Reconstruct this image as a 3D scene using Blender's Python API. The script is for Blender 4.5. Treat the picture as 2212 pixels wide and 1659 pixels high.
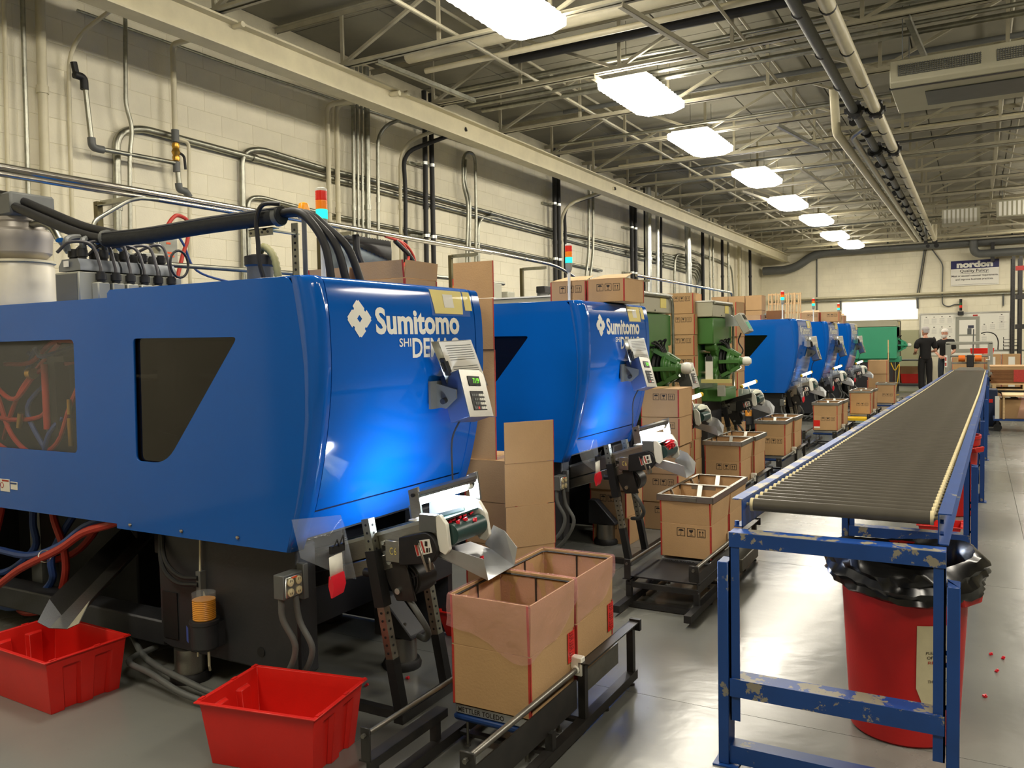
import bpy, bmesh, math, random
from mathutils import Vector, Matrix, Euler
random.seed(7)
for o in list(bpy.data.objects): bpy.data.objects.remove(o)
SC = bpy.context.scene
COL = SC.collection
PI = math.pi
# ---------------------------------------------------------------- camera
cd = bpy.data.cameras.new('camera')
cam = bpy.data.objects.new('camera', cd); COL.objects.link(cam)
cd.sensor_fit = 'HORIZONTAL'; cd.sensor_width = 36.0; cd.lens = 36.0*1790/2212
cd.clip_start = 0.05; cd.clip_end = 100
CAMR = Matrix(((0.872320, -0.006430, 0.488893), (0.488527, 0.052307, -0.870979), (-0.019972, 0.998610, 0.048770)))
cam.matrix_world = Matrix.Translation((0, 0, 1.55)) @ CAMR.to_4x4()
SC.camera = cam
# ---------------------------------------------------------------- world, exposure
w = bpy.data.worlds.new('world'); SC.world = w; w.use_nodes = True
w.node_tree.nodes['Background'].inputs[0].default_value = (1.0, .88, .68, 1)
w.node_tree.nodes['Background'].inputs[1].default_value = 0.02
vs = SC.view_settings
vs.view_transform = 'Standard'; vs.look = 'None'; vs.gamma = 1.0; vs.use_curve_mapping = False
vs.exposure = 0.0
LIGHT_POWER = 38.0      # emission of the ceiling troffers
TUBE_POWER = 260.0       # emission of the small inspection lamps
SC.cycles.max_bounces = 6; SC.cycles.diffuse_bounces = 3; SC.cycles.glossy_bounces = 3
SC.cycles.use_adaptive_sampling = True; SC.cycles.adaptive_threshold = 0.02
SC.cycles.transmission_bounces = 6; SC.cycles.transparent_max_bounces = 12
SC.cycles.sample_clamp_indirect = 6.0
SC.cycles.caustics_reflective = False; SC.cycles.caustics_refractive = False
SC.cycles.use_denoising = True

# ---------------------------------------------------------------- materials
def srgb(r, g, b):
    f = lambda c: (c/255/12.92) if c/255 <= .04045 else ((c/255+.055)/1.055)**2.4
    return (f(r), f(g), f(b), 1)
MATS = {}
def mat(name, col, rough=.5, metal=0., noise=0., nscale=8., bump=0., bscale=60., coat=0., trans=0., emit=0., alpha=1., col2=None, wear=None, stretch=None, spec=.5, roughvar=0.):
    if name in MATS: return MATS[name]
    m = bpy.data.materials.new(name); m.use_nodes = True; MATS[name] = m
    nt = m.node_tree; N = nt.nodes; L = nt.links; b = N['Principled BSDF']
    c = srgb(*col)
    b.inputs['Base Color'].default_value = c
    b.inputs['Roughness'].default_value = rough; b.inputs['Metallic'].default_value = metal
    b.inputs['Specular IOR Level'].default_value = spec
    b.inputs['Coat Weight'].default_value = coat; b.inputs['Coat Roughness'].default_value = .08
    b.inputs['Transmission Weight'].default_value = trans; b.inputs['Alpha'].default_value = alpha
    if emit:
        b.inputs['Emission Color'].default_value = c; b.inputs['Emission Strength'].default_value = emit
    tc = N.new('ShaderNodeTexCoord'); src = tc.outputs['Object']
    if stretch:
        mp = N.new('ShaderNodeMapping'); mp.inputs['Scale'].default_value = stretch; L.new(src, mp.inputs[0]); src = mp.outputs[0]
    if noise or col2:
        n = N.new('ShaderNodeTexNoise'); n.inputs['Scale'].default_value = nscale; n.inputs['Detail'].default_value = 6; n.inputs['Roughness'].default_value = .6
        L.new(src, n.inputs['Vector'])
        r = N.new('ShaderNodeValToRGB')
        if col2: a, z = c, srgb(*col2)
        else:
            a = tuple(x*(1-noise) for x in c[:3])+(1,); z = tuple(min(1, x*(1+noise)) for x in c[:3])+(1,)
        r.color_ramp.elements[0].position = .32; r.color_ramp.elements[1].position = .68
        r.color_ramp.elements[0].color = a; r.color_ramp.elements[1].color = z
        L.new(n.outputs['Fac'], r.inputs[0]); out = r.outputs[0]
        if wear:   # (colour, threshold, scale): chipped patches where a second noise is high
            n2 = N.new('ShaderNodeTexNoise'); n2.inputs['Scale'].default_value = wear[2]; n2.inputs['Detail'].default_value = 9; n2.inputs['Roughness'].default_value = .65
            L.new(tc.outputs['Object'], n2.inputs['Vector'])
            r2 = N.new('ShaderNodeValToRGB'); r2.color_ramp.elements[0].position = wear[1]; r2.color_ramp.elements[1].position = wear[1]+.015
            L.new(n2.outputs['Fac'], r2.inputs[0])
            mx = N.new('ShaderNodeMixRGB'); L.new(r2.outputs[0], mx.inputs[0]); L.new(out, mx.inputs[1]); mx.inputs[2].default_value = srgb(*wear[0]); out = mx.outputs[0]
        L.new(out, b.inputs['Base Color'])
        if roughvar:
            mr = N.new('ShaderNodeMapRange'); mr.inputs['To Min'].default_value = max(.02, rough-roughvar); mr.inputs['To Max'].default_value = rough+roughvar
            L.new(n.outputs['Fac'], mr.inputs['Value']); L.new(mr.outputs[0], b.inputs['Roughness'])
    if bump:
        n3 = N.new('ShaderNodeTexNoise'); n3.inputs['Scale'].default_value = bscale; n3.inputs['Detail'].default_value = 4
        L.new(src, n3.inputs['Vector'])
        bp = N.new('ShaderNodeBump'); bp.inputs['Strength'].default_value = bump; bp.inputs['Distance'].default_value = .01
        L.new(n3.outputs['Fac'], bp.inputs['Height']); L.new(bp.outputs[0], b.inputs['Normal'])
    return m

M_WALL = mat('painted block', (234, 227, 202), .62, noise=.07, nscale=1.7, bump=.25, bscale=70)
M_JOINT = mat('painted mortar', (222, 214, 186), .8, noise=.1, nscale=3, bump=.3, bscale=50)
M_CEIL = mat('roof deck paint', (126, 122, 106), .85, noise=.12, nscale=1.2, bump=.2, bscale=20)
M_STEEL = mat('cream steel paint', (158, 152, 130), .5, noise=.12, nscale=5)
M_BEAM = mat('cream beam paint', (202, 194, 164), .5, noise=.08, nscale=4)
M_GALV = mat('galvanised', (158, 158, 146), .38, 1., noise=.2, nscale=14, roughvar=.1)
M_GALVB = mat('bright galvanised', (205, 208, 205), .28, 1., noise=.15, nscale=9)
M_CHROME = mat('polished conduit', (190, 186, 176), .22, 1., noise=.12, nscale=6)
M_CREAM = mat('cream pipe paint', (206, 198, 168), .45, noise=.06, nscale=8)
M_BLACK = mat('black rubber', (22, 22, 23), .55, noise=.2, nscale=20)
M_FOAM = mat('black foam tube', (33, 35, 34), .8, noise=.2, nscale=25, bump=.2)
M_DKST = mat('black frame paint', (27, 27, 27), .42, col2=(44, 41, 38), nscale=10, roughvar=.12)
M_BLUE = mat('glossy blue enamel', (10, 90, 182), .085, noise=.03, nscale=2, coat=.0, spec=.42)
M_BLUED = mat('blue seam', (6, 26, 66), .5)
M_BASE = mat('charcoal enamel', (42, 43, 46), .5, noise=.12, nscale=5, bump=.08)
M_CARD = mat('corrugated cardboard', (184, 148, 104), .78, noise=.06, nscale=4, bump=.12, bscale=120)
M_CARDIN = mat('cardboard inside', (160, 116, 72), .85, noise=.06, nscale=5)
M_CARDDK = mat('brown kraft', (128, 86, 50), .8, noise=.1, nscale=5)
M_TAPE = mat('red edge print', (176, 52, 42), .6, noise=.15, nscale=40)
M_INK = mat('black print', (38, 30, 24), .7)
M_WHITE = mat('white plastic', (232, 230, 218), .4)
M_PAPER = mat('paper', (236, 233, 222), .75)
M_YPAPER = mat('yellow card', (232, 214, 120), .6)
M_REDBIN = mat('red plastic', (212, 34, 26), .38, noise=.05, nscale=6, bump=.05, bscale=150)
M_CAN = mat('red can plastic', (188, 26, 24), .45, noise=.08, nscale=5, bump=.06, bscale=90)
M_ALU = mat('brushed aluminium', (170, 168, 160), .34, 1., noise=.1, nscale=30, stretch=(1, 12, 12))
M_STAIN = mat('stainless sheet', (186, 188, 190), .36, .8, noise=.12, nscale=5)
M_GREY = mat('grey enamel', (150, 150, 138), .5, noise=.05, nscale=6)
M_GREYD = mat('dark grey enamel', (92, 94, 92), .5, noise=.08, nscale=8)
M_STEELG = mat('machined steel', (130, 128, 120), .4, .9, noise=.15, nscale=12)
M_ROLL = mat('grey roller pvc', (80, 76, 68), .3, noise=.08, nscale=12)
M_ROLLEND = mat('ivory roller cap', (214, 200, 156), .5)
M_CBLUE = mat('chipped blue paint', (22, 66, 134), .38, noise=.1, nscale=6, wear=((132, 128, 116), .635, 9.))
M_CBLUEW = mat('heavily worn blue paint', (24, 72, 150), .4, noise=.12, nscale=6, wear=((150, 143, 124), .52, 7.))
M_CBLUEM = mat('worn blue cross rails', (22, 66, 134), .4, noise=.12, nscale=6, wear=((140, 134, 118), .58, 8.))
M_SBLUE = mat('scale blue', (24, 60, 120), .5)
M_HRED = mat('red hose', (178, 52, 38), .5, noise=.1, nscale=20)
M_HBLUE = mat('blue hose', (34, 66, 128), .5, noise=.1, nscale=20)
M_BRASS = mat('brass', (196, 152, 70), .35, 1.)
M_ORANGE = mat('orange label', (226, 92, 44), .6)
M_AMBER = mat('amber grease', (222, 150, 50), .35, noise=.06, nscale=10)
M_GREEN = mat('machine green', (64, 112, 48), .42, noise=.06, nscale=5, coat=.2)
M_TEAL = mat('teal enamel', (56, 160, 120), .5, noise=.04, nscale=4)
M_BEIGE = mat('beige enamel', (176, 172, 148), .5, noise=.04, nscale=5)
M_PINK = mat('red moulded parts', (226, 34, 52), .4)
M_BAG = mat('black bag film', (16, 16, 18), .25, noise=.2, nscale=8)
M_WOOD = mat('bare wood', (218, 186, 138), .7, noise=.12, nscale=8, stretch=(1, 1, 6))
M_YEL = mat('yellow paint', (226, 184, 20), .45)
M_SKIN = mat('skin', (206, 150, 124), .55)
M_SHIRT = mat('black cotton', (18, 17, 18), .85)
M_JEAN = mat('grey denim', (58, 66, 74), .85, noise=.15, nscale=30)
M_HAIR = mat('hair net', (176, 170, 168), .8, noise=.2, nscale=60)
M_BEARD = mat('white beard net', (226, 222, 214), .8, noise=.1, nscale=60)
M_GLASSD = mat('smoked window', (16, 12, 10), .05, alpha=.80, spec=.5)
M_CLEAR = mat('clear acrylic', (235, 240, 245), .04, alpha=.09, spec=.8)
M_FILM = mat('pink liner film', (240, 176, 176), .10, alpha=.22, noise=.1, nscale=6, bump=2.5, bscale=9, spec=.8)
M_HOPP = mat('cloudy hopper plastic', (214, 206, 184), .35, noise=.06, nscale=5)
M_RACKR = mat('rack red', (150, 40, 34), .5)
M_SIGNB = mat('sign navy', (22, 22, 84), .5)
M_LCD = mat('lcd glass', (18, 22, 16), .15)
M_LCDG = mat('lcd digits', (120, 255, 40), .5, emit=1.6)

def emis(name, col, s):
    m = bpy.data.materials.new(name); m.use_nodes = True; nt = m.node_tree
    for n in list(nt.nodes): nt.nodes.remove(n)
    e = nt.nodes.new('ShaderNodeEmission'); e.inputs[0].default_value = (*col, 1); e.inputs[1].default_value = s
    o = nt.nodes.new('ShaderNodeOutputMaterial'); nt.links.new(e.outputs[0], o.inputs[0]); return m
M_LAMP = emis('lit troffer lens', (1.0, .925, .78), LIGHT_POWER)
M_TUBE = emis('lit tube', (.80, .88, 1.0), TUBE_POWER)
M_TUBEW = emis('lit warm tube', (1.0, .93, .72), 16.0)
M_LRED = mat('signal red', (196, 34, 20), .3, emit=.35)
M_LAMB = mat('signal amber', (226, 120, 20), .3, emit=.35)
M_LGRN = emis('signal green lit', (.03, .95, .60), 2.0)

def floor_mat():
    m = bpy.data.materials.new('worn grey epoxy floor'); m.use_nodes = True
    nt = m.node_tree; N = nt.nodes; L = nt.links; b = N['Principled BSDF']
    tc = N.new('ShaderNodeTexCoord')
    n1 = N.new('ShaderNodeTexNoise'); n1.inputs['Scale'].default_value = .55; n1.inputs['Detail'].default_value = 8
    L.new(tc.outputs['Object'], n1.inputs['Vector'])
    r1 = N.new('ShaderNodeValToRGB'); r1.color_ramp.elements[0].position = .3; r1.color_ramp.elements[1].position = .7
    r1.color_ramp.elements[0].color = srgb(108, 110, 106); r1.color_ramp.elements[1].color = srgb(134, 134, 126)
    L.new(n1.outputs['Fac'], r1.inputs[0])
    n2 = N.new('ShaderNodeTexNoise'); n2.inputs['Scale'].default_value = 28; n2.inputs['Detail'].default_value = 10; n2.inputs['Roughness'].default_value = .75
    L.new(tc.outputs['Object'], n2.inputs['Vector'])
    r2 = N.new('ShaderNodeValToRGB'); r2.color_ramp.elements[0].position = .62; r2.color_ramp.elements[1].position = .74
    L.new(n2.outputs['Fac'], r2.inputs[0])
    mx = N.new('ShaderNodeMixRGB'); mx.inputs[0].default_value = .4; L.new(r2.outputs[0], mx.inputs[0]); L.new(r1.outputs[0], mx.inputs[1]); mx.inputs[2].default_value = srgb(108, 104, 92)
    L.new(mx.outputs[0], b.inputs['Base Color'])
    mr = N.new('ShaderNodeMapRange'); mr.inputs['From Min'].default_value = .3; mr.inputs['From Max'].default_value = .7; mr.inputs['To Min'].default_value = .15; mr.inputs['To Max'].default_value = .33
    L.new(n1.outputs['Fac'], mr.inputs['Value']); L.new(mr.outputs[0], b.inputs['Roughness'])
    n3 = N.new('ShaderNodeTexNoise'); n3.inputs['Scale'].default_value = 9; n3.inputs['Detail'].default_value = 8; L.new(tc.outputs['Object'], n3.inputs['Vector'])
    bp = N.new('ShaderNodeBump'); bp.inputs['Strength'].default_value = .18; bp.inputs['Distance'].default_value = .008
    L.new(n3.outputs['Fac'], bp.inputs['Height']); L.new(bp.outputs[0], b.inputs['Normal'])
    return m
M_FLOOR = floor_mat()

# ---------------------------------------------------------------- mesh builder
def fillet(pts, r, seg=6):
    P = [Vector(p) for p in pts]
    if r <= 0 or len(P) < 3: return P
    out = [P[0]]
    for i in range(1, len(P)-1):
        a, b, c = P[i-1], P[i], P[i+1]
        d1 = (a-b); d2 = (c-b)
        k = min(r, d1.length*.49, d2.length*.49)
        if d1.length < 1e-6 or d2.length < 1e-6: continue
        s = b+d1.normalized()*k; e = b+d2.normalized()*k
        ang = d1.angle(d2)
        if ang > 3.05: out.append(b); continue
        for j in range(seg+1):
            t = j/seg
            out.append(s*(1-t)**2 + b*2*t*(1-t) + e*t*t)
    out.append(P[-1]); return out
def catmull(pts, n=6):
    P = [Vector(p) for p in pts]; P = [P[0]*2-P[1]]+P+[P[-1]*2-P[-2]]; out = []
    for i in range(1, len(P)-2):
        for j in range(n):
            t = j/n; a, b, c, d = P[i-1:i+3]
            out.append(.5*((2*b)+(c-a)*t+(2*a-5*b+4*c-d)*t*t+(3*b-a-3*c+d)*t**3))
    out.append(P[-2]); return out

class B:
    def __init__(s): s.v = []; s.f = []
    def add(s, vs, fs):
        n = len(s.v); s.v += [tuple(v) for v in vs]; s.f += [tuple(i+n for i in f) for f in fs]; return s
    def hexa(s, p):   # 8 points: bottom 4 ccw, top 4 ccw
        return s.add(p, [(3, 2, 1, 0), (4, 5, 6, 7), (0, 1, 5, 4), (1, 2, 6, 5), (2, 3, 7, 6), (3, 0, 4, 7)])
    def box(s, x0, x1, y0, y1, z0, z1):
        return s.hexa([(x0, y0, z0), (x1, y0, z0), (x1, y1, z0), (x0, y1, z0), (x0, y0, z1), (x1, y0, z1), (x1, y1, z1), (x0, y1, z1)])
    def obox(s, c, size, R=None):
        R = R or Matrix.Identity(3); c = Vector(c); a, b, d = [q/2 for q in size]
        return s.hexa([c+R@Vector(p) for p in ((-a, -b, -d), (a, -b, -d), (a, b, -d), (-a, b, -d), (-a, -b, d), (a, -b, d), (a, b, d), (-a, b, d))])
    def bar(s, p0, p1, w, h, up=(0, 0, 1)):
        p0 = Vector(p0); p1 = Vector(p1); d = (p1-p0); l = d.length; d.normalize(); u = Vector(up)
        if abs(d.dot(u)) > .98: u = Vector((0, 1, 0))
        x = d.cross(u).normalized(); z = x.cross(d).normalized()
        R = Matrix((x, d, z)).transposed()
        return s.obox((p0+p1)/2, (w, l, h), R)
    def angle(s, p0, p1, w, t=.006, up=(0, 0, 1), flip=1):   # L-profile bar
        p0 = Vector(p0); p1 = Vector(p1); d = (p1-p0).normalized(); u = Vector(up)
        if abs(d.dot(u)) > .98: u = Vector((0, 1, 0))
        x = d.cross(u).normalized(); z = x.cross(d).normalized()
        s.bar(p0+z*(-w/2+t/2)*1, p1+z*(-w/2+t/2)*1, w, t, up); s.bar(p0+x*flip*(w/2-t/2), p1+x*flip*(w/2-t/2), t, w, up); return s
    def cyl(s, p0, p1, r0, r1=None, n=14, caps=True):
        r1 = r0 if r1 is None else r1
        p0 = Vector(p0); p1 = Vector(p1); d = (p1-p0).normalized(); u = Vector((0, 0, 1)) if abs(d.z) < .9 else Vector((1, 0, 0))
        x = d.cross(u).normalized(); y = d.cross(x)
        vs = []
        for k in range(n):
            a = 2*PI*k/n; q = x*math.cos(a)+y*math.sin(a); vs.append(p0+q*r0); vs.append(p1+q*r1)
        fs = [(2*k, 2*((k+1) % n), 2*((k+1) % n)+1, 2*k+1) for k in range(n)]
        if caps: fs += [tuple(2*k for k in range(n))[::-1], tuple(2*k+1 for k in range(n))]
        return s.add(vs, fs)
    def tube(s, pts, r, n=8, bend=0., caps=True, closed=False):
        P = fillet(pts, bend) if bend else [Vector(p) for p in pts]
        Q = [P[0]]
        for p in P[1:]:
            if (p-Q[-1]).length > 1e-4: Q.append(p)
        P = Q; m = len(P)
        T = []
        for i in range(m):
            if closed: d = P[(i+1) % m]-P[i-1]
            else: d = P[min(i+1, m-1)]-P[max(i-1, 0)]
            T.append(d.normalized())
        u = Vector((0, 0, 1)) if abs(T[0].z) < .9 else Vector((1, 0, 0))
        x = T[0].cross(u).normalized(); vs = []
        for i in range(m):
            x = (x-T[i]*x.dot(T[i])).normalized(); y = T[i].cross(x)
            rr = r[i] if isinstance(r, (list, tuple)) else r
            for k in range(n):
                a = 2*PI*k/n; vs.append(P[i]+(x*math.cos(a)+y*math.sin(a))*rr)
        fs = []
        for i in range(m if closed else m-1):
            j = (i+1) % m
            for k in range(n): fs.append((i*n+k, i*n+(k+1) % n, j*n+(k+1) % n, j*n+k))
        if caps and not closed: fs += [tuple(range(n))[::-1], tuple((m-1)*n+k for k in range(n))]
        return s.add(vs, fs)
    def lathe(s, prof, c, n=24, axis='z', cap0=True, cap1=True):
        c = Vector(c); vs = []
        for r, z in prof:
            for k in range(n):
                a = 2*PI*k/n; p = (r*math.cos(a), r*math.sin(a), z)
                if axis == 'x': p = (p[2], p[0], p[1])
                elif axis == 'y': p = (p[1], p[2], p[0])
                vs.append(c+Vector(p))
        m = len(prof); fs = [(i*n+k, i*n+(k+1) % n, (i+1)*n+(k+1) % n, (i+1)*n+k) for i in range(m-1) for k in range(n)]
        if cap0 and prof[0][0] > 1e-5: fs.append(tuple(range(n))[::-1])
        if cap1 and prof[-1][0] > 1e-5: fs.append(tuple((m-1)*n+k for k in range(n)))
        return s.add(vs, fs)
    def prism(s, poly, a0, a1, axis='y'):   # poly in the two other axes (order x,z / y,z / x,y)
        def P(u, v, a): return {'y': (u, a, v), 'x': (a, u, v), 'z': (u, v, a)}[axis]
        n = len(poly); vs = [P(u, v, a0) for u, v in poly]+[P(u, v, a1) for u, v in poly]
        fs = [tuple(range(n))[::-1], tuple(range(n, 2*n))]+[(i, (i+1) % n, n+(i+1) % n, n+i) for i in range(n)]
        return s.add(vs, fs)
    def loft(s, rings, caps=True):   # rings: equal-length closed loops
        n = len(rings[0]); vs = [v for r in rings for v in r]; m = len(rings)
        fs = [(i*n+k, i*n+(k+1) % n, (i+1)*n+(k+1) % n, (i+1)*n+k) for i in range(m-1) for k in range(n)]
        if caps: fs += [tuple(range(n))[::-1], tuple((m-1)*n+k for k in range(n))]
        return s.add(vs, fs)
    def sheet(s, rows, t=0.):   # open grid of points; optional thickness along -normal is done by solidify
        n = len(rows[0]); vs = [v for r in rows for v in r]
        return s.add(vs, [(i*n+k, i*n+k+1, (i+1)*n+k+1, (i+1)*n+k) for i in range(len(rows)-1) for k in range(n-1)])
    def sphere(s, c, r, n=12, sc=(1, 1, 1)):
        c = Vector(c); m = n//2+1; prof = [(math.sin(PI*i/(m-1)), -math.cos(PI*i/(m-1))) for i in range(m)]
        vs = []
        for q, z in prof:
            for k in range(n):
                a = 2*PI*k/n; vs.append(c+Vector((q*math.cos(a)*r*sc[0], q*math.sin(a)*r*sc[1], z*r*sc[2])))
        fs = [(i*n+k, i*n+(k+1) % n, (i+1)*n+(k+1) % n, (i+1)*n+k) for i in range(m-1) for k in range(n)]
        return s.add(vs, fs)
    def xf(s, M): s.v = [tuple(M @ Vector(v)) for v in s.v]; return s
    def mesh(s, name, m, smooth=True, flat=False, thick=0.):
        me = bpy.data.meshes.new(name); me.from_pydata(s.v, [], s.f)
        if not flat:
            bm = bmesh.new(); bm.from_mesh(me)
            bmesh.ops.remove_doubles(bm, verts=bm.verts, dist=1e-5)
            bmesh.ops.recalc_face_normals(bm, faces=bm.faces); bm.to_mesh(me); bm.free()
        me.materials.append(m)
        if smooth:
            me.polygons.foreach_set('use_smooth', [True]*len(me.polygons)); me.set_sharp_from_angle(angle=math.radians(38))
        return me

def tag(o, label=None, cat=None, group=None, kind=None):
    if label: o['label'] = label
    if cat: o['category'] = cat
    if group: o['group'] = group
    if kind: o['kind'] = kind
    return o
def part(name, b, m, parent=None, label=None, bev=0., kind=None, smooth=True, flat=False, thick=0., loc=None, segs=1):
    me = b.mesh(name, m, smooth, flat) if isinstance(b, B) else b
    o = bpy.data.objects.new(name, me); COL.objects.link(o)
    if parent: o.parent = parent
    if loc: o.location = loc
    if bev:
        md = o.modifiers.new('bevel', 'BEVEL'); md.width = bev; md.segments = segs; md.limit_method = 'ANGLE'; md.angle_limit = math.radians(40)
    if thick:
        md = o.modifiers.new('solid', 'SOLIDIFY'); md.thickness = thick; md.offset = 0
    return tag(o, label=label, kind=kind)
def solo(name, b, m, label, cat, group=None, kind=None, **k):      # a thing that is one mesh
    return tag(part(name, b, m, **k), label, cat, group, kind)
def thing(name, label, cat, loc=(0, 0, 0), rotz=0., group=None):
    o = bpy.data.objects.new(name, None); COL.objects.link(o); o.empty_display_size = .05
    o.location = loc; o.rotation_euler = (0, 0, rotz); return tag(o, label, cat, group)
def dup(root, loc=None, rotz=None, label=None, group=None, skip=()):
    def cp(o, par):
        c = o.copy(); COL.objects.link(c); c.parent = par
        for ch in KIDS.get(o.name, ()):
            if ch.name.split('.')[0] not in skip: cp(ch, c)
        return c
    KIDS = {}
    for o in list(bpy.data.objects):
        if o.parent: KIDS.setdefault(o.parent.name, []).append(o)
    r = cp(root, None)
    if loc is not None: r.location = loc
    if rotz is not None: r.rotation_euler = (0, 0, rotz)
    if label: r['label'] = label
    if group: r['group'] = group
    return r
def plate_holes(outer, holes, t, fn, name, m, parent, **k):
    """flat plate with holes: 2D outlines filled by a curve, thickness t, then mapped by fn(u,v,w)"""
    cu = bpy.data.curves.new('tmp', 'CURVE'); cu.dimensions = '2D'; cu.fill_mode = 'BOTH'; cu.extrude = t/2
    for poly in [outer]+holes:
        sp = cu.splines.new('POLY'); sp.points.add(len(poly)-1); sp.use_cyclic_u = True
        for q, (u, v) in zip(sp.points, poly): q.co = (u, v, 0, 1)
    o = bpy.data.objects.new('tmp', cu); COL.objects.link(o)
    me = bpy.data.meshes.new_from_object(o.evaluated_get(bpy.context.evaluated_depsgraph_get()))
    bpy.data.objects.remove(o); bpy.data.curves.remove(cu)
    for v in me.vertices: v.co = fn(v.co.x, v.co.y, v.co.z)
    me.name = name; me.materials.clear(); me.materials.append(m)
    bm = bmesh.new(); bm.from_mesh(me); bmesh.ops.remove_doubles(bm, verts=bm.verts, dist=1e-5); bmesh.ops.recalc_face_normals(bm, faces=bm.faces); bm.to_mesh(me); bm.free()
    return part(name, me, m, parent, **k)
def roundpoly(pts, r, seg=5):
    P = [Vector((x, y, 0)) for x, y in pts]; n = len(P); out = []
    for i in range(n):
        a, b, c = P[i-1], P[i], P[(i+1) % n]; d1 = a-b; d2 = c-b
        k = min(r[i] if isinstance(r, (list, tuple)) else r, d1.length*.49, d2.length*.49)
        s = b+d1.normalized()*k; e = b+d2.normalized()*k
        for j in range(seg+1):
            t = j/seg; q = s*(1-t)**2+b*2*t*(1-t)+e*t*t; out.append((q.x, q.y))
    return out
TXT = {}
def text2d(s, size=1., off=0., align='LEFT', spacing=1.):
    key = (s, size, off, align, spacing)
    if key in TXT: return TXT[key]
    cu = bpy.data.curves.new('t', 'FONT'); cu.body = s; cu.size = size; cu.offset = off; cu.align_x = align; cu.space_character = spacing; cu.resolution_u = 3
    o = bpy.data.objects.new('t', cu); COL.objects.link(o)
    me = bpy.data.meshes.new_from_object(o.evaluated_get(bpy.context.evaluated_depsgraph_get()))
    vs = [(v.co.x, v.co.y) for v in me.vertices]; fs = [tuple(p.vertices) for p in me.polygons]
    bpy.data.objects.remove(o); bpy.data.curves.remove(cu); bpy.data.meshes.remove(me)
    TXT[key] = (vs, fs); return TXT[key]
def decal(b, vf, fn):
    vs, fs = vf; return b.add([fn(u, v) for u, v in vs], fs)
def fit(vf, w=None, h=None):
    vs, fs = vf; xs = [v[0] for v in vs]; ys = [v[1] for v in vs]; x0, x1, y0, y1 = min(xs), max(xs), min(ys), max(ys)
    sx = w/(x1-x0) if w else h/(y1-y0); sy = h/(y1-y0) if h else sx
    return [((x-x0)*sx, (y-y0)*sy) for x, y in vs], fs
# ================================================================ THE ROOM
XW, YB, ZC = -6.55, 29.5, 5.0
st = lambda name, b, m, **k: part(name, b, m, kind='structure', **k)
# floor with saw-cut joints
f = B()
for i in range(6):
    for j in range(13):
        x0 = -7+i*2.44; y0 = -1.5+j*2.44
        f.box(x0+.0015, x0+2.4385, y0+.0015, y0+2.4385, -.06, 0)
f.box(-7, 7.7, -1.5, 30.3, -.1, -.012)
st('floor', f, M_FLOOR)
# walls: painted concrete blocks proud of their joints
def blockrow(b, fn, u0, u1, z0, z1, cell=(.406, .203)):
    """running-bond blocks with bevelled faces; fn(u,z,depth) -> world"""
    rows = int(round((z1-z0)/cell[1])); g = .0016
    for r in range(rows):
        z = z0+r*cell[1]; u = u0-(cell[0]/2 if r % 2 else 0)
        while u < u1-.01:
            a, c = max(u, u0)+g, min(u+cell[0], u1)-g; d, e = z+g, z+cell[1]-g
            if c-a > .03:
                k = .003; q = [(a, d, 0), (c, d, 0), (c, e, 0), (a, e, 0), (a+k, d+k, .003), (c-k, d+k, .003), (c-k, e-k, .003), (a+k, e-k, .003)]
                b.add([fn(*p) for p in q], [(4, 5, 6, 7), (0, 1, 5, 4), (1, 2, 6, 5), (2, 3, 7, 6), (3, 0, 4, 7)])
            u += cell[0]
wl = st('wall_left', B().box(XW-.2, XW, -1.5, YB+.2, 0, ZC), M_JOINT)
Z0 = .203*9
# nearest stretch: each block an object of its own
def blockmesh(wd):
    b = B(); a, c, d, e = .0016, wd-.0016, .0016, .2014; k = .003
    b.add([(0, a, d), (0, c, d), (0, c, e), (0, a, e), (.003, a+k, d+k), (.003, c-k, d+k), (.003, c-k, e-k), (.003, a+k, e-k)], [(4, 5, 6, 7), (0, 1, 5, 4), (1, 2, 6, 5), (2, 3, 7, 6), (3, 0, 4, 7)])
    return b.mesh('block', M_WALL, smooth=False)
bm_full, bm_half = blockmesh(.406), blockmesh(.203)
YA = 3.248; nb = 0; COLS = 17
for r in range(15):
    z = Z0+r*.203; y = YA
    if r % 2:
        o = part('block', bm_half, M_WALL, wl, loc=(XW, y, z)); y += .203; nb += 1
    while y < YA+COLS*.406-.25:
        o = part('block', bm_full, M_WALL, wl, loc=(XW, y, z)); y += .406; nb += 1
    if r % 2: part('block', bm_half, M_WALL, wl, loc=(XW, y, z)); nb += 1
rest = B(); LW = lambda u, z, d: (XW+d, u, z)
blockrow(rest, LW, -1.5, YA, Z0, Z0+15*.203); blockrow(rest, LW, YA+COLS*.406, YB, Z0, Z0+15*.203); blockrow(rest, LW, -1.5, YB, 0, Z0)
part('far_blocks', rest, M_WALL, wl, kind='stuff', smooth=False)
wb = st('wall_back', B().box(XW-.2, 7.2, YB, YB+.2, 0, ZC), M_JOINT)
r2 = B(); blockrow(r2, lambda u, z, d: (u, YB-d, z), XW, 7.2, 0, 24*.203)
part('painted_blocks', r2, M_WALL, wb, kind='stuff', smooth=False)
st('wall_right', B().box(7.2, 7.4, -1.7, YB+.2, 0, ZC), mat('dull wall', (140, 134, 112), .8))
st('wall_front', B().box(XW-.2, 7.4, -1.7, -1.5, 0, ZC), mat('dull wall', (140, 134, 112)))
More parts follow.
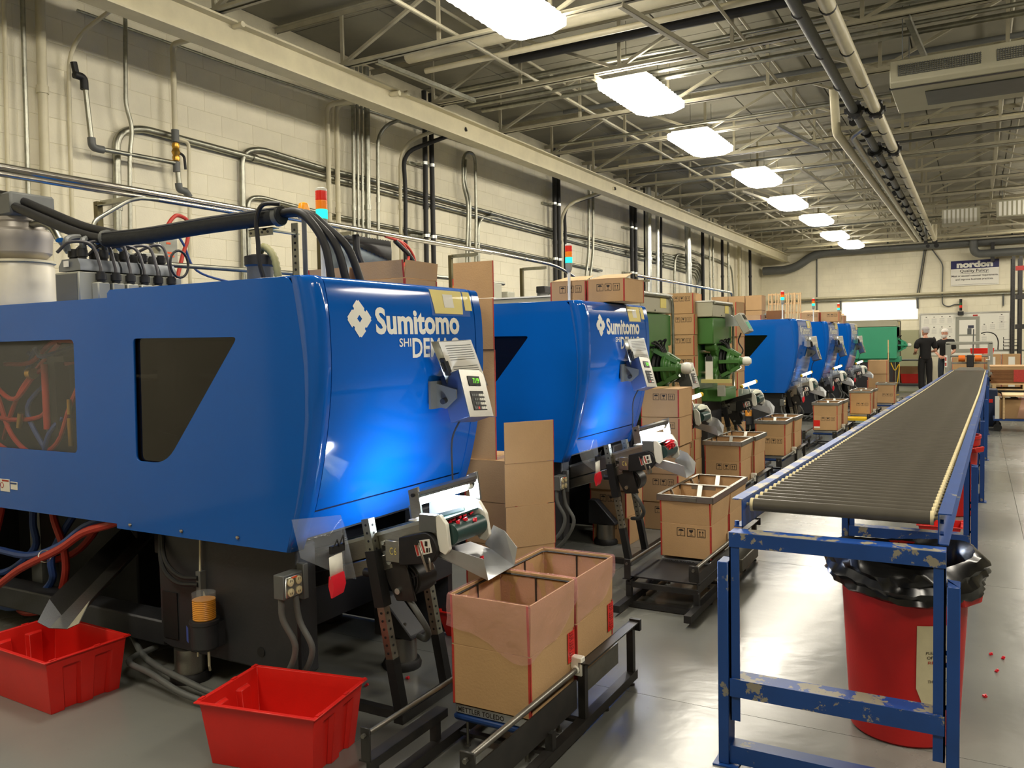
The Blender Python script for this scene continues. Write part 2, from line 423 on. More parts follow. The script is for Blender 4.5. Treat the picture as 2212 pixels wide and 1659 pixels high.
# roof deck of boards
cl = st('ceiling', B().box(XW-.2, 7.4, -1.7, YB+.2, ZC+.03, ZC+.1), M_CEIL)
dk = B()
for i in range(12):
    for j in range(26): dk.box(XW+i*1.17+.008, XW+(i+1)*1.17-.008, -1.6+j*1.22+.008, -1.6+(j+1)*1.22-.008, ZC, ZC+.035)
part('deck_boards', dk, M_CEIL, cl, kind='stuff', smooth=False)
# long girder beside the left wall
gb = thing('roof_girder', 'long cream steel girder running along the left wall under the joists', 'girder', (-5.62, 14, 4.1))
g = B(); g.box(-.09, .09, -15.5, 15.25, 0, .018).box(-.09, .09, -15.5, 15.25, .235, .253)
part('flange', g, M_BEAM, gb); part('web', B().box(-.006, .006, -15.5, 15.25, .018, .235), M_BEAM, gb)
# open-web joists
JY = [3.4, 5.0, 6.62, 8.22, 9.8, 11.35, 12.9, 14.45, 16.0, 17.55, 19.1, 20.65, 22.2, 23.75, 25.3, 26.85, 28.4]
def joist():
    t = thing('roof_joist', 'cream open-web steel roof joist crossing the hall, one of the row resting on the girder', 'joist', group='open-web roof joists')
    b = B()
    for s in (-1, 1):
        b.box(-5.68, 7.1, s*.012 if s > 0 else -.05, .05 if s > 0 else -.012, 0, .006); b.box(-5.68, 7.1, min(s*.012, s*.018), max(s*.012, s*.018), 0, .045)
    part('bottom_chord', b, M_STEEL, t, smooth=False)
    b = B()
    for s in (-1, 1):
        b.box(-6.5, 7.1, s*.012 if s > 0 else -.05, .05 if s > 0 else -.012, .555, .561); b.box(-6.5, 7.1, min(s*.012, s*.018), max(s*.012, s*.018), .51, .561)
    part('top_chord', b, M_STEEL, t, smooth=False)
    x = -5.6; k = 0
    vm = B().bar((0, 0, .02), (0, 0, .55), .035, .024, (0, 1, 0)).mesh('web_bar', M_STEEL, False)
    dm = B().bar((0, 0, .03), (1.14, 0, .54), .03, .034, (0, 1, 0)).mesh('web_bar', M_STEEL, False)
    em = B().bar((1.14, 0, .03), (0.02, 0, .54), .03, .034, (0, 1, 0)).mesh('web_bar', M_STEEL, False)
    while x < 6.6:
        part('web_bar', vm, M_STEEL, t, loc=(x, 0, 0)); part('web_bar', em if k % 2 else dm, M_STEEL, t, loc=(x, 0, 0)); x += 1.17; k += 1
    return t
j0 = joist()
JN = ['behind the top edge of the photo, nearest', 'just above the top edge of the photo']+['%s one in view from the camera' % q for q in ('first', 'second', 'third', 'fourth', 'fifth', 'sixth', 'seventh', 'eighth', 'ninth', 'tenth', 'eleventh', 'twelfth')]+['third before the back wall', 'second before the back wall', 'last before the back wall']
for i, y in enumerate(JY):
    o = (j0 if i == 0 else dup(j0)); o.location = (0, y, 4.365); o['label'] = 'cream open-web steel roof joist crossing the hall, '+JN[i]
# loose bridging angles between joists
for i, (x, y0, y1, z) in enumerate([(-5.15, 6.62, 8.22, 4.34), (-2.6, 6.62, 8.22, 4.34), (-3.55, 8.22, 9.8, 4.34), (-2.3, 11.35, 12.9, 4.34), (-2.55, 14.45, 16, 4.34), (-3.9, 16, 17.55, 4.34), (-.55, 8.22, 9.8, 4.34), (-1.9, 17.55, 19.1, 4.34)]):
    solo('bridging_angle', B().angle((x, y0-.03, z), (x+(.25 if i % 2 else .1), y1+.03, z), .045), M_STEEL if i % 3 else M_GALV, 'short steel angle bolted between two joists, '+['left of the first light', 'right of the first light', 'left of the second light', 'left of the fourth light', 'beside the fifth light', 'above the far girder', 'beside the ceiling pipes', 'right of the sixth light'][i], 'angle bar', 'bridging angles', smooth=False)
for q_, (x, z) in enumerate(((-4.9, 4.86), (-4.62, 4.86), (-2.4, 4.86), (-2.15, 4.86), (.3, 4.86), (.55, 4.86), (-4.3, 4.47), (-2.0, 4.47))):
    solo('bridging_rod', B().cyl((x, 3.2, z), (x, 29.2, z), .016, n=8), M_STEEL, 'thin cream bridging rod running the length of the hall, '+['leftmost upper', 'second upper from the left', 'third upper from the left', 'fourth upper from the left', 'fifth upper from the left', 'rightmost upper', 'left lower', 'right lower'][q_]+' one', 'rod', 'bridging rods')
# troffer lights
def troffer():
    t = thing('ceiling_light', 'lit fluorescent ceiling light', 'ceiling light', group='ceiling lights')
    part('housing', B().box(-.25, .25, -.56, .56, .085, .12), M_WHITE, t, bev=.006)
    lens = B(); rows = []
    for i in range(25):
        y = -.595+i*.04958; z = -.008 if i % 2 else 0.0; e = .302 if i % 2 else .290
        rows.append([(-.27, y, .085), (-e, y, .075), (-.285, y, .012+z), (-.15, y, -.03+z*.3), (.15, y, -.03+z*.3), (.285, y, .012+z), (e, y, .075), (.27, y, .085)])
    lens.sheet(rows); n = len(rows[0]); lens.f += [tuple(range(n)), tuple(range(24*n, 25*n))]
    part('lens', lens, M_LAMP, t)
    for s in (-1, 1): part('hanger_wire', B().cyl((0, s*.5, .11), (0, s*.5, .7), .004, n=6), M_STEELG, t)
    part('junction_box', B().box(-.06, .06, -.09, .09, .12, .17), M_GREYD, t, bev=.004)
    return t
LY = [5.95, 8.94, 11.5, 14.5, 17.6, 20.5, 24.0, 26.6]
LN = ['cut by the top edge of the photo, nearest of the row', 'second nearest of the row, largest one fully in view', 'third nearest of the row', 'fourth nearest of the row', 'fifth nearest of the row', 'sixth nearest, overlapping the fifth', 'second farthest of the row', 'farthest of the row, near the back wall']
l0 = troffer()
for i, y in enumerate(LY):
    o = l0 if i == 0 else dup(l0)
    o.location = (-3.33+(.06 if i % 2 else -.03), y, 4.24); o['label'] = 'lit fluorescent ceiling light, '+LN[i]
for y in (-.1, 2.9):
    dup(l0, (-3.33, y, 4.24), label='lit fluorescent ceiling light %s the camera position' % ('level with' if y < 0 else 'just ahead and left of'), group='ceiling lights out of frame')
for y in (-.1, 2.9, 5.95, 8.94, 11.5, 14.5, 17.6, 20.5, 24.0, 26.6):  # unseen row, added to light the hall and the door highlight
    dup(l0, (1.75, y, 4.24), label='lit fluorescent ceiling light added out of view over the right aisle, %.0f metres down the hall' % (y+1), group='ceiling lights out of frame')
# pipes on the wall
PIPES=[
 ('conduit','thin cream pipe at the left edge of the photo, running up the block wall','cream',0.016,0.08,None,[(-6.47,3.76,4.45),(-6.47,3.7,2.27),(-6.47,3.7,0.02)]),
 ('conduit','chrome pipe with a coupling near the top, second upright from the left edge','galv',0.018,0.08,None,[(-6.47,3.9,4.5),(-6.47,3.87,2.86),(-6.47,3.86,2.14),(-6.47,3.86,0.02)]),
 ('water_pipe','thick cream painted riser behind the grey hopper loader','cream',0.037,0.08,None,[(-6.47,4.04,4.55),(-6.47,4.01,2.88),(-6.47,4.01,2.0),(-6.47,4.01,0.02)]),
 ('conduit','thin cream upright pipe curving from the ceiling, left of the black elbow','cream',0.017,0.25,None,[(-6.0,4.51,4.43),(-6.47,4.26,4.08),(-6.47,4.24,3.48),(-6.47,4.21,2.01),(-6.47,4.21,0.02)]),
 ('conduit','galvanised upright conduit with a sideways kink crossing in front of the arched conduit','galv',0.018,0.12,None,[(-6.4,4.75,4.6),(-6.4,4.73,4.13),(-6.4,4.71,3.66),(-6.4,4.77,3.49),(-6.4,4.73,3.26),(-6.4,4.68,2.03),(-6.4,4.68,0.02)]),
 ('conduit','large galvanised conduit arching to level beside the kinked conduit','galv',0.034,0.2,None,[(-6.5,4.64,0.02),(-6.5,4.64,2.03),(-6.5,4.68,3.43),(-6.5,4.91,3.53),(-6.5,7.35,3.49),(-6.5,8.14,3.49),(-6.5,13.37,3.42),(-6.5,17.84,3.46),(-6.5,20.72,3.42)]),
 ('conduit','galvanised conduit arching into the level run right of the brass valve','galv',0.029,0.2,None,[(-6.5,6.06,0.02),(-6.5,6.06,2.08),(-6.5,6.09,3.54),(-6.5,6.33,3.62),(-6.5,7.35,3.58),(-6.5,8.14,3.59),(-6.5,13.37,3.52),(-6.5,17.84,3.58),(-6.5,20.73,3.54)]),
 ('conduit','small galvanised conduit arching low above the black foam tube','galv',0.024,0.13,None,[(-6.5,6.12,0.02),(-6.5,6.12,2.09),(-6.5,6.15,3.08),(-6.5,6.31,3.12),(-6.5,7.28,3.07),(-6.5,10.21,3.05),(-6.5,15.31,2.96)]),
 ('gas_pipe','galvanised pipe dropping from a black elbow then running right to the brass valve','galv',0.021,0.03,None,[(-6.4,4.34,3.77),(-6.4,4.38,3.24),(-6.4,5.22,3.26)]),
 ('gas_pipe','cream pipe dropping from the beam to the brass valve','cream',0.025,0.05,None,[(-5.5,5.22,4.33),(-6.4,5.22,4.33),(-6.4,5.21,3.53)]),
 ('gas_pipe','short galvanised pipe below the brass valve ending in black elbows','galv',0.023,0.03,None,[(-6.4,5.22,3.23),(-6.4,5.23,3.03),(-6.4,5.31,3.03)]),
 ('gas_pipe','thin cream pipe stepping off beside the brass valve and going down the wall','cream',0.017,0.05,None,[(-6.44,5.27,3.5),(-6.44,5.39,3.49),(-6.44,5.34,2.05),(-6.44,5.34,0.02)]),
 ('drain_pipe','left one of the two fat cream drain pipes beside the signal tower','cream',0.029,0.1,None,[(-5.5,7.43,4.3),(-6.45,7.33,4.3),(-6.45,7.31,2.13),(-6.45,7.31,0.02)]),
 ('drain_pipe','right one of the two fat cream drain pipes beside the signal tower','cream',0.03,0.1,None,[(-5.5,7.59,4.34),(-6.45,7.49,4.34),(-6.45,7.45,2.14),(-6.45,7.45,0.02)]),
 ('conduit','first conduit from the left in the galvanised cluster right of the drain pipes','galv',0.022,0.08,None,[(-6.42,7.75,4.9),(-6.42,7.75,4.45),(-6.42,7.68,2.15),(-6.42,7.68,0.02)]),
 ('conduit','second conduit from the left in the galvanised cluster right of the drain pipes','galv',0.017,0.08,None,[(-6.42,7.83,4.9),(-6.42,7.83,4.47),(-6.42,7.76,2.15),(-6.42,7.76,0.02)]),
 ('conduit','third conduit from the left in the galvanised cluster right of the drain pipes','galv',0.017,0.08,None,[(-6.42,7.91,4.9),(-6.42,7.91,4.49),(-6.42,7.84,2.15),(-6.42,7.84,0.02)]),
 ('conduit','widest and rightmost conduit from the left in the galvanised cluster right of the drain pipes','galv',0.036,0.08,None,[(-6.42,8.01,4.9),(-6.42,8.01,4.52),(-6.42,7.94,2.16),(-6.42,7.94,0.02)]),
 ('conduit','galvanised conduit curving out of the ceiling right of the conduit cluster','galv',0.023,0.25,None,[(-5.6,8.45,4.430000000000001),(-6.42,8.2,4.23),(-6.42,8.15,2.62),(-6.42,8.15,0.02)]),
 ('hose_line','cream hose bending out of the ceiling beside the black hose','cream',0.024,0.3,None,[(-5.6,8.950000000000001,4.37),(-6.42,8.65,4.12),(-6.42,8.61,2.65),(-6.42,8.61,0.02)]),
 ('hose_line','black hose bending out of the ceiling right of the cream hose','black',0.027,0.3,None,[(-5.6,8.950000000000001,4.25),(-6.38,8.65,4.0),(-6.38,8.69,3.6),(-6.38,8.65,2.65),(-6.38,8.65,0.02)]),
 ('pipe_riser','left pipe of the black clamped pair in the middle of the wall','black',0.034,0.08,None,[(-6.38,9.15,4.9),(-6.38,9.15,4.52),(-6.38,9.11,2.45),(-6.38,9.11,0.02)]),
 ('pipe_riser','right pipe of the black clamped pair in the middle of the wall','black',0.034,0.08,None,[(-6.38,9.3,4.9),(-6.38,9.3,4.55),(-6.38,9.28,2.46),(-6.38,9.28,0.02)]),
 ('conduit','galvanised conduit looping in a narrow hoop over the level pipes','galv',0.023,0.22,None,[(-6.42,10.16,0.02),(-6.42,10.16,2.64),(-6.42,10.25,3.58),(-6.42,10.12,3.82),(-6.42,10.14,4.29),(-6.42,10.47,4.35),(-6.42,10.46,3.41),(-6.42,10.41,2.52),(-6.42,10.41,0.02)]),
 ('conduit','second conduit tucked inside the narrow hoop','galv',0.02,0.12,None,[(-6.4,10.21,0.02),(-6.4,10.21,2.64),(-6.4,10.28,3.65),(-6.4,10.14,3.86),(-6.4,10.18,4.19)]),
 ('conduit','galvanised conduit rising and turning level just right of the narrow hoop','galv',0.028,0.2,None,[(-6.5,10.63,0.02),(-6.5,10.63,2.68),(-6.5,10.64,3.42),(-6.5,11.02,3.5),(-6.5,17.84,3.38),(-6.5,20.72,3.31)]),
 ('conduit','fourth level conduit of the wall run, beginning right of the narrow hoop','galv',0.031,0.2,None,[(-6.5,12.89,3.42),(-6.5,17.84,3.37),(-6.5,20.34,3.37)]),
 ('pipe_riser','left pipe of the black clamped pair left of the second signal tower','black',0.036,0.08,None,[(-6.38,13.0,4.9),(-6.38,13.0,4.42),(-6.38,12.97,2.35),(-6.38,12.97,0.02)]),
 ('pipe_riser','right pipe of the black clamped pair left of the second signal tower','black',0.037,0.08,None,[(-6.38,13.16,4.9),(-6.38,13.16,4.45),(-6.38,13.14,2.36),(-6.38,13.14,0.02)]),
 ('hose_line','black hose bending to the ceiling just left of the second signal tower','black',0.029,0.35,None,[(-5.6,13.87,4.26),(-6.38,13.37,3.96),(-6.38,13.41,3.52),(-6.38,13.36,2.37),(-6.38,13.36,0.02)]),
 ('hose_line','cream hose bending to the ceiling just left of the second signal tower','cream',0.029,0.35,None,[(-5.6,13.79,4.25),(-6.4,13.29,3.95),(-6.4,13.29,2.37),(-6.4,13.29,0.02)]),
 ('conduit','left thin conduit above the second signal tower','galv',0.026,0.2,None,[(-6.42,14.56,4.9),(-6.42,14.56,4.38),(-6.42,14.51,3.25),(-6.42,14.34,2.76),(-6.42,14.34,0.02)]),
 ('conduit','right thin conduit above the second signal tower','galv',0.027,0.2,None,[(-6.42,14.75,4.9),(-6.42,14.75,4.37),(-6.42,14.71,3.26),(-6.42,14.54,2.77),(-6.42,14.54,0.02)]),
 ('pipe_riser','left pipe of the black clamped pair above the second machine cartons','black',0.039,0.08,None,[(-6.38,16.65,4.9),(-6.38,16.65,4.45),(-6.38,16.67,2.7),(-6.38,16.67,0.02)]),
 ('pipe_riser','right pipe of the black clamped pair above the second machine cartons','black',0.04,0.08,None,[(-6.38,16.87,4.9),(-6.38,16.87,4.47),(-6.38,16.89,2.71),(-6.38,16.89,0.02)]),
 ('duct_pipe','shiny fat duct pipe above the first grey topped green machine','galvb',0.071,0.08,None,[(-6.3,17.47,4.9),(-6.3,17.47,4.35),(-6.3,17.44,2.53),(-6.3,17.44,0.02)]),
 ('duct_pipe','thinner galvanised duct pipe just right of the fat duct pipe','galvb',0.042,0.08,None,[(-6.35,18.22,4.9),(-6.35,18.22,4.4),(-6.35,18.19,2.56),(-6.35,18.19,0.02)]),
 ('pipe_riser','thin black riser between the two galvanised duct pipes','black',0.02,0.08,None,[(-6.4,17.51,4.9),(-6.4,17.51,4.26),(-6.4,17.47,2.53),(-6.4,17.47,0.02)]),
 ('pipe_riser','black riser right of the thinner duct pipe','black',0.027,0.08,None,[(-6.4,18.62,4.9),(-6.4,18.62,4.4),(-6.4,18.57,3.01),(-6.4,18.57,0.02)]),
 ('duct_pipe','shiny fat duct pipe above the second green machine','galvb',0.076,0.08,None,[(-6.3,20.31,4.9),(-6.3,20.31,4.39),(-6.3,20.4,2.65),(-6.3,20.4,0.02)]),
 ('conduit','galvanised conduit arching between the two fat duct pipes','galv',0.035,0.25,None,[(-6.45,19.69,0.02),(-6.45,19.69,2.62),(-6.45,19.72,3.62),(-6.45,20.2,3.68),(-6.45,21.36,3.65)]),
 ('conduit','upper level conduit right of the fat duct pipes','galv',0.027,0.3,None,[(-6.45,18.74,3.81),(-6.45,20.2,3.87),(-6.45,24.08,3.79),(-6.45,25.12,3.73),(-6.45,25.36,2.85),(-6.45,25.36,0.02)]),
 ('conduit','top conduit in the fan of five turning down right of the second fat duct pipe','galv',0.031,0.35,None,[(-6.48,18.95,3.59),(-6.48,20.66,3.59),(-6.48,21.87,3.6),(-6.48,22.25,3.35),(-6.48,22.19,2.72),(-6.48,22.19,0.02)]),
 ('conduit','second conduit in the fan of five turning down right of the second fat duct pipe','galv',0.031,0.35,None,[(-6.48,18.95,3.52),(-6.48,20.66,3.52),(-6.48,21.79,3.51),(-6.48,22.12,3.27),(-6.48,22.06,2.72),(-6.48,22.06,0.02)]),
 ('conduit','third conduit in the fan of five turning down right of the second fat duct pipe','galv',0.031,0.35,None,[(-6.48,18.95,3.46),(-6.48,20.66,3.45),(-6.48,21.7,3.41),(-6.48,21.99,3.19),(-6.48,21.93,2.71),(-6.48,21.93,0.02)]),
 ('conduit','fourth conduit in the fan of five turning down right of the second fat duct pipe','galv',0.031,0.35,None,[(-6.48,18.95,3.39),(-6.48,20.66,3.38),(-6.48,21.61,3.32),(-6.48,21.86,3.11),(-6.48,21.8,2.71),(-6.48,21.8,0.02)]),
 ('conduit','lowest conduit in the fan of five turning down right of the second fat duct pipe','galv',0.03,0.35,None,[(-6.48,18.94,3.33),(-6.48,20.66,3.31),(-6.48,21.53,3.23),(-6.48,21.73,3.03),(-6.48,21.68,2.7),(-6.48,21.68,0.02)]),
 ('pipe_riser','black riser just right of the conduit fan','black',0.043,0.08,None,[(-6.4,21.95,4.9),(-6.4,21.95,3.88),(-6.4,21.96,2.71),(-6.4,21.96,0.02)]),
 ('pipe_riser','thin conduit, first right of the black riser by the fan','galv',0.025,0.08,None,[(-6.4,22.61,4.9),(-6.4,22.61,3.94),(-6.4,22.62,2.74),(-6.4,22.62,0.02)]),
 ('pipe_riser','thin conduit, second right of the black riser by the fan','galv',0.026,0.08,None,[(-6.4,22.94,4.9),(-6.4,22.94,3.97),(-6.4,22.95,2.75),(-6.4,22.95,0.02)]),
 ('pipe_riser','black clamped riser in the far part of the wall','black',0.04,0.08,None,[(-6.4,23.9,4.9),(-6.4,23.9,4.05),(-6.4,23.91,2.79),(-6.4,23.91,0.02)]),
 ('pipe_riser','galvanised riser next to the far black clamped riser','galv',0.034,0.08,None,[(-6.4,24.56,4.9),(-6.4,24.56,4.11),(-6.4,24.58,2.82),(-6.4,24.58,0.02)]),
 ('pipe_riser','fat cream riser near the far end of the wall','cream',0.057,0.08,None,[(-6.4,25.87,4.9),(-6.4,25.87,4.22),(-6.4,25.9,2.87),(-6.4,25.9,0.02)]),
 ('pipe_riser','thin black riser against the fat cream riser','black',0.022,0.08,None,[(-6.4,26.05,4.9),(-6.4,26.05,4.23),(-6.4,26.07,2.88),(-6.4,26.07,0.02)]),
 ('pipe_riser','last black clamped riser before the corner','black',0.045,0.08,None,[(-6.4,27.25,4.9),(-6.4,27.25,4.34),(-6.4,27.28,2.92),(-6.4,27.28,0.02)]),
 ('conduit','long thin conduit under the ceiling along the wall','galv',0.013,0.08,None,[(-6.5,4.37,4.37),(-6.5,6.0,4.38),(-6.5,7.34,4.41),(-6.5,13.3,4.54),(-6.5,20.76,4.71)]),
 ('air_line_pipe','upper pipe of the shiny long pair crossing the photo above the first machine','chrome',0.024,0.08,None,[(-4.8,2.57,2.6),(-4.8,8.12,2.58)]),
 ('air_line_pipe','lower pipe of the shiny long pair crossing the photo above the first machine','chrome',0.016,0.08,None,[(-4.75,2.54,2.55),(-4.75,4.67,2.55)]),
 ('air_line_pipe','long shiny pipe going on to the right over the second machine','chrome',0.022,0.3,None,[(-4.8,7.92,2.59),(-4.8,9.77,2.56),(-4.8,10.42,2.43),(-4.8,10.48,2.18),(-4.8,10.48,1.9)]),
 ('air_line_pipe','far shiny pipe ending above the second green machine','chrome',0.026,0.08,None,[(-4.8,12.73,2.61),(-4.8,18.67,2.59),(-4.8,18.71,2.41)]),
 ('conduit','galvanised conduit curving down behind the grey connector box','galv',0.013,0.4,None,[(-4.7,3.67,2.54),(-4.7,3.49,2.53),(-4.7,3.21,2.35),(-4.7,3.19,2.28)]),
 ('conduit','level galvanised conduit behind the black foam tube','galv',0.018,0.1,None,[(-5.6,3.34,2.41),(-5.6,4.31,2.39),(-5.6,4.37,2.34)]),
 ('conduit','fat galvanised conduit bending down to the connector box','galv',0.02,0.3,None,[(-5.0,2.98,2.29),(-5.0,3.14,2.3),(-5.0,3.23,2.18)]),
 ('conduit','level galvanised conduit right of the grey junction boxes','galv',0.02,0.3,None,[(-5.2,4.07,2.18),(-5.2,5.45,2.2)]),
]

PM = dict(cream=M_CREAM, galv=M_GALV, black=M_BLACK, galvb=M_GALVB, chrome=M_CHROME)
for name, label, m, r, bend, grp, pts in PIPES:
    cat = 'hose' if name == 'hose_line' else 'pipe'
    t = B().tube(pts, r, 10, bend)
    if len(pts) >= 3 and r > .02:     # couplings, straps where pipe runs straight
        for a, c in zip(pts, pts[1:]):
            a = Vector(a); c = Vector(c); l = (c-a).length
            if l > 1.2:
                k = a.lerp(c, .55); d = (c-a).normalized(); t.cyl(k-d*.03, k+d*.03, r*1.22, n=10)
    solo(name, t, PM[m], label, cat)
# clamps of the black risers, as fittings on short struts
for y0, y1 in ((9.12, 9.29), (12.98, 13.15), (16.66, 16.88)):
    for z in (3.95, 3.0):
        t = thing('pipe_clamp', '%s strut bracket and rings on the %s pair of black risers' % ('upper' if z > 3.5 else 'lower', {9.12: 'nearest', 12.98: 'second', 16.66: 'third'}[y0]), 'pipe clamp', (XW, y0, z), group='riser clamps')
        part('strut', B().box(0, .05, -.18, y1-y0+.08, -.02, .02), M_GALV, t)
        for y in (0, y1-y0): part('clamp_ring', B().cyl((.17, y, -.02), (.17, y, .02), .05, n=12), M_GALVB, t); t.children
        part('standoff', B().box(.05, .14, -.02, y1-y0+.02, -.012, .012), M_GALV, t)
# fittings of the gas line
solo('pipe_elbow', B().tube([(-6.40, 4.335, 3.70), (-6.40, 4.335, 3.80), (-6.40, 4.25, 3.80)], .032, 10, .04).tube([(-6.4, 4.27, 3.8), (-6.4, 4.25, 3.9)], .026, 8), M_BLACK, 'black elbow topping the galvanised gas pipe on the upper wall', 'elbow')
solo('pipe_elbow', B().tube([(-6.40, 4.377, 3.32), (-6.40, 4.38, 3.24), (-6.40, 4.48, 3.24)], .032, 10, .04), M_GREYD, 'dark elbow at the bottom corner of the galvanised gas pipe', 'elbow')
solo('pipe_elbow', B().tube([(-6.40, 5.225, 3.08), (-6.40, 5.23, 3.02), (-6.40, 5.3, 3.02), (-6.40, 5.34, 2.97)], .032, 10, .03), M_GREYD, 'pair of dark elbows under the brass valve', 'elbow')
v = thing('gas_valve', 'brass ball valve with black lever in the wall pipe', 'valve', (-6.40, 5.21, 3.36))
part('valve_body', B().lathe([(.03, -.08), (.035, -.05), (.028, -.03), (.04, 0), (.028, .03), (.035, .05), (.03, .08)], (0, 0, 0), 12), M_BRASS, v)
part('lever', B().tube([(.0, .04, .0), (.0, .09, -.02), (.0, .1, -.14)], .012, 8, .03), M_BLACK, v)
part('tee', B().cyl((0, 0, -.18), (0, 0, -.09), .032, n=12).cyl((0, 0, .09), (0, 0, .2), .034, n=12), M_GREYD, v)
# ceiling services
def cpipe(name, pts, r, m, label, rings=(), bend=.12):
    t = thing(name, label, 'pipe', pts[0]); o0 = Vector(pts[0])
    part('pipe', B().tube([Vector(p)-o0 for p in pts], r, 14, bend), m, t)
    for y in rings: part('hanger_ring', B().cyl((0, y-o0.y, 0), (0, y-o0.y+.03, 0), r*1.09, n=14), M_BLACK, t)
    return t
rg = [2.5+1.1*i for i in range(23)]
p1 = cpipe('insulated_pipe', [(-1.02, 1.5, 4.1), (-1.0, 25, 4.1), (-1.0, 25, 4.6)], .06, M_CREAM, 'fat cream lagged pipe, rightmost of the four running along the ceiling', rg)
p2 = cpipe('water_main', [(-1.24, 1.5, 4.1), (-1.2, 24.8, 4.1), (-1.2, 24.8, 4.6)], .048, M_GREYD, 'dark steel pipe left of the fat cream lagged pipe under the ceiling', rg)
p3 = cpipe('insulated_pipe', [(-1.5, 10.6, 4.5), (-1.51, 10.9, 4.04), (-1.42, 24.4, 4.04), (-1.42, 24.4, 4.6)], .052, M_CREAM, 'cream lagged pipe dropping from an elbow, leftmost of the four ceiling pipes', rg[8:20])
p4 = cpipe('water_main', [(-1.2, 10.9, 4.06), (-1.37, 11.2, 4.04), (-1.31, 24.5, 4.04), (-1.31, 24.5, 4.6)], .04, M_GALV, 'galvanised pipe second from the left of the four ceiling pipes', rg[8:20])
for par, x, y in ((p1, -1.01, 10.3), (p2, -1.22, 10.2), (p1, -1.01, 12.6), (p2, -1.22, 12.5)):
    o = par.location; c = B().cyl((x-o[0], y-.06-o[1], 0), (x-o[0], y+.06-o[1], 0), .085, n=14)
    for a in range(6): c.obox((x-o[0]+.085*math.cos(a*PI/3), y-o[1], .085*math.sin(a*PI/3)), (.04, .11, .04), Matrix.Rotation(-a*PI/3, 3, 'Y'))
    part('coupling', c, M_BLACK, par)
XP = [('fat cream pipe crossing the hall just behind the second joist in view', 7.32, 4.62, .075, M_CREAM, -5.3), ('slim cream pipe under the fat cream pipe crossing the hall', 7.5, 4.5, .03, M_CREAM, -5.2),
      ('black cable tray strip crossing the hall over the second light', 7.95, 4.6, .05, M_BLACK, -4.4), ('galvanised conduit crossing the hall, first of the bundle over the second light', 8.32, 4.52, .028, M_GALV, -5.5),
      ('galvanised conduit crossing the hall, second of the bundle over the second light', 8.45, 4.5, .024, M_GALV, -5.5), ('galvanised conduit crossing the hall, third of the bundle over the second light', 8.58, 4.5, .032, M_GALVB, -5.5),
      ('galvanised conduit crossing the hall, fourth of the bundle over the second light', 8.75, 4.46, .022, M_GALV, -5.5), ('dark conduit crossing the hall above the third light', 10.1, 4.6, .028, M_GREYD, -4.8),
      ('cream pipe crossing the hall between the third and fourth lights', 13.3, 4.5, .035, M_CREAM, -5.3), ('galvanised conduit crossing the hall behind the fourth light', 15.2, 4.5, .028, M_GALV, -5.3),
      ('dark conduit crossing the hall near the fifth light', 18.2, 4.5, .03, M_GREYD, -5.3), ('cream pipe crossing the hall near the sixth light', 21.4, 4.5, .045, M_CREAM, -5.3), ('thin galvanised conduit crossing just under the joists near the third light', 11.0, 4.42, .018, M_GALV, -5.3), ('dark conduit pair member crossing near the fourth light', 14.1, 4.5, .02, M_GREYD, -5.3),
      ('galvanised conduit crossing between the fifth and sixth lights', 19.4, 4.45, .025, M_GALV, -5.3), ('galvanised conduit crossing near the second farthest light', 23.1, 4.45, .025, M_GALV, -5.3), ('black cable strip crossing near the fourth light', 13.7, 4.6, .035, M_BLACK, -4.9), ('galvanised conduit crossing by the air conditioning unit', 9.0, 4.46, .03, M_GALV, -5.4),
      ('last cream pipe crossing before the back wall', 27.6, 4.45, .06, M_CREAM, -5.3)]
for lab, y, z, r, m, x0 in XP:
    solo('crossing_pipe', B().tube([(x0, y, z), (7.1, y, z)], r, 10), m, lab, 'pipe')
dp = thing('duct_pipe', 'wide black pipe along the top of the back wall, bending down at the left', 'pipe', (-6.4, 29.15, 3.85))
part('pipe', B().tube([(0, 0, 0), (1.0, 0, 0), (1.7, 0, .5), (13, 0, .55)], .14, 16, .4), M_GREYD, dp)
for k in range(6): part('hanger', B().cyl((2.2+k*1.7, 0, .6), (2.2+k*1.7, 0, 1.1), .012, n=6).cyl((2.2+k*1.7-.02, 0, .55), (2.2+k*1.7+.02, 0, .55), .155, n=14), M_GREYD, dp)
d2 = thing('duct_pipe', 'short black pipe with an elbow beside the top of the blue and white sign', 'pipe', (-.1, 29.0, 3.9))
part('pipe', B().tube([(0, 0, .6), (0, 0, .08), (2.5, 0, .08)], .12, 14, .22), M_GREYD, d2)
part('stand', B().box(.45, .55, -.03, .4, -.15, .4), M_BLACK, d2)
# suspended air units
def airunit(x, y, label, far=False):
    t = thing('air_unit', label, 'air conditioner', (x, y, 3.85))
    part('housing', B().prism([(0, .04), (0, .24), (1.05, .24), (1.05, .0), (.04, .0)], 0, 1.6, 'x'), M_BEIGE, t, bev=.008)
    part('intake_panel', B().box(.28, 1.35, .3, .82, -.012, -.001), M_GREYD, t, bev=.003)
    g = B()
    for gx in (.07, .86):
        for k in range(34): g.box(gx+k*.02, gx+k*.02+.006, -.012, -.002, .09, .19)
        for k in range(6): g.box(gx, gx+.67, -.014, -.004, .09+k*.018, .094+k*.018)
    part('grille', g, M_GREYD, t, smooth=False)
    for sx in (.1, 1.5):
        for sy in (.1, .95): part('hanger_rod', B().cyl((sx, sy, .24), (sx, sy, 1.15), .006, n=6), M_GREYD, t)
    part('trim_lip', B().box(-.01, 1.61, .05, .075, -.01, .012), M_DKST, t)
airunit(-.72, 8.55, 'large beige air conditioning unit hung from the roof with two grilles')
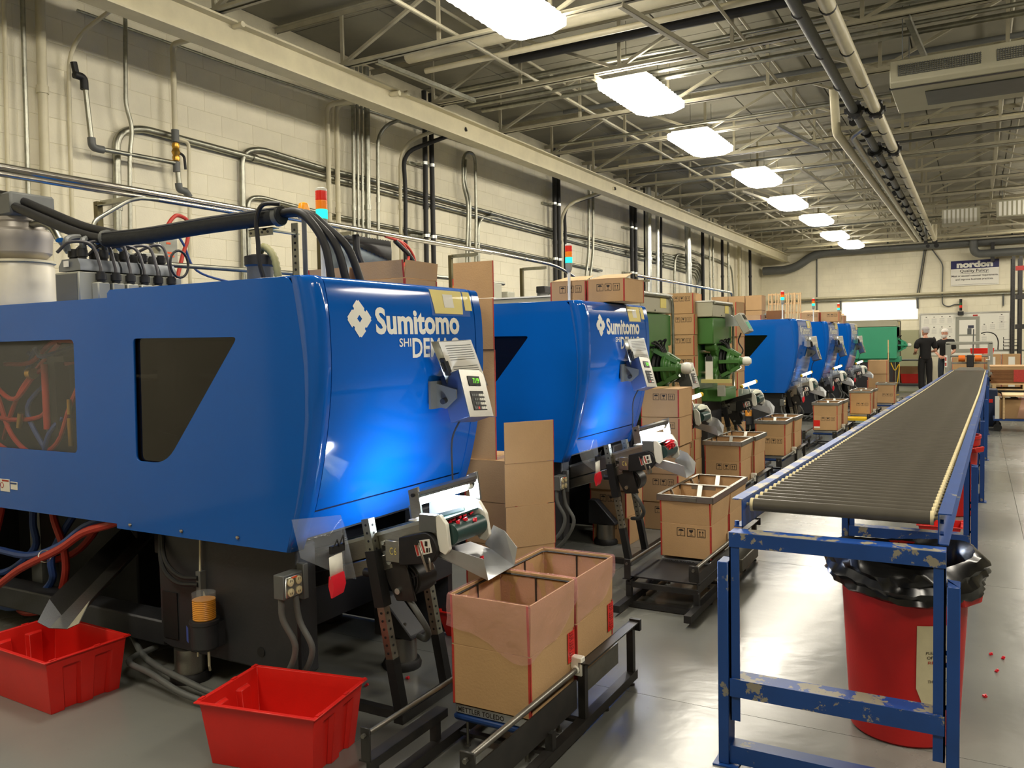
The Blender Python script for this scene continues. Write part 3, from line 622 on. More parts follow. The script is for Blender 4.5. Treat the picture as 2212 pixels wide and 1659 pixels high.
def heater(x, y, label):
    t = thing('unit_heater', label, 'heater', (x, y, 4.0)); part('hanger_rod', B().cyl((.1, .25, .35), (.1, .25, 1.0), .008, n=6), M_GREYD, t); part('hanger_rod', B().cyl((.65, .25, .35), (.65, .25, 1.0), .008, n=6), M_GREYD, t); part('housing', B().box(0, .75, 0, .5, 0, .35), M_BEIGE, t, bev=.01)
    for k in range(8): part('louvre', B().box(.04+k*.085, .09+k*.085, -.012, 0, .03, .32), M_WHITE, t)
heater(-.7, 21, 'left one of the two small louvred heaters far under the ceiling'); heater(.35, 20.4, 'right one of the two small louvred heaters far under the ceiling')
# ================================================================ BLUE MOULDING MACHINES
PR = [(.725, -.178), (.80, -.143), (.906, -.103), (1.0, -.076), (1.094, -.053), (1.19, -.034), (1.279, -.019), (1.37, -.006), (1.461, 0), (1.55, .001), (1.641, -.0015), (1.69, -.0045), (1.72, -.0082), (1.74, -.0116), (1.76, -.0155), (1.78, -.0196), (1.80, -.024), (1.812, -.0275), (1.822, -.034), (1.830, -.045), (1.835, -.06), (1.838, -.09)]
PI_ = [(.725, -.196), (.80, -.17), (.906, -.14), (1.0, -.115), (1.094, -.097), (1.19, -.081), (1.279, -.071), (1.37, -.067), (1.461, -.067), (1.55, -.074), (1.641, -.087), (1.74, -.103), (1.80, -.114), (1.824, -.12), (1.836, -.13)]
def prof(z, P=PR):
    if z <= P[0][0]: return P[0][1]
    for (a, x0), (b, x1) in zip(P, P[1:]):
        if z <= b: return x0+(x1-x0)*(z-a)/(b-a)
    return P[-1][1]
def strip(y0, y1, z0, z1, dx=0., P=PR, n=24, back=.0):
    rows = []
    zs = [z0+(min(z1, 1.69)-z0)*i/n for i in range(n+1)]+[q for q in (1.72, 1.74, 1.76, 1.78, 1.80, 1.812, 1.822, 1.830, 1.835, 1.838) if q <= z1]
    b = B(); a = [(prof(z, P)+dx, z) for z in zs]
    poly = a+[(x-.012, z) for x, z in reversed(a)]
    return b.prism(poly, y0, y1, 'y')
def mirrorx(vf): return [(-u, v) for u, v in vf[0]], vf[1]
def machine(label, glass=True, full=True):
    t = thing('moulding_machine', label, 'machine', group='blue moulding machines')
    Y1 = 1.24
    # near side cover with the slanted smoked window
    out = [(-1.27, .722)]+[(prof(z, PI_), z) for z in [.722, .8, .9, 1.0, 1.1, 1.2, 1.3, 1.4, 1.5, 1.6, 1.7, 1.8]]+[(-.14, 1.826), (-.16, 1.834), (-1.25, 1.834), (-1.27, 1.82)]
    hole = roundpoly([(-1.098, 1.607), (-.432, 1.600), (-.905, 1.046), (-1.112, 1.048)], [.02, .03, .09, .03], 5)
    plate_holes(out, [hole], .012, lambda u, v, w: (u, w, v), 'side_cover', M_BLUE, t)
    part('window', B().box(-1.13, -.42, .012, .018, 1.03, 1.62), M_GLASSD, t)
    out = [(-3.2, .74), (-1.272, .74), (-1.272, 1.788), (-1.29, 1.80), (-3.2, 1.80)]
    h2 = roundpoly([(-2.62, 1.612), (-1.556, 1.612), (-1.566, 1.060), (-2.62, 1.060)], .03, 4)
    plate_holes(out, [h2], .012, lambda u, v, w: (u, w+.012, v), 'rear_cover', M_BLUE, t)
    part('rear_window', B().box(-2.65, -1.53, .024, .028, 1.03, 1.64), mat('clear guard', (200, 200, 196), .05, alpha=.10, spec=.8), t)
    # rounded near corner, front door, skirt, end strip
    zs = [.722+(1.72-.722)*i/16 for i in range(17)]+[1.74, 1.76, 1.78, 1.80, 1.812, 1.822, 1.83, 1.834]
    rows = []
    for z in zs:
        xi, xo = prof(z, PI_), prof(z); rows.append([(xi, -.004, z), (xi+(xo-xi)*.55, .006, z), (xi+(xo-xi)*.9, .035, z), (xo, .07, z)])
    part('corner_cover', B().sheet(rows), M_BLUE, t, thick=.008)
    part('front_door', strip(.078, 1.165, .885, 1.838), M_BLUE, t)
    part('lower_skirt', strip(.078, 1.165, .765, .876, -.004), M_BLUE, t)
    part('end_strip', strip(1.173, Y1, .73, 1.832, 0), M_BLUE, t)
    part('seam_backing', strip(.05, 1.2, .78, 1.80, -.02), M_BLUED, t)
    part('top_cover', B().box(-1.262, -.085, .0, Y1, 1.824, 1.8355), M_BLUE, t, bev=.004)
    part('top_cover', B().box(-3.2, -1.27, .01, Y1, 1.79, 1.80), M_BLUE, t)
    part('far_cover', B().box(-3.2, -.2, Y1-.01, Y1, .74, 1.82), M_BLUE, t)
    part('inner_floor', B().box(-3.2, -.2, .02, Y1-.02, .745, .755), M_BASE, t)
    part('rear_end', B().box(-3.21, -3.2, .01, Y1, .74, 1.80), M_BASE, t)  # end panel added so the hollow behind the rear window stays dark
    part('dark_inner_sheet', B().box(-3.19, -.22, Y1-.08, Y1-.05, .76, 1.78), M_BLACK, t)  # black sheet puts the shade of the hollow interior into colour
    if full:
        # tie bars and platens seen through the smoked window
        part('platen', B().box(-.62, -.45, .3, 1.1, .8, 1.6), M_STEELG, t, bev=.01)
        part('platen', B().box(-1.35, -1.2, .3, 1.1, .8, 1.6), M_STEELG, t, bev=.01)
        for z in (.95, 1.42): part('tie_bar', B().cyl((-1.9, .4, z), (-.4, .4, z), .03), M_CHROME, t)
        g = B().box(-1.09, -.6, .1, .14, .78, .98).box(-1.1, -.6, .12, .4, 1.0, 1.01)
        part('inner_tray', g, M_BASE, t)
        g = B()
        for k in range(6): g.bar((-1.08+k*.085, .1, 1.17-k*.012), (-1.04+k*.085, .24, 1.19-k*.012), .012, .005)
        g.bar((-1.1, .1, 1.175), (-.62, .1, 1.105), .014, .006).bar((-1.06, .24, 1.195), (-.58, .24, 1.12), .014, .006)
        part('cable_ladder', g, M_STEELG, t)
    # cover bolts
    for x, z in ((-1.17, .748), (-.82, .752), (-.47, .757)): part('bolt', B().sphere((x, -.009, z), .009, 8), M_CHROME, t)
    # badge
    eps = .0022
    def onface(y0, z0): return lambda u, v: (prof(z0+v)+eps, y0+u, z0+v)
    def subdiv_add(b, vf, fn): return decal(b, vf, fn)
    lg = B()
    decal(lg, fit(text2d('Sumitomo', 1, .035), w=.655, h=.118), onface(.362, 1.600))
    decal(lg, fit(text2d('SHI', 1, .012), w=.088, h=.038), onface(.522, 1.545))
    decal(lg, fit(text2d('DEMAC'.replace('C', 'G'), 1, .02), w=.385, h=.092), onface(.62, 1.493))
    part('badge_lettering', lg, M_WHITE, t, smooth=False, flat=True)
    # emblem: notched diamond with a square hole
    c, r = (.258, 1.666), .078
    q = []
    for k in range(4):
        a = k*PI/2; ca, sa = math.cos(a), math.sin(a)
        for u, v in ((1.0, -.08), (.95, 0), (1.0, .08), (.66, .48), (.55, .38), (.44, .46), (.48, .56)): q.append((c[0]+r*(u*ca-v*sa)*.98, c[1]+r*(u*sa+v*ca)*1.0))
    hl = [(c[0]+.016*x, c[1]+.016*y) for x, y in ((1, 0), (0, 1), (-1, 0), (0, -1))]
    plate_holes(q, [hl], 0, lambda u, v, w: (prof(v)+eps, u, v), 'emblem', M_WHITE, t, smooth=False)
    # card pouch on the door
    cp = B().sheet([[(prof(z)+.003, .80+(1.815-z)*.14, z), (prof(z)+.003, 1.075-(1.815-z)*.14, z)] for z in (1.815, 1.80, 1.785, 1.765, 1.745, 1.72, 1.70)])
    pc = part('card_pouch', cp, M_YPAPER, t)
    pr = B().sheet([[(prof(z)+.0045, .90, z), (prof(z)+.0045, .985, z)] for z in (1.795, 1.78, 1.765, 1.745, 1.73)])
    part('card', pr, M_PAPER, pc)
    sl = B().sheet([[(prof(z)+.007, .785, z), (prof(z)+.007, 1.12, z)] for z in (1.825, 1.81, 1.79, 1.77, 1.745, 1.72, 1.69)])
    part('pouch_film', sl, M_CLEAR, pc)
    part('tag_card', B().sheet([[(prof(z)+.003, 1.085, z), (prof(z)+.003, 1.15, z)] for z in (1.815, 1.80, 1.785, 1.765, 1.745, 1.72)]), M_YPAPER, t, label='yellow card with a black mark')
    # base, niche, beams
    base = [(-1.13, .17), (-1.06, .15), (-.245, .15), (-.245, .72), (-1.13, .72)]
    part('base', B().prism(base, .10, .22, 'y'), M_BASE, t, bev=.01); part('base', B().box(-1.13, -.66, .22, 1.15, .15, .72), M_BASE, t)
    part('dark_filler', B().box(-3.18, -2.0, .62, 1.14, .02, .735), M_BASE, t, bev=.01); part('dark_end_sheet', B().box(-3.22, -3.2, .1, 1.2, .02, .74), M_BASE, t)  # dark block and end sheet added so the space underneath stays black
    part('base_niche', B().box(-1.10, -1.0, .094, .101, .2, .42), M_BLACK, t)
    part('base_hole', B().cyl((-.47, .096, .23), (-.47, .101, .23), .022), M_BLACK, t)
    part('frame_beam', B().box(-3.1, -1.13, .12, .26, .14, .26), M_BASE, t, bev=.008)
    part('frame_beam', B().box(-3.1, -1.13, .95, 1.15, .14, .3), M_BASE, t, bev=.008)
    part('frame_beam', B().box(-.245, -.16, .85, 1.15, .34, .74), M_BASE, t, bev=.008)
    part('frame_leg', B().bar((-1.22, .5, .2), (-1.30, .5, .6), .06, .06), M_BASE, t)
    part('cross_tray', B().box(-1.62, -1.13, .45, 1.0, .46, .58), M_GREYD, t, bev=.006)
    part('rear_post', B().box(-2.5, -2.4, .3, .4, .2, .74), M_GREYD, t)
    part('dark_backdrop', B().box(-3.2, -.2, 1.16, 1.2, .02, .74), M_BASE, t)  # dark sheet standing in for the deep shade under the machine
    def foot(x, y):
        f = part('foot', B().cyl((x, y, .035), (x, y, .155), .072, n=20), M_ALU, t)
        part('rubber_pad', B().lathe([(.092, 0), (.095, .02), (.085, .04), (.06, .042)], (x, y, 0), 20), M_BLACK, f)
    foot(-.99, .15); foot(-.18, .72); foot(-.99, 1.08)
    part('foot_plate', B().prism([(-.30, .155), (-.08, .155), (-.08, .175), (-.24, .34), (-.30, .34)], .66, .78, 'y'), M_BASE, t, bev=.006)
    part('anchor_bolt', B().cyl((-.13, .68, .17), (-.13, .68, .23), .009, n=6).cyl((-.13, .68, .175), (-.13, .68, .19), .018, n=6), M_STEELG, t)
    # lubricator
    lb = part('lubricator', B().lathe([(.045, .22), (.062, .235), (.062, .335), (.066, .34), (.066, .355), (.05, .356)], (-.745, .035, 0), 20).box(-.80, -.69, .05, .10, .23, .34), M_BASE, t)
    rb = []
    for i in range(22): rb.append((.048+(.0022 if i % 2 else 0), .357+i*.0042))
    part('grease_reservoir', B().lathe(rb, (-.745, .035, 0), 20), M_AMBER, lb)
    part('reservoir_cap', B().lathe([(.051, .448), (.052, .475), (.03, .482)], (-.745, .035, 0), 20), M_CLEAR, lb)
    part('warning_label', B().add([(-.90, .097, .27), (-.83, .097, .27), (-.83, .097, .34), (-.90, .097, .34)], [(0, 1, 2, 3)]), M_BASE, lb)
    lt = B()
    for k in range(4): decal(lt, fit(text2d('GREASE ONLY'[:8+k], 1, .01), w=.062, h=.010), (lambda kk: lambda u, v: (-.896+u, .0955, .325-.0165*kk+v))(k))
    part('label_print', lt, M_YEL, lb, flat=True, smooth=False)
    part('blue_label', B().add([(-.825+.0, -.0, .255), (-.79, -.018, .255), (-.79, -.018, .325), (-.825, 0, .325)], [(0, 1, 2, 3)]), mat('blue label', (60, 84, 170), .5), lb)
    [part('grease_line', q, M_CREAM, lb) for q in (B().tube([(-.80, .09, .42), (-.82, .08, .50), (-.82, .085, .60), (-.82, .09, .70)], .005, 6), B().tube([(-.72, .03, .22), (-.72, .03, .15), (-.74, .05, .12)], .006, 6), B().tube([(-.79, .03, .22), (-.79, .03, .18)], .005, 6))]
    part('grease_block', B().box(-.835, -.805, .07, .10, .43, .55), M_GREYD, lb)
    part('grease_hose', B().tube(catmull([(-.82, .07, .52), (-.93, .06, .52), (-1.04, .07, .58), (-1.09, .1, .70)]), .011, 8).tube(catmull([(-.82, .07, .49), (-.95, .055, .49), (-1.05, .06, .56), (-1.1, .1, .70)]), .011, 8), M_BLACK, lb)
    # outlet box on the base corner
    ob = part('outlet_box', B().box(-.262, -.205, -.02, .09, .525, .625).box(-.24, -.2, .09, .12, .5, .65), M_GREYD, t, bev=.003)
    pl = part('face_plate', B().box(-.205, -.198, -.013, .083, .532, .618), M_GALVB, ob, bev=.004)
    o8 = B()
    for yy in (.012, .058):
        for zz in (.552, .594): o8.lathe([(.017, 0), (.017, .004), (.015, .005)], (-.198, yy, zz), 14, 'x')
    part('receptacle', o8, M_ROLLEND, ob)
    sl = B()
    for yy in (.012, .058):
        for zz in (.548, .600): sl.box(-.1932, -.1925, yy-.006, yy-.003, zz-.005, zz+.005).box(-.1932, -.1925, yy+.003, yy+.006, zz-.004, zz+.004)
    part('receptacle_slots', sl, M_BLACK, ob)
    part('outlet_label', B().box(-.1975, -.1965, .02, .05, .607, .615), M_ORANGE, ob)
    part('flex_conduit', B().tube(catmull([(-.24, .0, .53), (-.235, .0, .44), (-.19, .02, .33), (-.23, .02, .22), (-.33, .03, .13), (-.42, .04, .05)]), .013, 10), M_GREYD, ob)
    part('flex_conduit', B().tube(catmull([(-.22, .06, .53), (-.20, .06, .42), (-.145, .07, .31), (-.19, .07, .2), (-.27, .08, .11), (-.36, .09, .04)]), .013, 10), M_GREYD, ob)
    # acrylic pocket with the sample bag
    ap = part('document_holder', B().sheet([[(-.02, -.15, .90), (.03, -.16, .76)], [(.045, .05, .885), (.07, .04, .64)]]), M_CLEAR, t, thick=.003)
    part('holder_side', B().sheet([[(.045, .05, .885), (.07, .04, .64)], [(-.04, .17, .81), (0.03, .15, .60)]]), M_CLEAR, ap, thick=.003)
    part('binder_clip', B().box(.075, .09, .0, .075, .755, .785).tube([(.09, .01, .78), (.10, .02, .81), (.09, .04, .78)], .003, 6).tube([(.09, .04, .78), (.10, .055, .82), (.09, .07, .78)], .003, 6).xf(Matrix.Translation((0, -.055, 0))), M_BLACK, ap)
    part('tag', B().sheet([[(.083, -.01, .745), (.084, -.008, .66)], [(.083, .065, .752), (.084, .067, .665)]]).xf(Matrix.Translation((0, -.055, 0))), M_PAPER, ap, thick=.001)
    part('sample_bag', B().loft([[(.076, -.006, .66), (.09, -.006, .66), (.09, .066, .665), (.076, .066, .665)], [(.07, -.004, .62), (.098, -.004, .62), (.098, .066, .62), (.07, .066, .62)], [(.08, -.002, .575), (.086, -.002, .575), (.086, .064, .582), (.08, .064, .582)]]).xf(Matrix.Translation((0, -.055, .01))), M_PINK, ap)
    return t
def place(o, dx, dy, label=None): o.location = (dx, dy, 0); return o
MACH = machine('large blue moulding machine with white lettering, nearest and largest in the photo')
MACH.location = (-2.24, 2.45, 0)
X2 = (-2.30, -2.32, -2.34, -2.36)
for (x, y), lab in zip(((-2.30, 5.13), (-2.33, 12.9), (-2.33, 15.85), (-2.33, 18.9)), ('blue moulding machine second from the camera, behind the tall open carton', 'blue moulding machine behind the second green machine, third blue one from the camera', 'blue moulding machine second farthest of the row, mostly hidden by the third', 'farthest blue moulding machine, beside the teal machine')):
    dup(MACH, (x, y, 0), label=lab)
# hoses and chute of the first machine (only this one shows them)
H1 = []
def hose(pts, m, r=.016, n=8, label=None, name='hose'): 
    q = [Vector(p)-Vector((-2.24, 2.45, 0)) for p in pts]
    part(name, B().tube(catmull(q, 5), r, n), m, MACH)
for pts, m in [([(-3.5, 2.52, .78), (-3.62, 2.5, .725), (-3.82, 2.48, .665), (-4.01, 2.47, .565), (-4.34, 2.46, .43), (-4.65, 2.46, .27), (-5, 2.5, .2)], M_HRED), ([(-3.5, 2.56, .77), (-3.64, 2.55, .75), (-3.89, 2.54, .68), (-4.1, 2.53, .56), (-4.4, 2.55, .47), (-4.8, 2.6, .45)], M_HBLUE),
        ([(-4.45, 2.75, .8), (-4.46, 2.72, .66), (-4.34, 2.7, .47), (-4.35, 2.7, .31), (-4.47, 2.7, .15), (-4.75, 2.7, .07), (-5.1, 2.8, .12)], M_HRED), ([(-4.62, 2.72, .8), (-4.62, 2.7, .6), (-4.61, 2.7, .46), (-4.83, 2.68, .31), (-5.1, 2.7, .25)], M_HBLUE),
        ([(-4.3, 2.85, .8), (-4.44, 2.7, .46), (-4.43, 2.68, .3), (-4.57, 2.66, .19), (-4.8, 2.66, .10), (-5.1, 2.7, .08)], M_HBLUE), ([(-4.2, 2.9, .8), (-4.3, 2.9, .6), (-4.5, 2.85, .4), (-4.9, 2.8, .3)], M_HRED), ([(-4.7, 2.6, .8), (-4.75, 2.58, .6), (-4.9, 2.6, .4)], M_HRED)]:
    hose(pts, m, .02)
W0 = [([(-4.9, 2.75, 1.49), (-4.6, 2.72, 1.50), (-4.37, 2.7, 1.60), (-4.21, 2.72, 1.61), (-4.1, 2.8, 1.56)], M_HRED), ([(-4.7, 2.75, 1.44), (-4.52, 2.7, 1.57), (-4.40, 2.66, 1.53), (-4.3, 2.75, 1.57), (-4.2, 2.8, 1.6)], M_HBLUE), ([(-5, 2.7, 1.38), (-4.87, 2.66, 1.376), (-4.6, 2.62, 1.30), (-4.46, 2.68, 1.45), (-4.25, 2.75, 1.5)], M_HRED), ([(-4.9, 2.7, 1.3), (-4.7, 2.65, 1.1), (-4.5, 2.65, 1.0), (-4.33, 2.68, 1.06), (-4.23, 2.7, 1.26), (-4.2, 2.75, 1.4)], M_HRED),
      ([(-4.75, 2.8, 1.55), (-4.5, 2.76, 1.42), (-4.62, 2.7, 1.25), (-4.5, 2.7, 1.05), (-4.4, 2.75, .9)], M_HBLUE), ([(-5, 2.7, 1.2), (-4.72, 2.66, 1.18), (-4.5, 2.7, 1.2), (-4.36, 2.68, 1.3)], M_HRED), ([(-4.95, 2.62, 1.12), (-4.72, 2.6, 1.04), (-4.55, 2.65, .95)], M_HRED), ([(-4.9, 2.72, 1.06), (-4.72, 2.66, 1.2), (-4.6, 2.66, 1.35), (-4.5, 2.7, 1.47), (-4.3, 2.7, 1.6)], M_HRED), ([(-4.45, 2.66, .9), (-4.36, 2.65, 1.1), (-4.3, 2.7, 1.2)], M_HBLUE)]
for p, m in W0: hose(p, m, .013)
# manifold inside the rear window
mo = Vector((-2.24, 2.45, 0))
mf = part('manifold', B().box(-4.37-mo.x, -4.22-mo.x, .22, .30, 1.50, 1.53).box(-4.40-mo.x, -4.30-mo.x, .22, .30, 1.10, 1.50), M_BLACK, MACH)
part('flow_tube', B().cyl((-4.36-mo.x, .2, 1.14), (-4.36-mo.x, .2, 1.49), .018), M_HRED, mf)
part('fittings', B().cyl((-4.22-mo.x, .24, 1.05), (-4.22-mo.x, .24, 1.2), .014).cyl((-4.22-mo.x, .24, 1.22), (-4.22-mo.x, .24, 1.3), .012).cyl((-4.5-mo.x, .2, 1.44), (-4.46-mo.x, .2, 1.44), .03).cyl((-4.62-mo.x, .2, 1.14), (-4.6-mo.x, .2, 1.22), .016), M_BRASS, mf)
part('cable_tie', B().cyl((-4.16-mo.x, .03, .508), (-4.15-mo.x, .03, .512), .032, n=14, caps=False), M_WHITE, MACH, thick=.002)
# rejects chute: folded sheet trough
ch = thing('sheet_metal_chute', 'folded sheet steel trough sloping down into the left red tote', 'chute', (-3.61, 2.2, .305))
def chute():
    a0, a1 = Vector((0, 0, 0)), Vector((-.36, .58, .33))   # trough axis, toward the machine
    a1 = Vector((-.36, .72, .22)); side = Vector((1, .35, 0)).normalized()*.07
    rows = []
    for t_, k in ((0, .35), (.12, 1), (1, 1)):
        c = a0+(a1-a0)*t_
        rows.append([c-side*1.5+Vector((0, 0, .075*k)), c-side*.65, c, c+side*.65, c+side*1.5+Vector((0, 0, .075*k))])
    return B().sheet(rows)
part('trough', chute(), M_ALU, ch, thick=.003, smooth=False)
# stickers on the rear cover
for nm, x0, x1, z0, z1, lab in (('warning_sticker', -2.235, -2.15, .83, .895, 'white sticker with a red band'), ('warning_sticker', -2.14, -2.08, .845, .885, None)):
    s = part(nm, B().box(x0, x1, .003, .0055, z0, z1), M_PAPER, MACH, label=lab)
    part('sticker_band', B().box(x0+(.02 if lab else 0), x1-.005, .0015, .0028, z1-.012, z1-.004), M_TAPE if lab else M_SBLUE, s)
    if lab: part('sticker_ring', B().tube([(x0+.018+.014*math.cos(k*PI/8), .002, (z0+z1)/2+.014*math.sin(k*PI/8)) for k in range(16)], .0015, 5, closed=True), M_TAPE, s)
# flexible conduits lying along the base
solo('flex_conduit', B().tube(catmull([(-3.95, 2.75, .10), (-3.8, 2.70, .09), (-3.42, 2.50, .10), (-3.1, 2.44, .08), (-2.85, 2.46, .04), (-2.6, 2.55, .016)]), .015, 10), M_GREYD, 'upper grey flexible conduit lying in front of the first machine base', 'conduit')
solo('flex_conduit', B().tube(catmull([(-3.5, 2.62, .10), (-3.46, 2.44, .10), (-3.25, 2.40, .09), (-3.0, 2.38, .05), (-2.75, 2.42, .016)]), .014, 10), M_GREYD, 'lower grey flexible conduit crossing over the first machine foot', 'conduit')

# signal towers
def tower(label, x, y, scale=1., lit=True, amberlow=True):
    t = thing('signal_tower', label, 'signal light', (x, y, 1.837))
    h = .30
    part('pole', B().cyl((0, 0, 0), (0, 0, h-.04), .011, n=12).cyl((0, 0, 0), (0, 0, .012), .03, n=14), M_WHITE, t)
    part('base_socket', B().lathe([(.012, h-.07), (.022, h-.05), (.025, h-.03), (.025, h)], (0, 0, 0), 16), M_GREY, t)
    def seg(z0, z1): return B().lathe([(.026+(.0008 if i % 2 else 0), z0+(z1-z0)*i/8) for i in range(9)], (0, 0, 0), 18)
    part('green_lamp', seg(h, h+.042), M_LGRN if lit else mat('signal green unlit', (40, 120, 60), .3), t)
    part('amber_lamp', seg(h+.043, h+.083), M_LAMB, t); part('red_lamp', seg(h+.084, h+.126), M_LRED, t)
    part('cap', B().lathe([(.026, h+.127), (.026, h+.137), (.015, h+.142)], (0, 0, 0), 18), M_WHITE, t)
    return t
tower('signal tower lit green on the first blue machine, tallest in the photo', -2.62, 2.92)
tower('signal tower lit green on the second blue machine', -2.64, 5.6)
tower('signal tower lit green on the third blue machine', -2.62, 13.25)
tower('signal tower lit green on the second farthest blue machine', -2.64, 16.15)
tower('signal tower lit green on the farthest blue machine', -2.62, 19.2)
tb = thing('signal_tower', 'red and amber signal lamp with no green, behind the tall carton flap', 'signal light', (-4.1, 6.3, 1.8))
part('pole', B().cyl((0, 0, 0), (0, 0, .22), .011), M_WHITE, tb); part('amber_lamp', B().cyl((0, 0, .23), (0, 0, .28), .027, n=16), M_LAMB, tb); part('red_lamp', B().cyl((0, 0, .28), (0, 0, .34), .027, n=16), M_LRED, tb); part('base_socket', B().cyl((0, 0, .205), (0, 0, .23), .03, n=16), M_BLACK, tb)

# controller box with clipboard
def controller(label, kind=0):
    t = thing('scale_controller', label, 'control box', group='scale controllers')
    R = Matrix.Rotation(math.radians(-17), 3, 'Y') @ Matrix.Rotation(math.radians(-4), 3, 'X')
    c = Vector((.145, .925, 1.315)); T = Matrix.Translation(c) @ R.to_4x4()
    part('enclosure', B().box(-.11, 0, -.105, .105, -.115, .115).xf(T), M_GREYD if kind else mat('bluish enclosure', (74, 90, 128), .35, .4), t, bev=.003)
    part('face_plate', B().box(0, .004, -.105, .105, -.116, .116).xf(T), M_ALU, t, label='stainless face plate')
    part('display', B().box(.004, .007, -.05, .055, .035, .085).xf(T), M_LCD, t, bev=.002)
    dg = B(); decal(dg, fit(text2d('7119', 1, .0), w=.052, h=.026), lambda u, v: (.0076, -.008+u, .048+v)); dg.xf(T)
    for k in range(5): pass
    part('digits', dg, M_LCDG, t, smooth=False, flat=True)
    part('keypad', B().box(.004, .006, -.055, .06, -.085, .01).xf(T), M_BLACK, t)
    kk = B(); kg = B(); kr = B()
    for r in range(4):
        for q in range(7):
            y = -.048+q*.0155; z = -.005-r*.021
            if q < 4 and r in (1, 2) and q < 1: continue
            (kg if (q < 4 and not (r == 3 and q == 2)) else (kr if q < 4 else kk)).box(.006, .0085, y, y+.012, z-.012, z)
    part('number_keys', kk.xf(T), M_WHITE, t); part('function_keys', kg.xf(T), M_GREYD, t); part('stop_key', kr.xf(T), M_REDBIN, t)
    part('mount_arm', B().prism([(0, 1.37), (0, 1.26), (.06, 1.25), (.12, 1.30), (.12, 1.34)], .79, .80, 'y'), M_GREYD, t, label='flat grey bracket')
    part('mount_plate', B().box(0, .012, .74, .86, 1.25, 1.38), M_GREYD, t)
    part('knob', B().cyl((.06, .79, 1.29), (.06, .765, 1.285), .014, n=12), M_BLACK, t)
    part('signal_cable', B().tube(catmull([(.10, .86, 1.20), (.06, .84, 1.1), (.05, .85, .95), (.02, .9, .8), (-.02, .95, .7)]), .005, 6), M_BLACK, t)
    return t
CT = controller('weigh controller with green digits on the first machine, nearest control box'); CT.location = (-2.24, 2.45, 0)
CL = ['weigh controller with green digits on the second blue machine', 'weigh controller on the third blue machine', 'weigh controller on the second farthest blue machine', 'weigh controller on the farthest blue machine']
for (x, y), lab in zip(((-2.30, 5.0), (-2.33, 12.9), (-2.33, 15.85), (-2.33, 18.9)), CL): dup(CT, (x, y, 0), label=lab)
def clipboard(label):
    t = thing('clipboard', label, 'clipboard', group='clipboards on the controllers')
    o = Vector((-2.24, 2.45, 0))
    TL = Vector((-2.175, 3.163, 1.566)); TR = Vector((-2.02, 3.222, 1.569)); 
    TL = Vector((-2.2, 3.163, 1.566)); TR = Vector((-2.13, 3.395, 1.572)); BL = Vector((-2.19, 3.285, 1.345)); BR = Vector((-2.12, 3.53, 1.345))
    nrm = (TR-TL).cross(BL-TL).normalized()
    if nrm.y > 0: nrm = -nrm
    TL, TR, BL, BR = [q-o for q in (TL, TR, BL, BR)]
    part('board', B().add([TL, TR, BR, BL], [(0, 1, 2, 3)]), M_CLEAR if 0 else M_GALVB, t, thick=.004)
    f = lambda u, v: TL+(TR-TL)*u+(BL-TL)*v+nrm*.006
    pp_ = part('paper', B().add([f(.16, .01), f(.99, .01), f(.99, .98), f(.16, .98)], [(0, 1, 2, 3)]), M_PAPER, t)
    g = lambda u, v: TL+(TR-TL)*u+(BL-TL)*v+nrm*.0072
    ln = B()
    for k in range(16):
        v = .1+k*.05; 
        if k in (7, 8): continue
        ln.add([g(.28, v), g(.93, v-.005), g(.93, v+.005), g(.28, v+.01)], [(0, 1, 2, 3)])
    part('print_lines', ln, M_GREYD, pp_, smooth=False, flat=True)
    h = lambda u, v, w: TL+(TR-TL)*u+(BL-TL)*v+nrm*w
    part('clip', B().bar(h(.07, .35, .012), h(.07, .72, .012), .03, .012).bar(h(.13, .42, .02), h(.13, .65, .02), .012, .014).bar(h(.02, .45, .016), h(.02, .62, .016), .01, .02), M_BLACK, t, bev=.002)
    return t
CB = clipboard('clipboard with printed forms propped on the nearest controller'); CB.location = (-2.24, 2.45, 0)
for (x, y), lab in zip(((-2.30, 5.0), (-2.33, 12.9), (-2.33, 15.85), (-2.33, 18.9)), ['clipboard propped on the second controller', 'clipboard on the controller of the third blue machine', 'clipboard on the controller of the second farthest blue machine', 'clipboard on the controller of the farthest blue machine']): dup(CB, (x, y, 0), label=lab)
# ================================================================ CARTONS
def glyphs(b, fn, s=.052, gap=.012, n=3):
    """keep-dry umbrella, fragile glass, this-way-up arrows in square frames; fn(u,v)"""
    def q(pts): b.add([fn(u, v) for u, v in pts], [tuple(range(len(pts)))])
    def rect(x0, y0, x1, y1): q([(x0, y0), (x1, y0), (x1, y1), (x0, y1)])
    for i in range(3-n, 3):
        x = (i-(3-n))*(s+gap); t = .0035
        rect(x, 0, x+s, t); rect(x, s-t, x+s, s); rect(x, t, x+t, s-t); rect(x+s-t, t, x+s, s-t)
        c = x+s/2
        if i == 0:
            q([(c-.018, s*.62), (c+.018, s*.62), (c+.014, s*.76), (c+.006, s*.84), (c-.006, s*.84), (c-.014, s*.76)]); rect(c-.001, s*.2, c+.001, s*.62); rect(c-.007, s*.16, c+.001, s*.21)
        elif i == 1:
            q([(c-.013, s*.82), (c-.011, s*.6), (c, s*.45), (c+.011, s*.6), (c+.013, s*.82)]); rect(c-.0015, s*.22, c+.0015, s*.46); rect(c-.011, s*.16, c+.011, s*.21)
        else:
            for k in (-.009, .009):
                rect(c+k-.0018, s*.22, c+k+.0018, s*.6); q([(c+k-.006, s*.58), (c+k+.006, s*.58), (c+k, s*.82)])
            rect(c-.017, s*.14, c+.017, s*.18)
CS = (.33, .38, .225)      # outside width (x), depth (y), body height
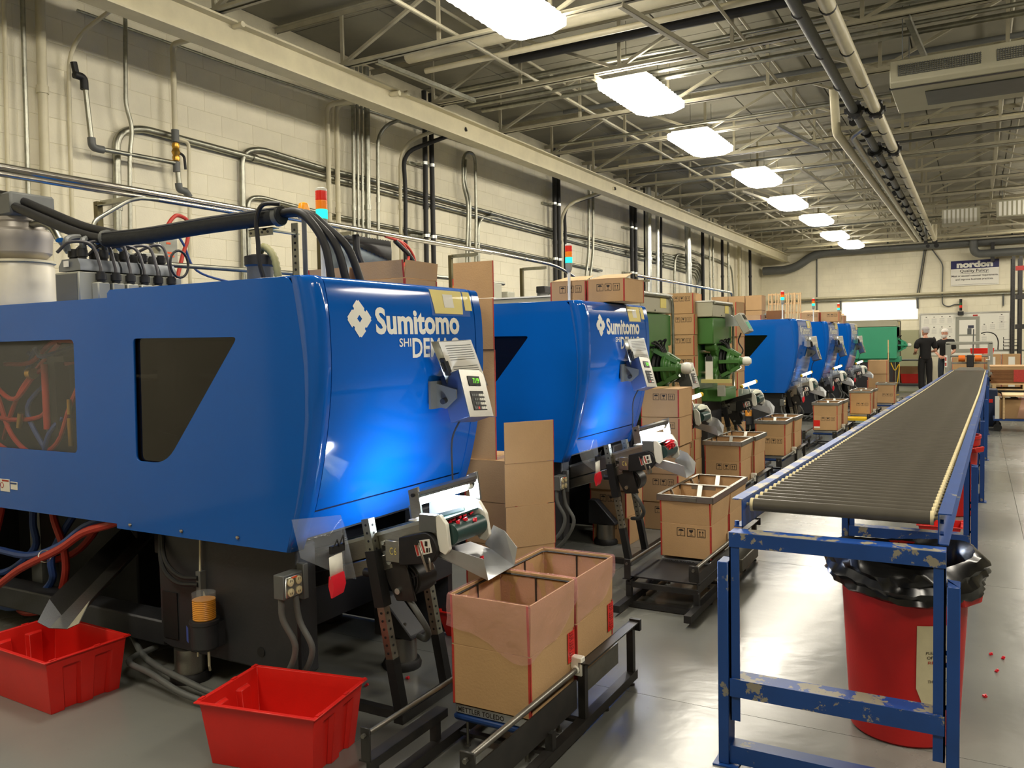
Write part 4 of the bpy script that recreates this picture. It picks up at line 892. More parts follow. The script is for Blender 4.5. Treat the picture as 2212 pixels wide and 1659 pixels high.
def carton(label, loc, rotz=0., size=CS, flaps=None, icons='y', frame=False, group=None, red=True, m=M_CARD, tint=None, flare=.0, name='cardboard_box'):
    """origin at centre of the base. flaps: None = closed, h = standing flaps of that height"""
    w, d, h = size; a, c = w/2, d/2; t = .005
    r = thing(name, label, 'box', loc, rotz, group)
    b = B()
    b.box(-a, a, -c, -c+t, 0, h).box(-a, a, c-t, c, 0, h).box(-a, -a+t, -c+t, c-t, 0, h).box(a-t, a, -c+t, c-t, 0, h).box(-a, a, -c, c, 0, t)
    part('body', b, m, r, bev=.0015)
    if flaps:
        f = flaps; fl = flare
        for nm, vs in (('flap', [(-a, -c), (a, -c)]), ('flap', [(a, -c), (a, c)]), ('flap', [(a, c), (-a, c)]), ('flap', [(-a, c), (-a, -c)])):
            (x0, y0), (x1, y1) = vs; nx, ny = (y1-y0), -(x1-x0); l = math.hypot(nx, ny); nx /= l; ny /= l
            g = .002; ux, uy = (x1-x0)/l, (y1-y0)/l
            lo = [(x0+ux*g, y0+uy*g, h+.002), (x1-ux*g, y1-uy*g, h+.002), (x1-ux*g-nx*t, y1-uy*g-ny*t, h+.002), (x0+ux*g-nx*t, y0+uy*g-ny*t, h+.002)]
            hi = [(p[0]+nx*fl, p[1]+ny*fl, h+f) for p in lo]
            part(nm, B().hexa(lo+hi), m, r)
    else:
        part('flap', B().box(-a, a, -c, -.002, h, h+.005), m, r); part('flap', B().box(-a, a, .002, c, h, h+.005), m, r)
        part('packing_tape', B().box(-.03, .03, -c-.0005, c+.0005, h+.005, h+.0056), mat('clear tape', (196, 162, 116), .25), r)
    H = h+(flaps or 0)
    if red:
        e = B(); k = .009; z1 = h-.002
        for sx in (-1, 1):
            for sy in (-1, 1):
                x, y = sx*a, sy*c
                e.box(min(x+sx*.0008, x-sx*k), max(x+sx*.0008, x-sx*k), min(y, y+sy*.0008), max(y, y+sy*.0008), .002, z1)
                e.box(min(x, x+sx*.0008), max(x, x+sx*.0008), min(y+sy*.0008, y-sy*k), max(y+sy*.0008, y-sy*k), .002, z1)
                if flaps:
                    q = flare*1.0
                    e.hexa([(x-sx*k, y+sy*.0008, h+.004), (x, y+sy*.0008, h+.004), (x, y, h+.004), (x-sx*k, y, h+.004), (x-sx*k, y+sy*(.0008+q), H), (x, y+sy*(.0008+q), H), (x, y+sy*q, H), (x-sx*k, y+sy*q, H)])
        part('edge_print', e, M_TAPE, r, smooth=False)
    if icons:
        g = B(); y = -c-.0008
        zt = h-.085 if not flaps else h-.075
        glyphs(g, lambda u, v: (a-.215+u, y, zt+v))
        part('handling_symbols', g, M_INK, r, smooth=False, flat=True)
    if frame:
        f = B(); z0, z1 = H-.028, H+.006; o = flare+.006
        for x0, x1, y0, y1 in ((-a-o, a+o, -c-o, -c-o+.004), (-a-o, a+o, c+o-.004, c+o), (-a-o, -a-o+.004, -c-o, c+o), (a+o-.004, a+o, -c-o, c+o)): f.box(x0, x1, y0, y1, z0, z1)
        for x0, x1, y0, y1 in ((-a-o, a+o, -c-o, -c-o+.022), (-a-o, a+o, c+o-.022, c+o), (-a-o, -a-o+.022, -c-o, c+o), (a+o-.022, a+o, -c-o, c+o)): f.box(x0, x1, y0, y1, z1, z1+.003)
        fr = part('holding_frame', f, M_ALU, r, label='aluminium frame round the rim', smooth=False)
        part('frame_strap', B().bar((-a+.01, -c+.17, H+.008), (-a+.06, -c+.12, H-.06), .004, .03), M_ALU, fr)
        part('frame_strap', B().bar((-.02, c-.01, H+.008), (-.02, c-.05, H-.07), .03, .004), M_ALU, fr)
        part('frame_handle', B().box(-.085, .075, -c-o-.008, -c-o-.002, H-.022, H+.0), M_GALV, fr)
    return r
def closedcopy(src, label, loc, rotz=0., group=None): return dup(src, loc, rotz, label=label, group=group)

# ---- fixture 1: two lined cartons on the scale
def liner(r, w, d, H, drop, seed):
    random.seed(seed); n = 40; a, c = w/2+.004, d/2+.004
    per = []
    for i in range(n):
        t = i/n*4; k = int(t); f = t-k
        per.append([(-a+2*a*f, -c), (a, -c+2*c*f), (a-2*a*f, c), (-a, c-2*c*f)][k])
    prof_ = []
    rows = []
    rings = 6
    def ring(off, z, jit, jz=0.):
        out = []
        for i, (x, y) in enumerate(per):
            l = math.hypot(x, y); jx = random.uniform(-1, 1)*jit
            out.append((x*(1+(off+jx)/l), y*(1+(off+jx)/l), z+(jz*drop_at(i) if jz else 0)+random.uniform(-1, 1)*jit*.6))
        return out
    ph = random.uniform(0, 6)
    def drop_at(i): t = ((i/n*4)-1)/2*PI; return .62+.62*max(0, math.cos(t))**1.2+.10*math.cos(t*5+ph)
    rs = [ring(-.016, H-.13, .004), ring(-.012, H-.06, .004), ring(-.008, H-.004, .002), ring(-.002, H+.006, .0015), ring(.003, H-.002, .001), ring(.004, H, .0025, -.4*drop), ring(.005, H, .004, -.75*drop), ring(.006, H, .005, -drop)]
    rs = [r_+[r_[0]] for r_ in rs]
    b = B().sheet(rs)
    part('liner_bag', b, M_FILM, r, label='pink translucent plastic liner folded over the rim')
    k = .012; wr = B().tube([(-a+k, -c+k, H-.012), (a-k, -c+k, H-.012), (a-k, c-k, H-.012), (-a+k, c-k, H-.012)], .004, 6, closed=True)
    pts = [(-a+k, -c+k), (a-k, -c+k), (a-k, c-k), (-a+k, c-k)]
    wr = B().tube(fillet([(-a+k, 0, H-.012)]+[(x, y, H-.012) for x, y in pts]+[(-a+k, .001, H-.012)], .03), .004, 6)
    wr.cyl((-a+k, 0, H-.012), (-a+k, 0, H-.25), .004, n=6).cyl((0, c-k, H-.012), (0, c-k, H-.25), .004, n=6)
    part('wire_frame', wr, M_DKST, r)
c1 = carton('lined cardboard box on the scale under the steel tray, nearest in the photo', (-1.56, 2.76, .19), size=(.335, .375, .23), flaps=.19, icons=None, flare=.006)
liner(c1, .345, .385, .42, .165, 3)
def redlabel(r, x, y, z, sx=.06, sy=.12, txt=True):
    part('red_label', B().box(x, x+.0012, y, y+sx, z, z+sy), M_REDBIN, r)
    g = B()
    for k in range(3): decal(g, fit(text2d('FULL', 1), w=sy*.28, h=sx*.6), (lambda kk: lambda u, v: (x+.002, y+sx*.2+v, z+.008+kk*sy*.33+u))(k))
    part('label_print', g, M_INK, r, flat=True, smooth=False)
redlabel(c1, .1695, .122, .10)
c2 = carton('lined cardboard box standing behind the nearest lined box', (-1.56, 3.155, .19), size=(.335, .375, .23), flaps=.19, icons=None, flare=.006)
liner(c2, .345, .385, .42, .15, 8); redlabel(c2, .1695, .13, .10)

def bar_post(b, p0, p1, w=.03): return b.bar(p0, p1, w, w)
def scale_stand(label, plate=False):
    t = thing('scale_stand', label, 'stand', group='scale stands')
    # coordinates relative to (-1.56, 2.76)
    part('guide_rod', B().tube([(-.205, -.64, .26), (-.19, .52, .26)], .0095, 10), M_STEELG, t); part('guide_rod', B().tube([(.185, -.62, .26), (.19, .17, .26)], .0115, 10), M_STEELG, t)
    part('rod_bracket', B().box(-.225, -.185, -.662, -.655, .17, .285), M_DKST, t, bev=.002); part('rod_bracket', B().box(.155, .215, -.645, -.637, .19, .285), M_DKST, t, bev=.006)
    part('rod_nut', B().cyl((-.205, -.675, .26), (-.205, -.65, .26), .008, n=6).cyl((.185, -.66, .26), (.185, -.63, .26), .009, n=6), M_STEELG, t)
    part('slide_bar', B().box(-.235, -.185, -.66, -.2, .165, .171).box(-.19, -.185, -.66, -.2, .14, .171), M_DKST, t)
    part('slide_bar', B().box(.20, .206, -.64, .12, .12, .235), M_DKST, t)
    part('guard_rail', B().box(.20, .245, .15, .72, .285, .291).box(.20, .206, .15, .72, .25, .291), M_DKST, t); part('guard_rail', B().box(.20, .206, .2, .55, .15, .24), M_STEELG, t)
    for x in (-.2, .21):
        part('base_rail', B().bar((x, -.85, .045), (x, .72, .045), .04, .04), M_DKST, t)
    for y, z in ((-.62, .15), (-.25, .15)): part('post', B().bar((-.21, y, .06), (-.21, y, z), .03, .03), M_DKST, t)
    for y, z in ((-.12, .13), (.17, .28), (.69, .28)): part('post', B().bar((.21, y, .06), (.21, y, z), .03, .03), M_DKST, t)
    for y in (-.12, .17): part('cross_rail', B().bar((-.2, y, .05), (.21, y, .05), .03, .012), M_DKST, t)
    part('end_cap', B().box(.2, .25, .70, .72, .25, .30), M_BLACK, t); part('leveling_foot', B().cyl((.21, .69, .0), (.21, .69, .05), .007, n=8).cyl((.21, .69, 0), (.21, .69, .01), .015, n=10), M_DKST, t)
    for x in (-.2, .21): part('leveling_foot', B().cyl((x, -.4, 0), (x, -.4, .03), .012, n=8).cyl((x, .4, 0), (x, .4, .03), .012, n=8), M_DKST, t)
    part('clamp_block', B().box(.165, .215, .15, .185, .235, .31).cyl((.19, .14, .262), (.19, .15, .262), .017, n=12), M_WHITE, t, bev=.004, label='white plastic clamp block')
    if plate:
        part('cover_plate', B().box(-.21, .21, -.62, -.2, .17, .178), M_BLACK, t, label='black cover plate'); part('plate_rail', B().bar((-.21, -.64, .135), (.21, -.64, .135), .02, .03), M_DKST, t); part('plate_rail', B().bar((-.21, -.64, .02), (.21, -.64, .02), .03, .03), M_DKST, t)
        for x in (-.2, .2): part('post', B().bar((x, -.64, .03), (x, -.64, .13), .03, .03), M_DKST, t)
        part('indicator_box', B().box(.2, .3, .0, .42, .10, .18), M_STEELG, t, bev=.004)
    return t
def scale_base(label, x, y, txt=True, m=None):
    t = thing('platform_scale', label, 'scale', (x, y, .066))
    part('platter', B().box(-.165, .165, -.17, .17, .083, .123), M_STAIN, t, bev=.006)
    part('base_rim', B().loft([[(-.16, -.165, .055), (.16, -.165, .055), (.16, .165, .055), (-.16, .165, .055)], [(-.17, -.175, .065), (.17, -.175, .065), (.17, .175, .065), (-.17, .175, .065)], [(-.17, -.175, .082), (.17, -.175, .082), (.17, .175, .082), (-.17, .175, .082)]]), M_SBLUE, t, bev=.004)
    for sx in (-.13, .13):
        for sy in (-.14, .12): part('leveling_screw', B().cyl((sx, sy, -.05), (sx, sy, .06), .005, n=8).cyl((sx, sy, -.05), (sx, sy, -.042), .012, n=10), M_STEELG, t)
    if txt:
        g = B(); decal(g, fit(text2d('METTLER TOLEDO', 1, .02, spacing=1.1), w=.20, h=.019), lambda u, v: (-.15+u, -.1708, .093+v)); part('scale_lettering', g, M_INK, t, flat=True, smooth=False)
    return t
SS = scale_stand('black box slide stand with chrome guide rods, nearest in the photo'); SS.location = (-1.56, 2.76, 0)
scale_base('bench scale with a blue rim under the nearest lined box', -1.56, 2.75)

# ---- belt conveyor unit with lamp, tray and stand (coordinates of the first one, then copied)
OC = Vector((-2.0, 2.85, 0))
def beltunit(label, kind='led'):
    t = thing('belt_conveyor', label, 'conveyor', group='small belt conveyors')
    S = lambda b: b.xf(Matrix.Translation(-OC))
    ztop = lambda x: .862+.315*(x+1.868)
    xa, xb = -2.78, -1.86
    for y0, y1 in ((2.722, 2.732), (2.968, 2.978)):
        part('side_plate', S(B().prism([(xa, ztop(xa)), (xb, ztop(xb)), (xb, ztop(xb)-.085), (xa, ztop(xa)-.085)], y0, y1, 'y')), M_ALU, t)
        part('top_lip', S(B().bar((xa, (y0+y1)/2-.004, ztop(xa)+.002), (xb-.05, (y0+y1)/2-.004, ztop(xb-.05)+.002), .02, .014)), M_GALVB, t)
    part('lower_extrusion', S(B().bar((xa, 2.74, ztop(xa)-.125), (-2.12, 2.74, ztop(-2.12)-.125), .045, .065)), M_ALU, t, bev=.004)
    part('lower_extrusion', S(B().bar((xa, 2.96, ztop(xa)-.125), (-2.0, 2.96, ztop(-2.0)-.125), .045, .065)), M_ALU, t, bev=.004)
    part('belt', S(B().prism([(xa, ztop(xa)-.012), (xb+.02, ztop(xb+.02)-.012), (xb+.02, ztop(xb+.02)-.02), (xa, ztop(xa)-.02)], 2.735, 2.965, 'y')), mat('green belt', (30, 62, 60), .35, noise=.1, nscale=10), t)
    rc = (-1.838, .790)
    part('head_roller', S(B().cyl((rc[0], 2.738, rc[1]), (rc[0], 2.962, rc[1]), .043, n=24)), mat('green belt', (30, 62, 60)), t)
    for s, y0, y1 in ((0, 2.712, 2.734), (1, 2.966, 2.988)):
        part('end_plate', S(B().prism(roundpoly([(-1.888, .862), (-1.868, .872), (-1.836, .836), (-1.824, .735), (-1.842, .712), (-1.872, .725), (-1.882, .78)] if s == 0 else [(-1.93, .87), (-1.90, .895), (-1.84, .885), (-1.806, .835), (-1.79, .745), (-1.81, .718), (-1.84, .725), (-1.90, .80)], .005, 2), y0, y1, 'y')), M_WHITE, t, bev=.002)
    part('back_guard', S(B().box(-2.10, -1.86, 2.975, 2.979, .80, .90)), M_STAIN, t)
    # tray
    tr = part('tray', S(B().sheet([[(-1.93, 2.735, .705), (-1.80, 2.745, .665), (-1.668, 2.75, .622)], [(-1.90, 2.99, .700), (-1.80, 3.0, .675), (-1.69, 3.0, .617)]])), M_STAIN, t, thick=.002, smooth=False)
    part('tray_wall', S(B().sheet([[(-1.95, 2.73, .765), (-1.90, 2.733, .745), (-1.687, 2.748, .705)], [(-1.94, 2.735, .69), (-1.89, 2.735, .70), (-1.668, 2.75, .622)]])), M_STAIN, tr, thick=.002, smooth=False)
    part('tray_wall', S(B().sheet([[(-1.83, 3.0, .70), (-1.80, 3.02, .775), (-1.745, 3.02, .755), (-1.686, 3.02, .69)], [(-1.83, 3.0, .69), (-1.80, 3.0, .675), (-1.75, 3.0, .65), (-1.69, 3.0, .617)]])), M_STAIN, tr, thick=.002, smooth=False)
    part('tray_bracket', S(B().bar((-1.965, 2.70, .765), (-1.915, 2.70, .64), .012, .026, (0, 1, 0)).bar((-1.91, 2.70, .70), (-1.90, 2.70, .65), .01, .02, (0, 1, 0))), M_ALU, t, bev=.002)
    part('bracket_bolt', S(B().cyl((-1.965, 2.705, .758), (-1.965, 2.68, .758), .012, n=6)), M_BLACK, t)
    # drive
    dr = part('drive_guard', S(B().prism(roundpoly([(-2.06, .765), (-1.93, .80), (-1.89, .785), (-1.865, .73), (-1.90, .675), (-2.06, .65)], [.004, .02, .03, .03, .02, .004], 4), 2.695, 2.722, 'y')), M_BLACK, t, bev=.003)
    ws = part('warning_sign', S(B().add([(-1.985, 2.6935, .758), (-1.905, 2.6935, .776), (-1.892, 2.6935, .722), (-1.968, 2.6935, .698)], [(0, 1, 2, 3)])), M_PAPER, t)
    part('sign_bands', S(B().add([(-1.981, 2.6925, .750), (-1.970, 2.6925, .753), (-1.956, 2.6925, .704), (-1.966, 2.6925, .701)], [(0, 1, 2, 3)]).add([(-1.950, 2.6925, .762), (-1.941, 2.6925, .764), (-1.925, 2.6925, .718), (-1.934, 2.6925, .716)], [(0, 1, 2, 3)])), M_TAPE, ws)
    part('sign_text', S(B().box(-1.928, -1.915, 2.6922, 2.6928, .745, .765).box(-1.922, -1.912, 2.6922, 2.6928, .72, .738).box(-1.908, -1.904, 2.6922, 2.6928, .722, .74)), M_INK, ws)
    gb = part('connector_block', S(B().box(-2.135, -2.062, 2.70, 2.745, .657, .748)), M_ALU, t, bev=.003)
    if kind == 'led': 
        g = B(); decal(g, fit(text2d('C6', 1, .0, spacing=1.3), w=.034, h=.03), lambda u, v: (-2.11+u, 2.6985, .69+v)); part('marker_writing', S(g), M_YPAPER, gb, flat=True, smooth=False)
    part('motor_bracket', S(B().prism([(-2.17, .72), (-2.06, .70), (-2.0, .50), (-2.10, .49), (-2.15, .58)], 2.72, 2.732, 'y')), M_DKST, t, bev=.003)
    for p in ((-2.125, .655), (-2.085, .535), (-2.155, .73), (-2.145, .69)): part('bolt', S(B().cyl((p[0], 2.722, p[1]), (p[0], 2.708, p[1]), .013 if p[1] < .67 else .009, n=12)), M_GALVB, t)
    mo = part('motor', S(B().cyl((-2.065, 2.745, .578), (-2.065, 2.87, .578), .072, n=24)), M_DKST, t, bev=.004)
    gl = B()
    for rr in (.015, .033, .05, .066): gl.tube([(-2.065+rr*math.cos(k*PI/10), 2.738, .578+rr*math.sin(k*PI/10)) for k in range(20)], .004, 5, closed=True)
    for k in range(4): gl.bar((-2.065, 2.738, .578), (-2.065+.07*math.cos(k*PI/2+.4), 2.738, .578+.07*math.sin(k*PI/2+.4)), .006, .006)
    part('fan_grille', S(gl), M_BLACK, mo); part('grille_screws', S(B().sphere((-2.065, 2.734, .64), .005, 6).sphere((-2.065, 2.734, .515), .005, 6)), M_BRASS, mo)
    part('conduit_loop', S(B().tube(catmull([(-2.05, 2.74, .5), (-2.0, 2.74, .44), (-1.985, 2.78, .36), (-2.04, 2.84, .30), (-2.12, 2.9, .28)]), .013, 10)), M_GREYD, t)
    # stand
    for i, y in enumerate((2.70, 3.03)):
        p0, p1 = Vector((-2.222, y, .83)), Vector((-2.066, y, .005)); d = (p1-p0)
        lg = part('leg', S(B().bar(p0, p0+d*.2, .038, .04, (0, 1, 0)).bar(p0+d*.2, p0+d*.58, .030, .032, (0, 1, 0)).bar(p0+d*.44, p0+d*.72, .036, .038, (0, 1, 0))), M_GALV, t)
        part('leg_sleeve', S(B().bar(p0+d*.16, p0+d*.44, .05, .052, (0, 1, 0))), M_BLACK, lg); part('leg_tip', S(B().bar(p0+d*.7, p1, .042, .044, (0, 1, 0))), M_BLACK, lg)
        hb = B()
        for k in range(18):
            q = p0+d*(.03+.04*k) 
            if .16 < (.03+.04*k) < .44: continue
            hb.cyl(q+Vector((.0, -.0205, 0)), q+Vector((0, -.0212, 0)), .0055, n=8)
            hb.cyl(q+Vector((.0192 if k < 4 else .0186, 0, 0)), q+Vector((.0205, 0, 0)), .0055, n=8)
        part('leg_holes', S(hb), M_BLACK, lg, smooth=False)
    part('foot_rail', S(B().bar((-2.06, 2.66, .02), (-2.06, 3.4, .02), .045, .04)), M_DKST, t); part('foot_rail', S(B().bar((-2.06, 2.7, .02), (-2.5, 2.7, .02), .035, .035)), M_DKST, t)
    part('stand_knob', S(B().cyl((-2.245, 2.70, .60), (-2.21, 2.70, .60), .018, n=10)), M_BLACK, t)
    if kind == 'led':
        for y in (2.775, 3.03):
            sx = 0 if y < 2.9 else .13; sz = 0 if y < 2.9 else .035
            part('lamp_upright', S(B().prism([(-2.045+sx, .83+sz), (-1.995+sx, .845+sz), (-2.012+sx, .966+sz), (-2.062+sx, .948+sz)], y-.006, y+.006, 'y')), M_ALU, t, bev=.001)
        part('lamp_rail', S(B().bar((-2.02, 2.775, .94), (-1.90, 3.03, .975), .04, .014).bar((-2.02, 2.775, .925), (-1.90, 3.03, .96), .03, .01)), M_ALU, t)
        part('lamp_tube', S(B().cyl((-2.015, 2.79, .905), (-1.925, 3.0, .935), .017, n=12)), M_TUBE, t, label='lit white inspection tube')
        part('tube_holder', S(B().cyl((-1.925, 3.0, .935), (-1.912, 3.025, .94), .016, n=12).box(-1.935, -1.905, 3.0, 3.012, .935, .96).cyl((-2.02, 2.78, .90), (-2.014, 2.79, .902), .015, n=12)), M_WHITE, t)
        part('upright_bolt', S(B().cyl((-2.035, 2.768, .93), (-2.035, 2.762, .93), .008, n=10)), M_BLACK, t)
        part('lamp_shelf', S(B().box(-2.04, -1.93, 2.74, 2.80, .828, .833)), M_WHITE, t)
        part('sensor_block', S(B().box(-1.965, -1.885, 2.708, 2.735, .80, .868)), M_GREYD, t)
    else:
        part('lamp_tube', S(B().cyl((-2.00, 2.76, .945), (-1.91, 3.0, .985), .019, n=12)), M_TUBEW, t, label='lit warm tube between yellow end caps')
        part('tube_cap', S(B().sphere((-2.005, 2.745, .943), .024, 10, (1, 1.4, 1)).sphere((-1.905, 3.015, .988), .024, 10, (1, 1.4, 1))), M_YEL, t)
        part('lamp_bracket', S(B().bar((-1.96, 2.86, .95), (-1.96, 2.96, .87), .012, .012).bar((-2.0, 2.76, .93), (-2.0, 2.74, .86), .01, .01)), M_WHITE, t)
    return t
BU = beltunit('belt conveyor with bright tube lamp and steel tray, nearest, beside the lined boxes'); BU.location = OC
dup(BU, (-2.03, 5.50, 0), label='belt conveyor with bright tube lamp at the second blue machine')
BY = beltunit('belt conveyor with a yellow capped warm lamp in front of the first green machine', 'yellow'); BY.location = (-2.43, 7.75, .03)
dup(BY, (-2.40, 9.9, .05), label='long slanted belt conveyor with yellow capped lamp in front of the second green machine')
part('long_side_guard', B().prism([(-.95, -.03+.60), (.12, .87), (.12, .82), (-.95, .52)], -.15, -.14, 'y'), M_DKST, bpy.data.objects[[o.name for o in bpy.data.objects if o.get('label', '').startswith('long slanted')][0]])
for (x, y), lab in zip(((-2.32, 13.25), (-2.28, 16.2), (-2.25, 19.2)), ('belt conveyor with small lamp at the third blue machine', 'belt conveyor with small lamp at the second farthest blue machine', 'belt conveyor with small lamp at the farthest blue machine')):
    dup(BY, (x, y, .03), label=lab)
# moulded red parts on belts, in tray, on the floor
def redpart(i, p, lab, s=.012):
    random.seed(i); b = B().obox((0, 0, 0), (s*1.4, s*1.2, s*.7), Euler((random.uniform(-.5, .5), random.uniform(-.6, .2), random.uniform(0, 3))).to_matrix()).obox((s*.3, 0, s*.5), (s*.5, s, s*.5))
    return solo('moulded_part', b, M_PINK, lab, 'plastic part', 'small red moulded parts', loc=p)
for i, p in enumerate([(-1.862, 2.775, .835), (-1.858, 2.80, .838), (-1.85, 2.83, .842), (-1.852, 2.87, .842), (-1.85, 2.92, .843), (-1.825, 2.78, .833), (-1.82, 2.83, .836), (-1.805, 2.88, .825)]):
    redpart(i, p, 'tiny red moulded part riding on the green belt of the nearest conveyor')
redpart(20, (-1.77, 2.87, .672), 'tiny red moulded part lying in the steel tray of the nearest conveyor')
for i, p in enumerate([(.07, 4.55, .006), (.12, 4.52, .006), (.09, 4.33, .006), (.04, 4.0, .006)]): redpart(30+i, p, 'tiny red moulded part fallen on the floor right of the roller conveyor', .011)
for i, p in enumerate([(-2.3, 3.05, .006), (-2.42, 2.9, .006), (-2.2, 3.2, .006)]): redpart(40+i, p, 'tiny red moulded part fallen on the floor under the nearest conveyor', .011)
tangle = B()
random.seed(5)
for k in range(9): tangle.tube(catmull([(random.uniform(-.03, .03), random.uniform(-.05, .05), random.uniform(-.03, .03)) for _ in range(5)], 4), .005, 5)
solo('parts_tangle', tangle, M_PINK, 'tangle of red moulded runners hanging over the head roller of the second conveyor', 'plastic part', loc=(-1.84, 5.47, .835))
for o in (CT,): pass

# ---- other cartons by the machines
BXT = carton('open carton with an aluminium rim at the second blue machine, front one of two', (-1.56, 5.13, .205), size=(.32, .40, .21), flaps=.17, frame=True, flare=.012, group='cartons with aluminium rims')
dup(BXT, (-1.56, 5.56, .205), 0, label='open carton with an aluminium rim, behind the front one at the second blue machine')
for i, (x, y, z) in enumerate([(-1.98, 7.55, .25), (-2.0, 9.6, .25), (-1.84, 12.4, .25), (-1.71, 15.2, .25), (-1.54, 17.75, .25)]):
    nm = ['the first green machine', 'the second green machine', 'the third blue machine', 'the second farthest blue machine', 'the farthest blue machine'][i]
    dup(BXT, (x, y, z), .02*(i % 2), label='front open carton with an aluminium rim on the stand at '+nm)
    if i < 4: dup(BXT, (x+.02, y+.46, z), -.02, label='rear open carton with an aluminium rim on the stand at '+nm)
    s = dup(SS, (x, y, 0), label='black box slide stand at '+nm)
    scale_base('platform scale under the front carton at '+nm, x, y, False).location.z = .125
SS2 = scale_stand('black box slide stand with a cover plate, at the second blue machine', True); SS2.location = (-1.56, 5.13, 0)
scale_base('bench scale under the front carton of the second blue machine', -1.56, 5.12)
r = [o for o in bpy.data.objects if o.get('label', '') == 'front open carton with an aluminium rim on the stand at the third blue machine'][0]
part('red_label', B().box(-.15, -.07, -.2015, -.201, .03, .14), M_REDBIN, r); part('white_band', B().box(-.15, -.07, -.202, -.2015, .03, .052), M_PAPER, r)
solo('safety_step', B().box(-.28, .28, -.02, .02, .17, .21).box(-.28, .28, .02, .35, .195, .21).box(-.28, -.25, -.02, .02, 0, .17).box(.25, .28, -.02, .02, 0, .17).box(-.28, .28, -.02, .02, .02, .05).box(-.28, -.25, .33, .35, 0, .2).box(.25, .28, .33, .35, 0, .2), M_YEL, 'low yellow step in front of the carton of the second farthest machine', 'step', loc=(-1.75, 14.62, 0))
# tall unfolded cartons between the first two machines
def openflat(label, loc, w, d, h, hinge, flap, side=True, rz=0.):
    """carton with one long flap standing up"""
    r = carton(label, loc, rz, (w, d, h), None, None)
    return r
a_ = carton('open carton stacked on another between the first two blue machines', (-2.39, 4.17, .655), size=(.34, .38, .235), flaps=None, icons=None)
b_ = carton('closed carton under the open one between the first two blue machines', (-2.39, 4.17, .415), size=(.34, .38, .235), icons=None)
c_ = carton('lower carton of the stack between the first two blue machines', (-2.39, 4.17, .175), size=(.34, .38, .235), icons=None)
c__ = carton('bottom carton of the stack between the first two blue machines', (-2.39, 4.17, .0), size=(.34, .38, .17), icons=None)
def standing_sheet(label, loc, w, panels, rz=0., lean=0.):
    t = thing('cardboard_sheet', label, 'cardboard', loc, rz)
    z = 0
    for i, h in enumerate(panels):
        o = .006*(i % 2)+lean*z
        part('panel', B().hexa([(-w/2, -.003+o, z), (w/2, -.003+o, z), (w/2, .003+o, z), (-w/2, .003+o, z), (-w/2, -.003+o+lean*h, z+h-.003), (w/2, -.003+o+lean*h, z+h-.003), (w/2, .003+o+lean*h, z+h-.003), (-w/2, .003+o+lean*h, z+h-.003)]), M_CARD, t)
        part('edge_print', B().box(w/2, w/2+.003, -.004+o, .004+o, z, z+h-.003), M_TAPE, t); z += h
    return t
standing_sheet('tall unfolded carton sheet standing between the first two machines, top creased', (-2.50, 4.02, .895), .262, [.245, .38, .29, .21])
standing_sheet('unfolded carton sheet with three creases standing right of the open carton', (-2.07, 3.86, .0), .29, [.25, .22, .22, .23, .22], rz=math.radians(55))
# cartons on top of the machines
def flapbox(label, loc, size, up, rz=0.):
    r = carton(label, loc, rz, size, up, None, flare=.01); return r
flapbox('open carton standing on the first blue machine, left of two', (-2.98, 3.50, 1.837), (.27, .28, .05), .075)
flapbox('open carton standing on the first blue machine, right of two', (-2.64, 3.50, 1.837), (.30, .30, .05), .09, .04)
t1 = carton('carton with a dark open top on the second blue machine, left of two', (-2.66, 5.80, 1.837), size=(.29, .36, .165), flaps=None); 
t2 = carton('carton with a pale raised flap on the second blue machine, right of two', (-2.35, 5.80, 1.837), size=(.29, .40, .165), flaps=None)
for t_ in (t1, t2): part('flap', B().hexa([(-.145, -.17, .172), (.145, -.17, .172), (.145, -.165, .172), (-.145, -.165, .172), (-.10, .02, .215), (.12, .02, .215), (.12, .03, .215), (-.10, .03, .215)]), M_CARD, t_)
def stack(n, x, y, z0, size, labels, jit=.012, **k):
    src = None
    for i in range(n):
        dx, dy = random.uniform(-jit, jit), random.uniform(-jit, jit)
        if src is None: src = carton(labels[i], (x+dx, y+dy, z0), size=size, **k)
        else: dup(src, (x+dx, y+dy, z0+i*(size[2]+.008)), random.uniform(-.04, .04), label=labels[i])
N3 = ['bottom', 'second', 'third', 'fourth', 'fifth', 'sixth', 'seventh', 'eighth', 'ninth']
stack(5, -2.255, 6.63, .0, (.32, .38, .224), ['closed carton, %s from the floor in the stack by the first green machine' % q for q in N3[:5]], group='closed cartons stacked by the first green machine')
stack(9, -2.86, 9.06, .0, (.31, .36, .222), ['closed carton, %s from the floor in the tall stack before the second green machine' % q for q in N3], group='closed cartons stacked before the second green machine', jit=.03)
stack(9, -2.86, 10.95, .0, (.32, .4, .218), ['closed carton, %s up in the stack behind the second green machine' % q for q in N3], group='closed cartons stacked behind the second green machine')
stack(3, -2.45, 3.98+2.35-.3, .0, (.30, .34, .2), ['carton, %s from the floor in the low stack under the second machine' % q for q in N3[:3]], group='cartons low under the second machine')
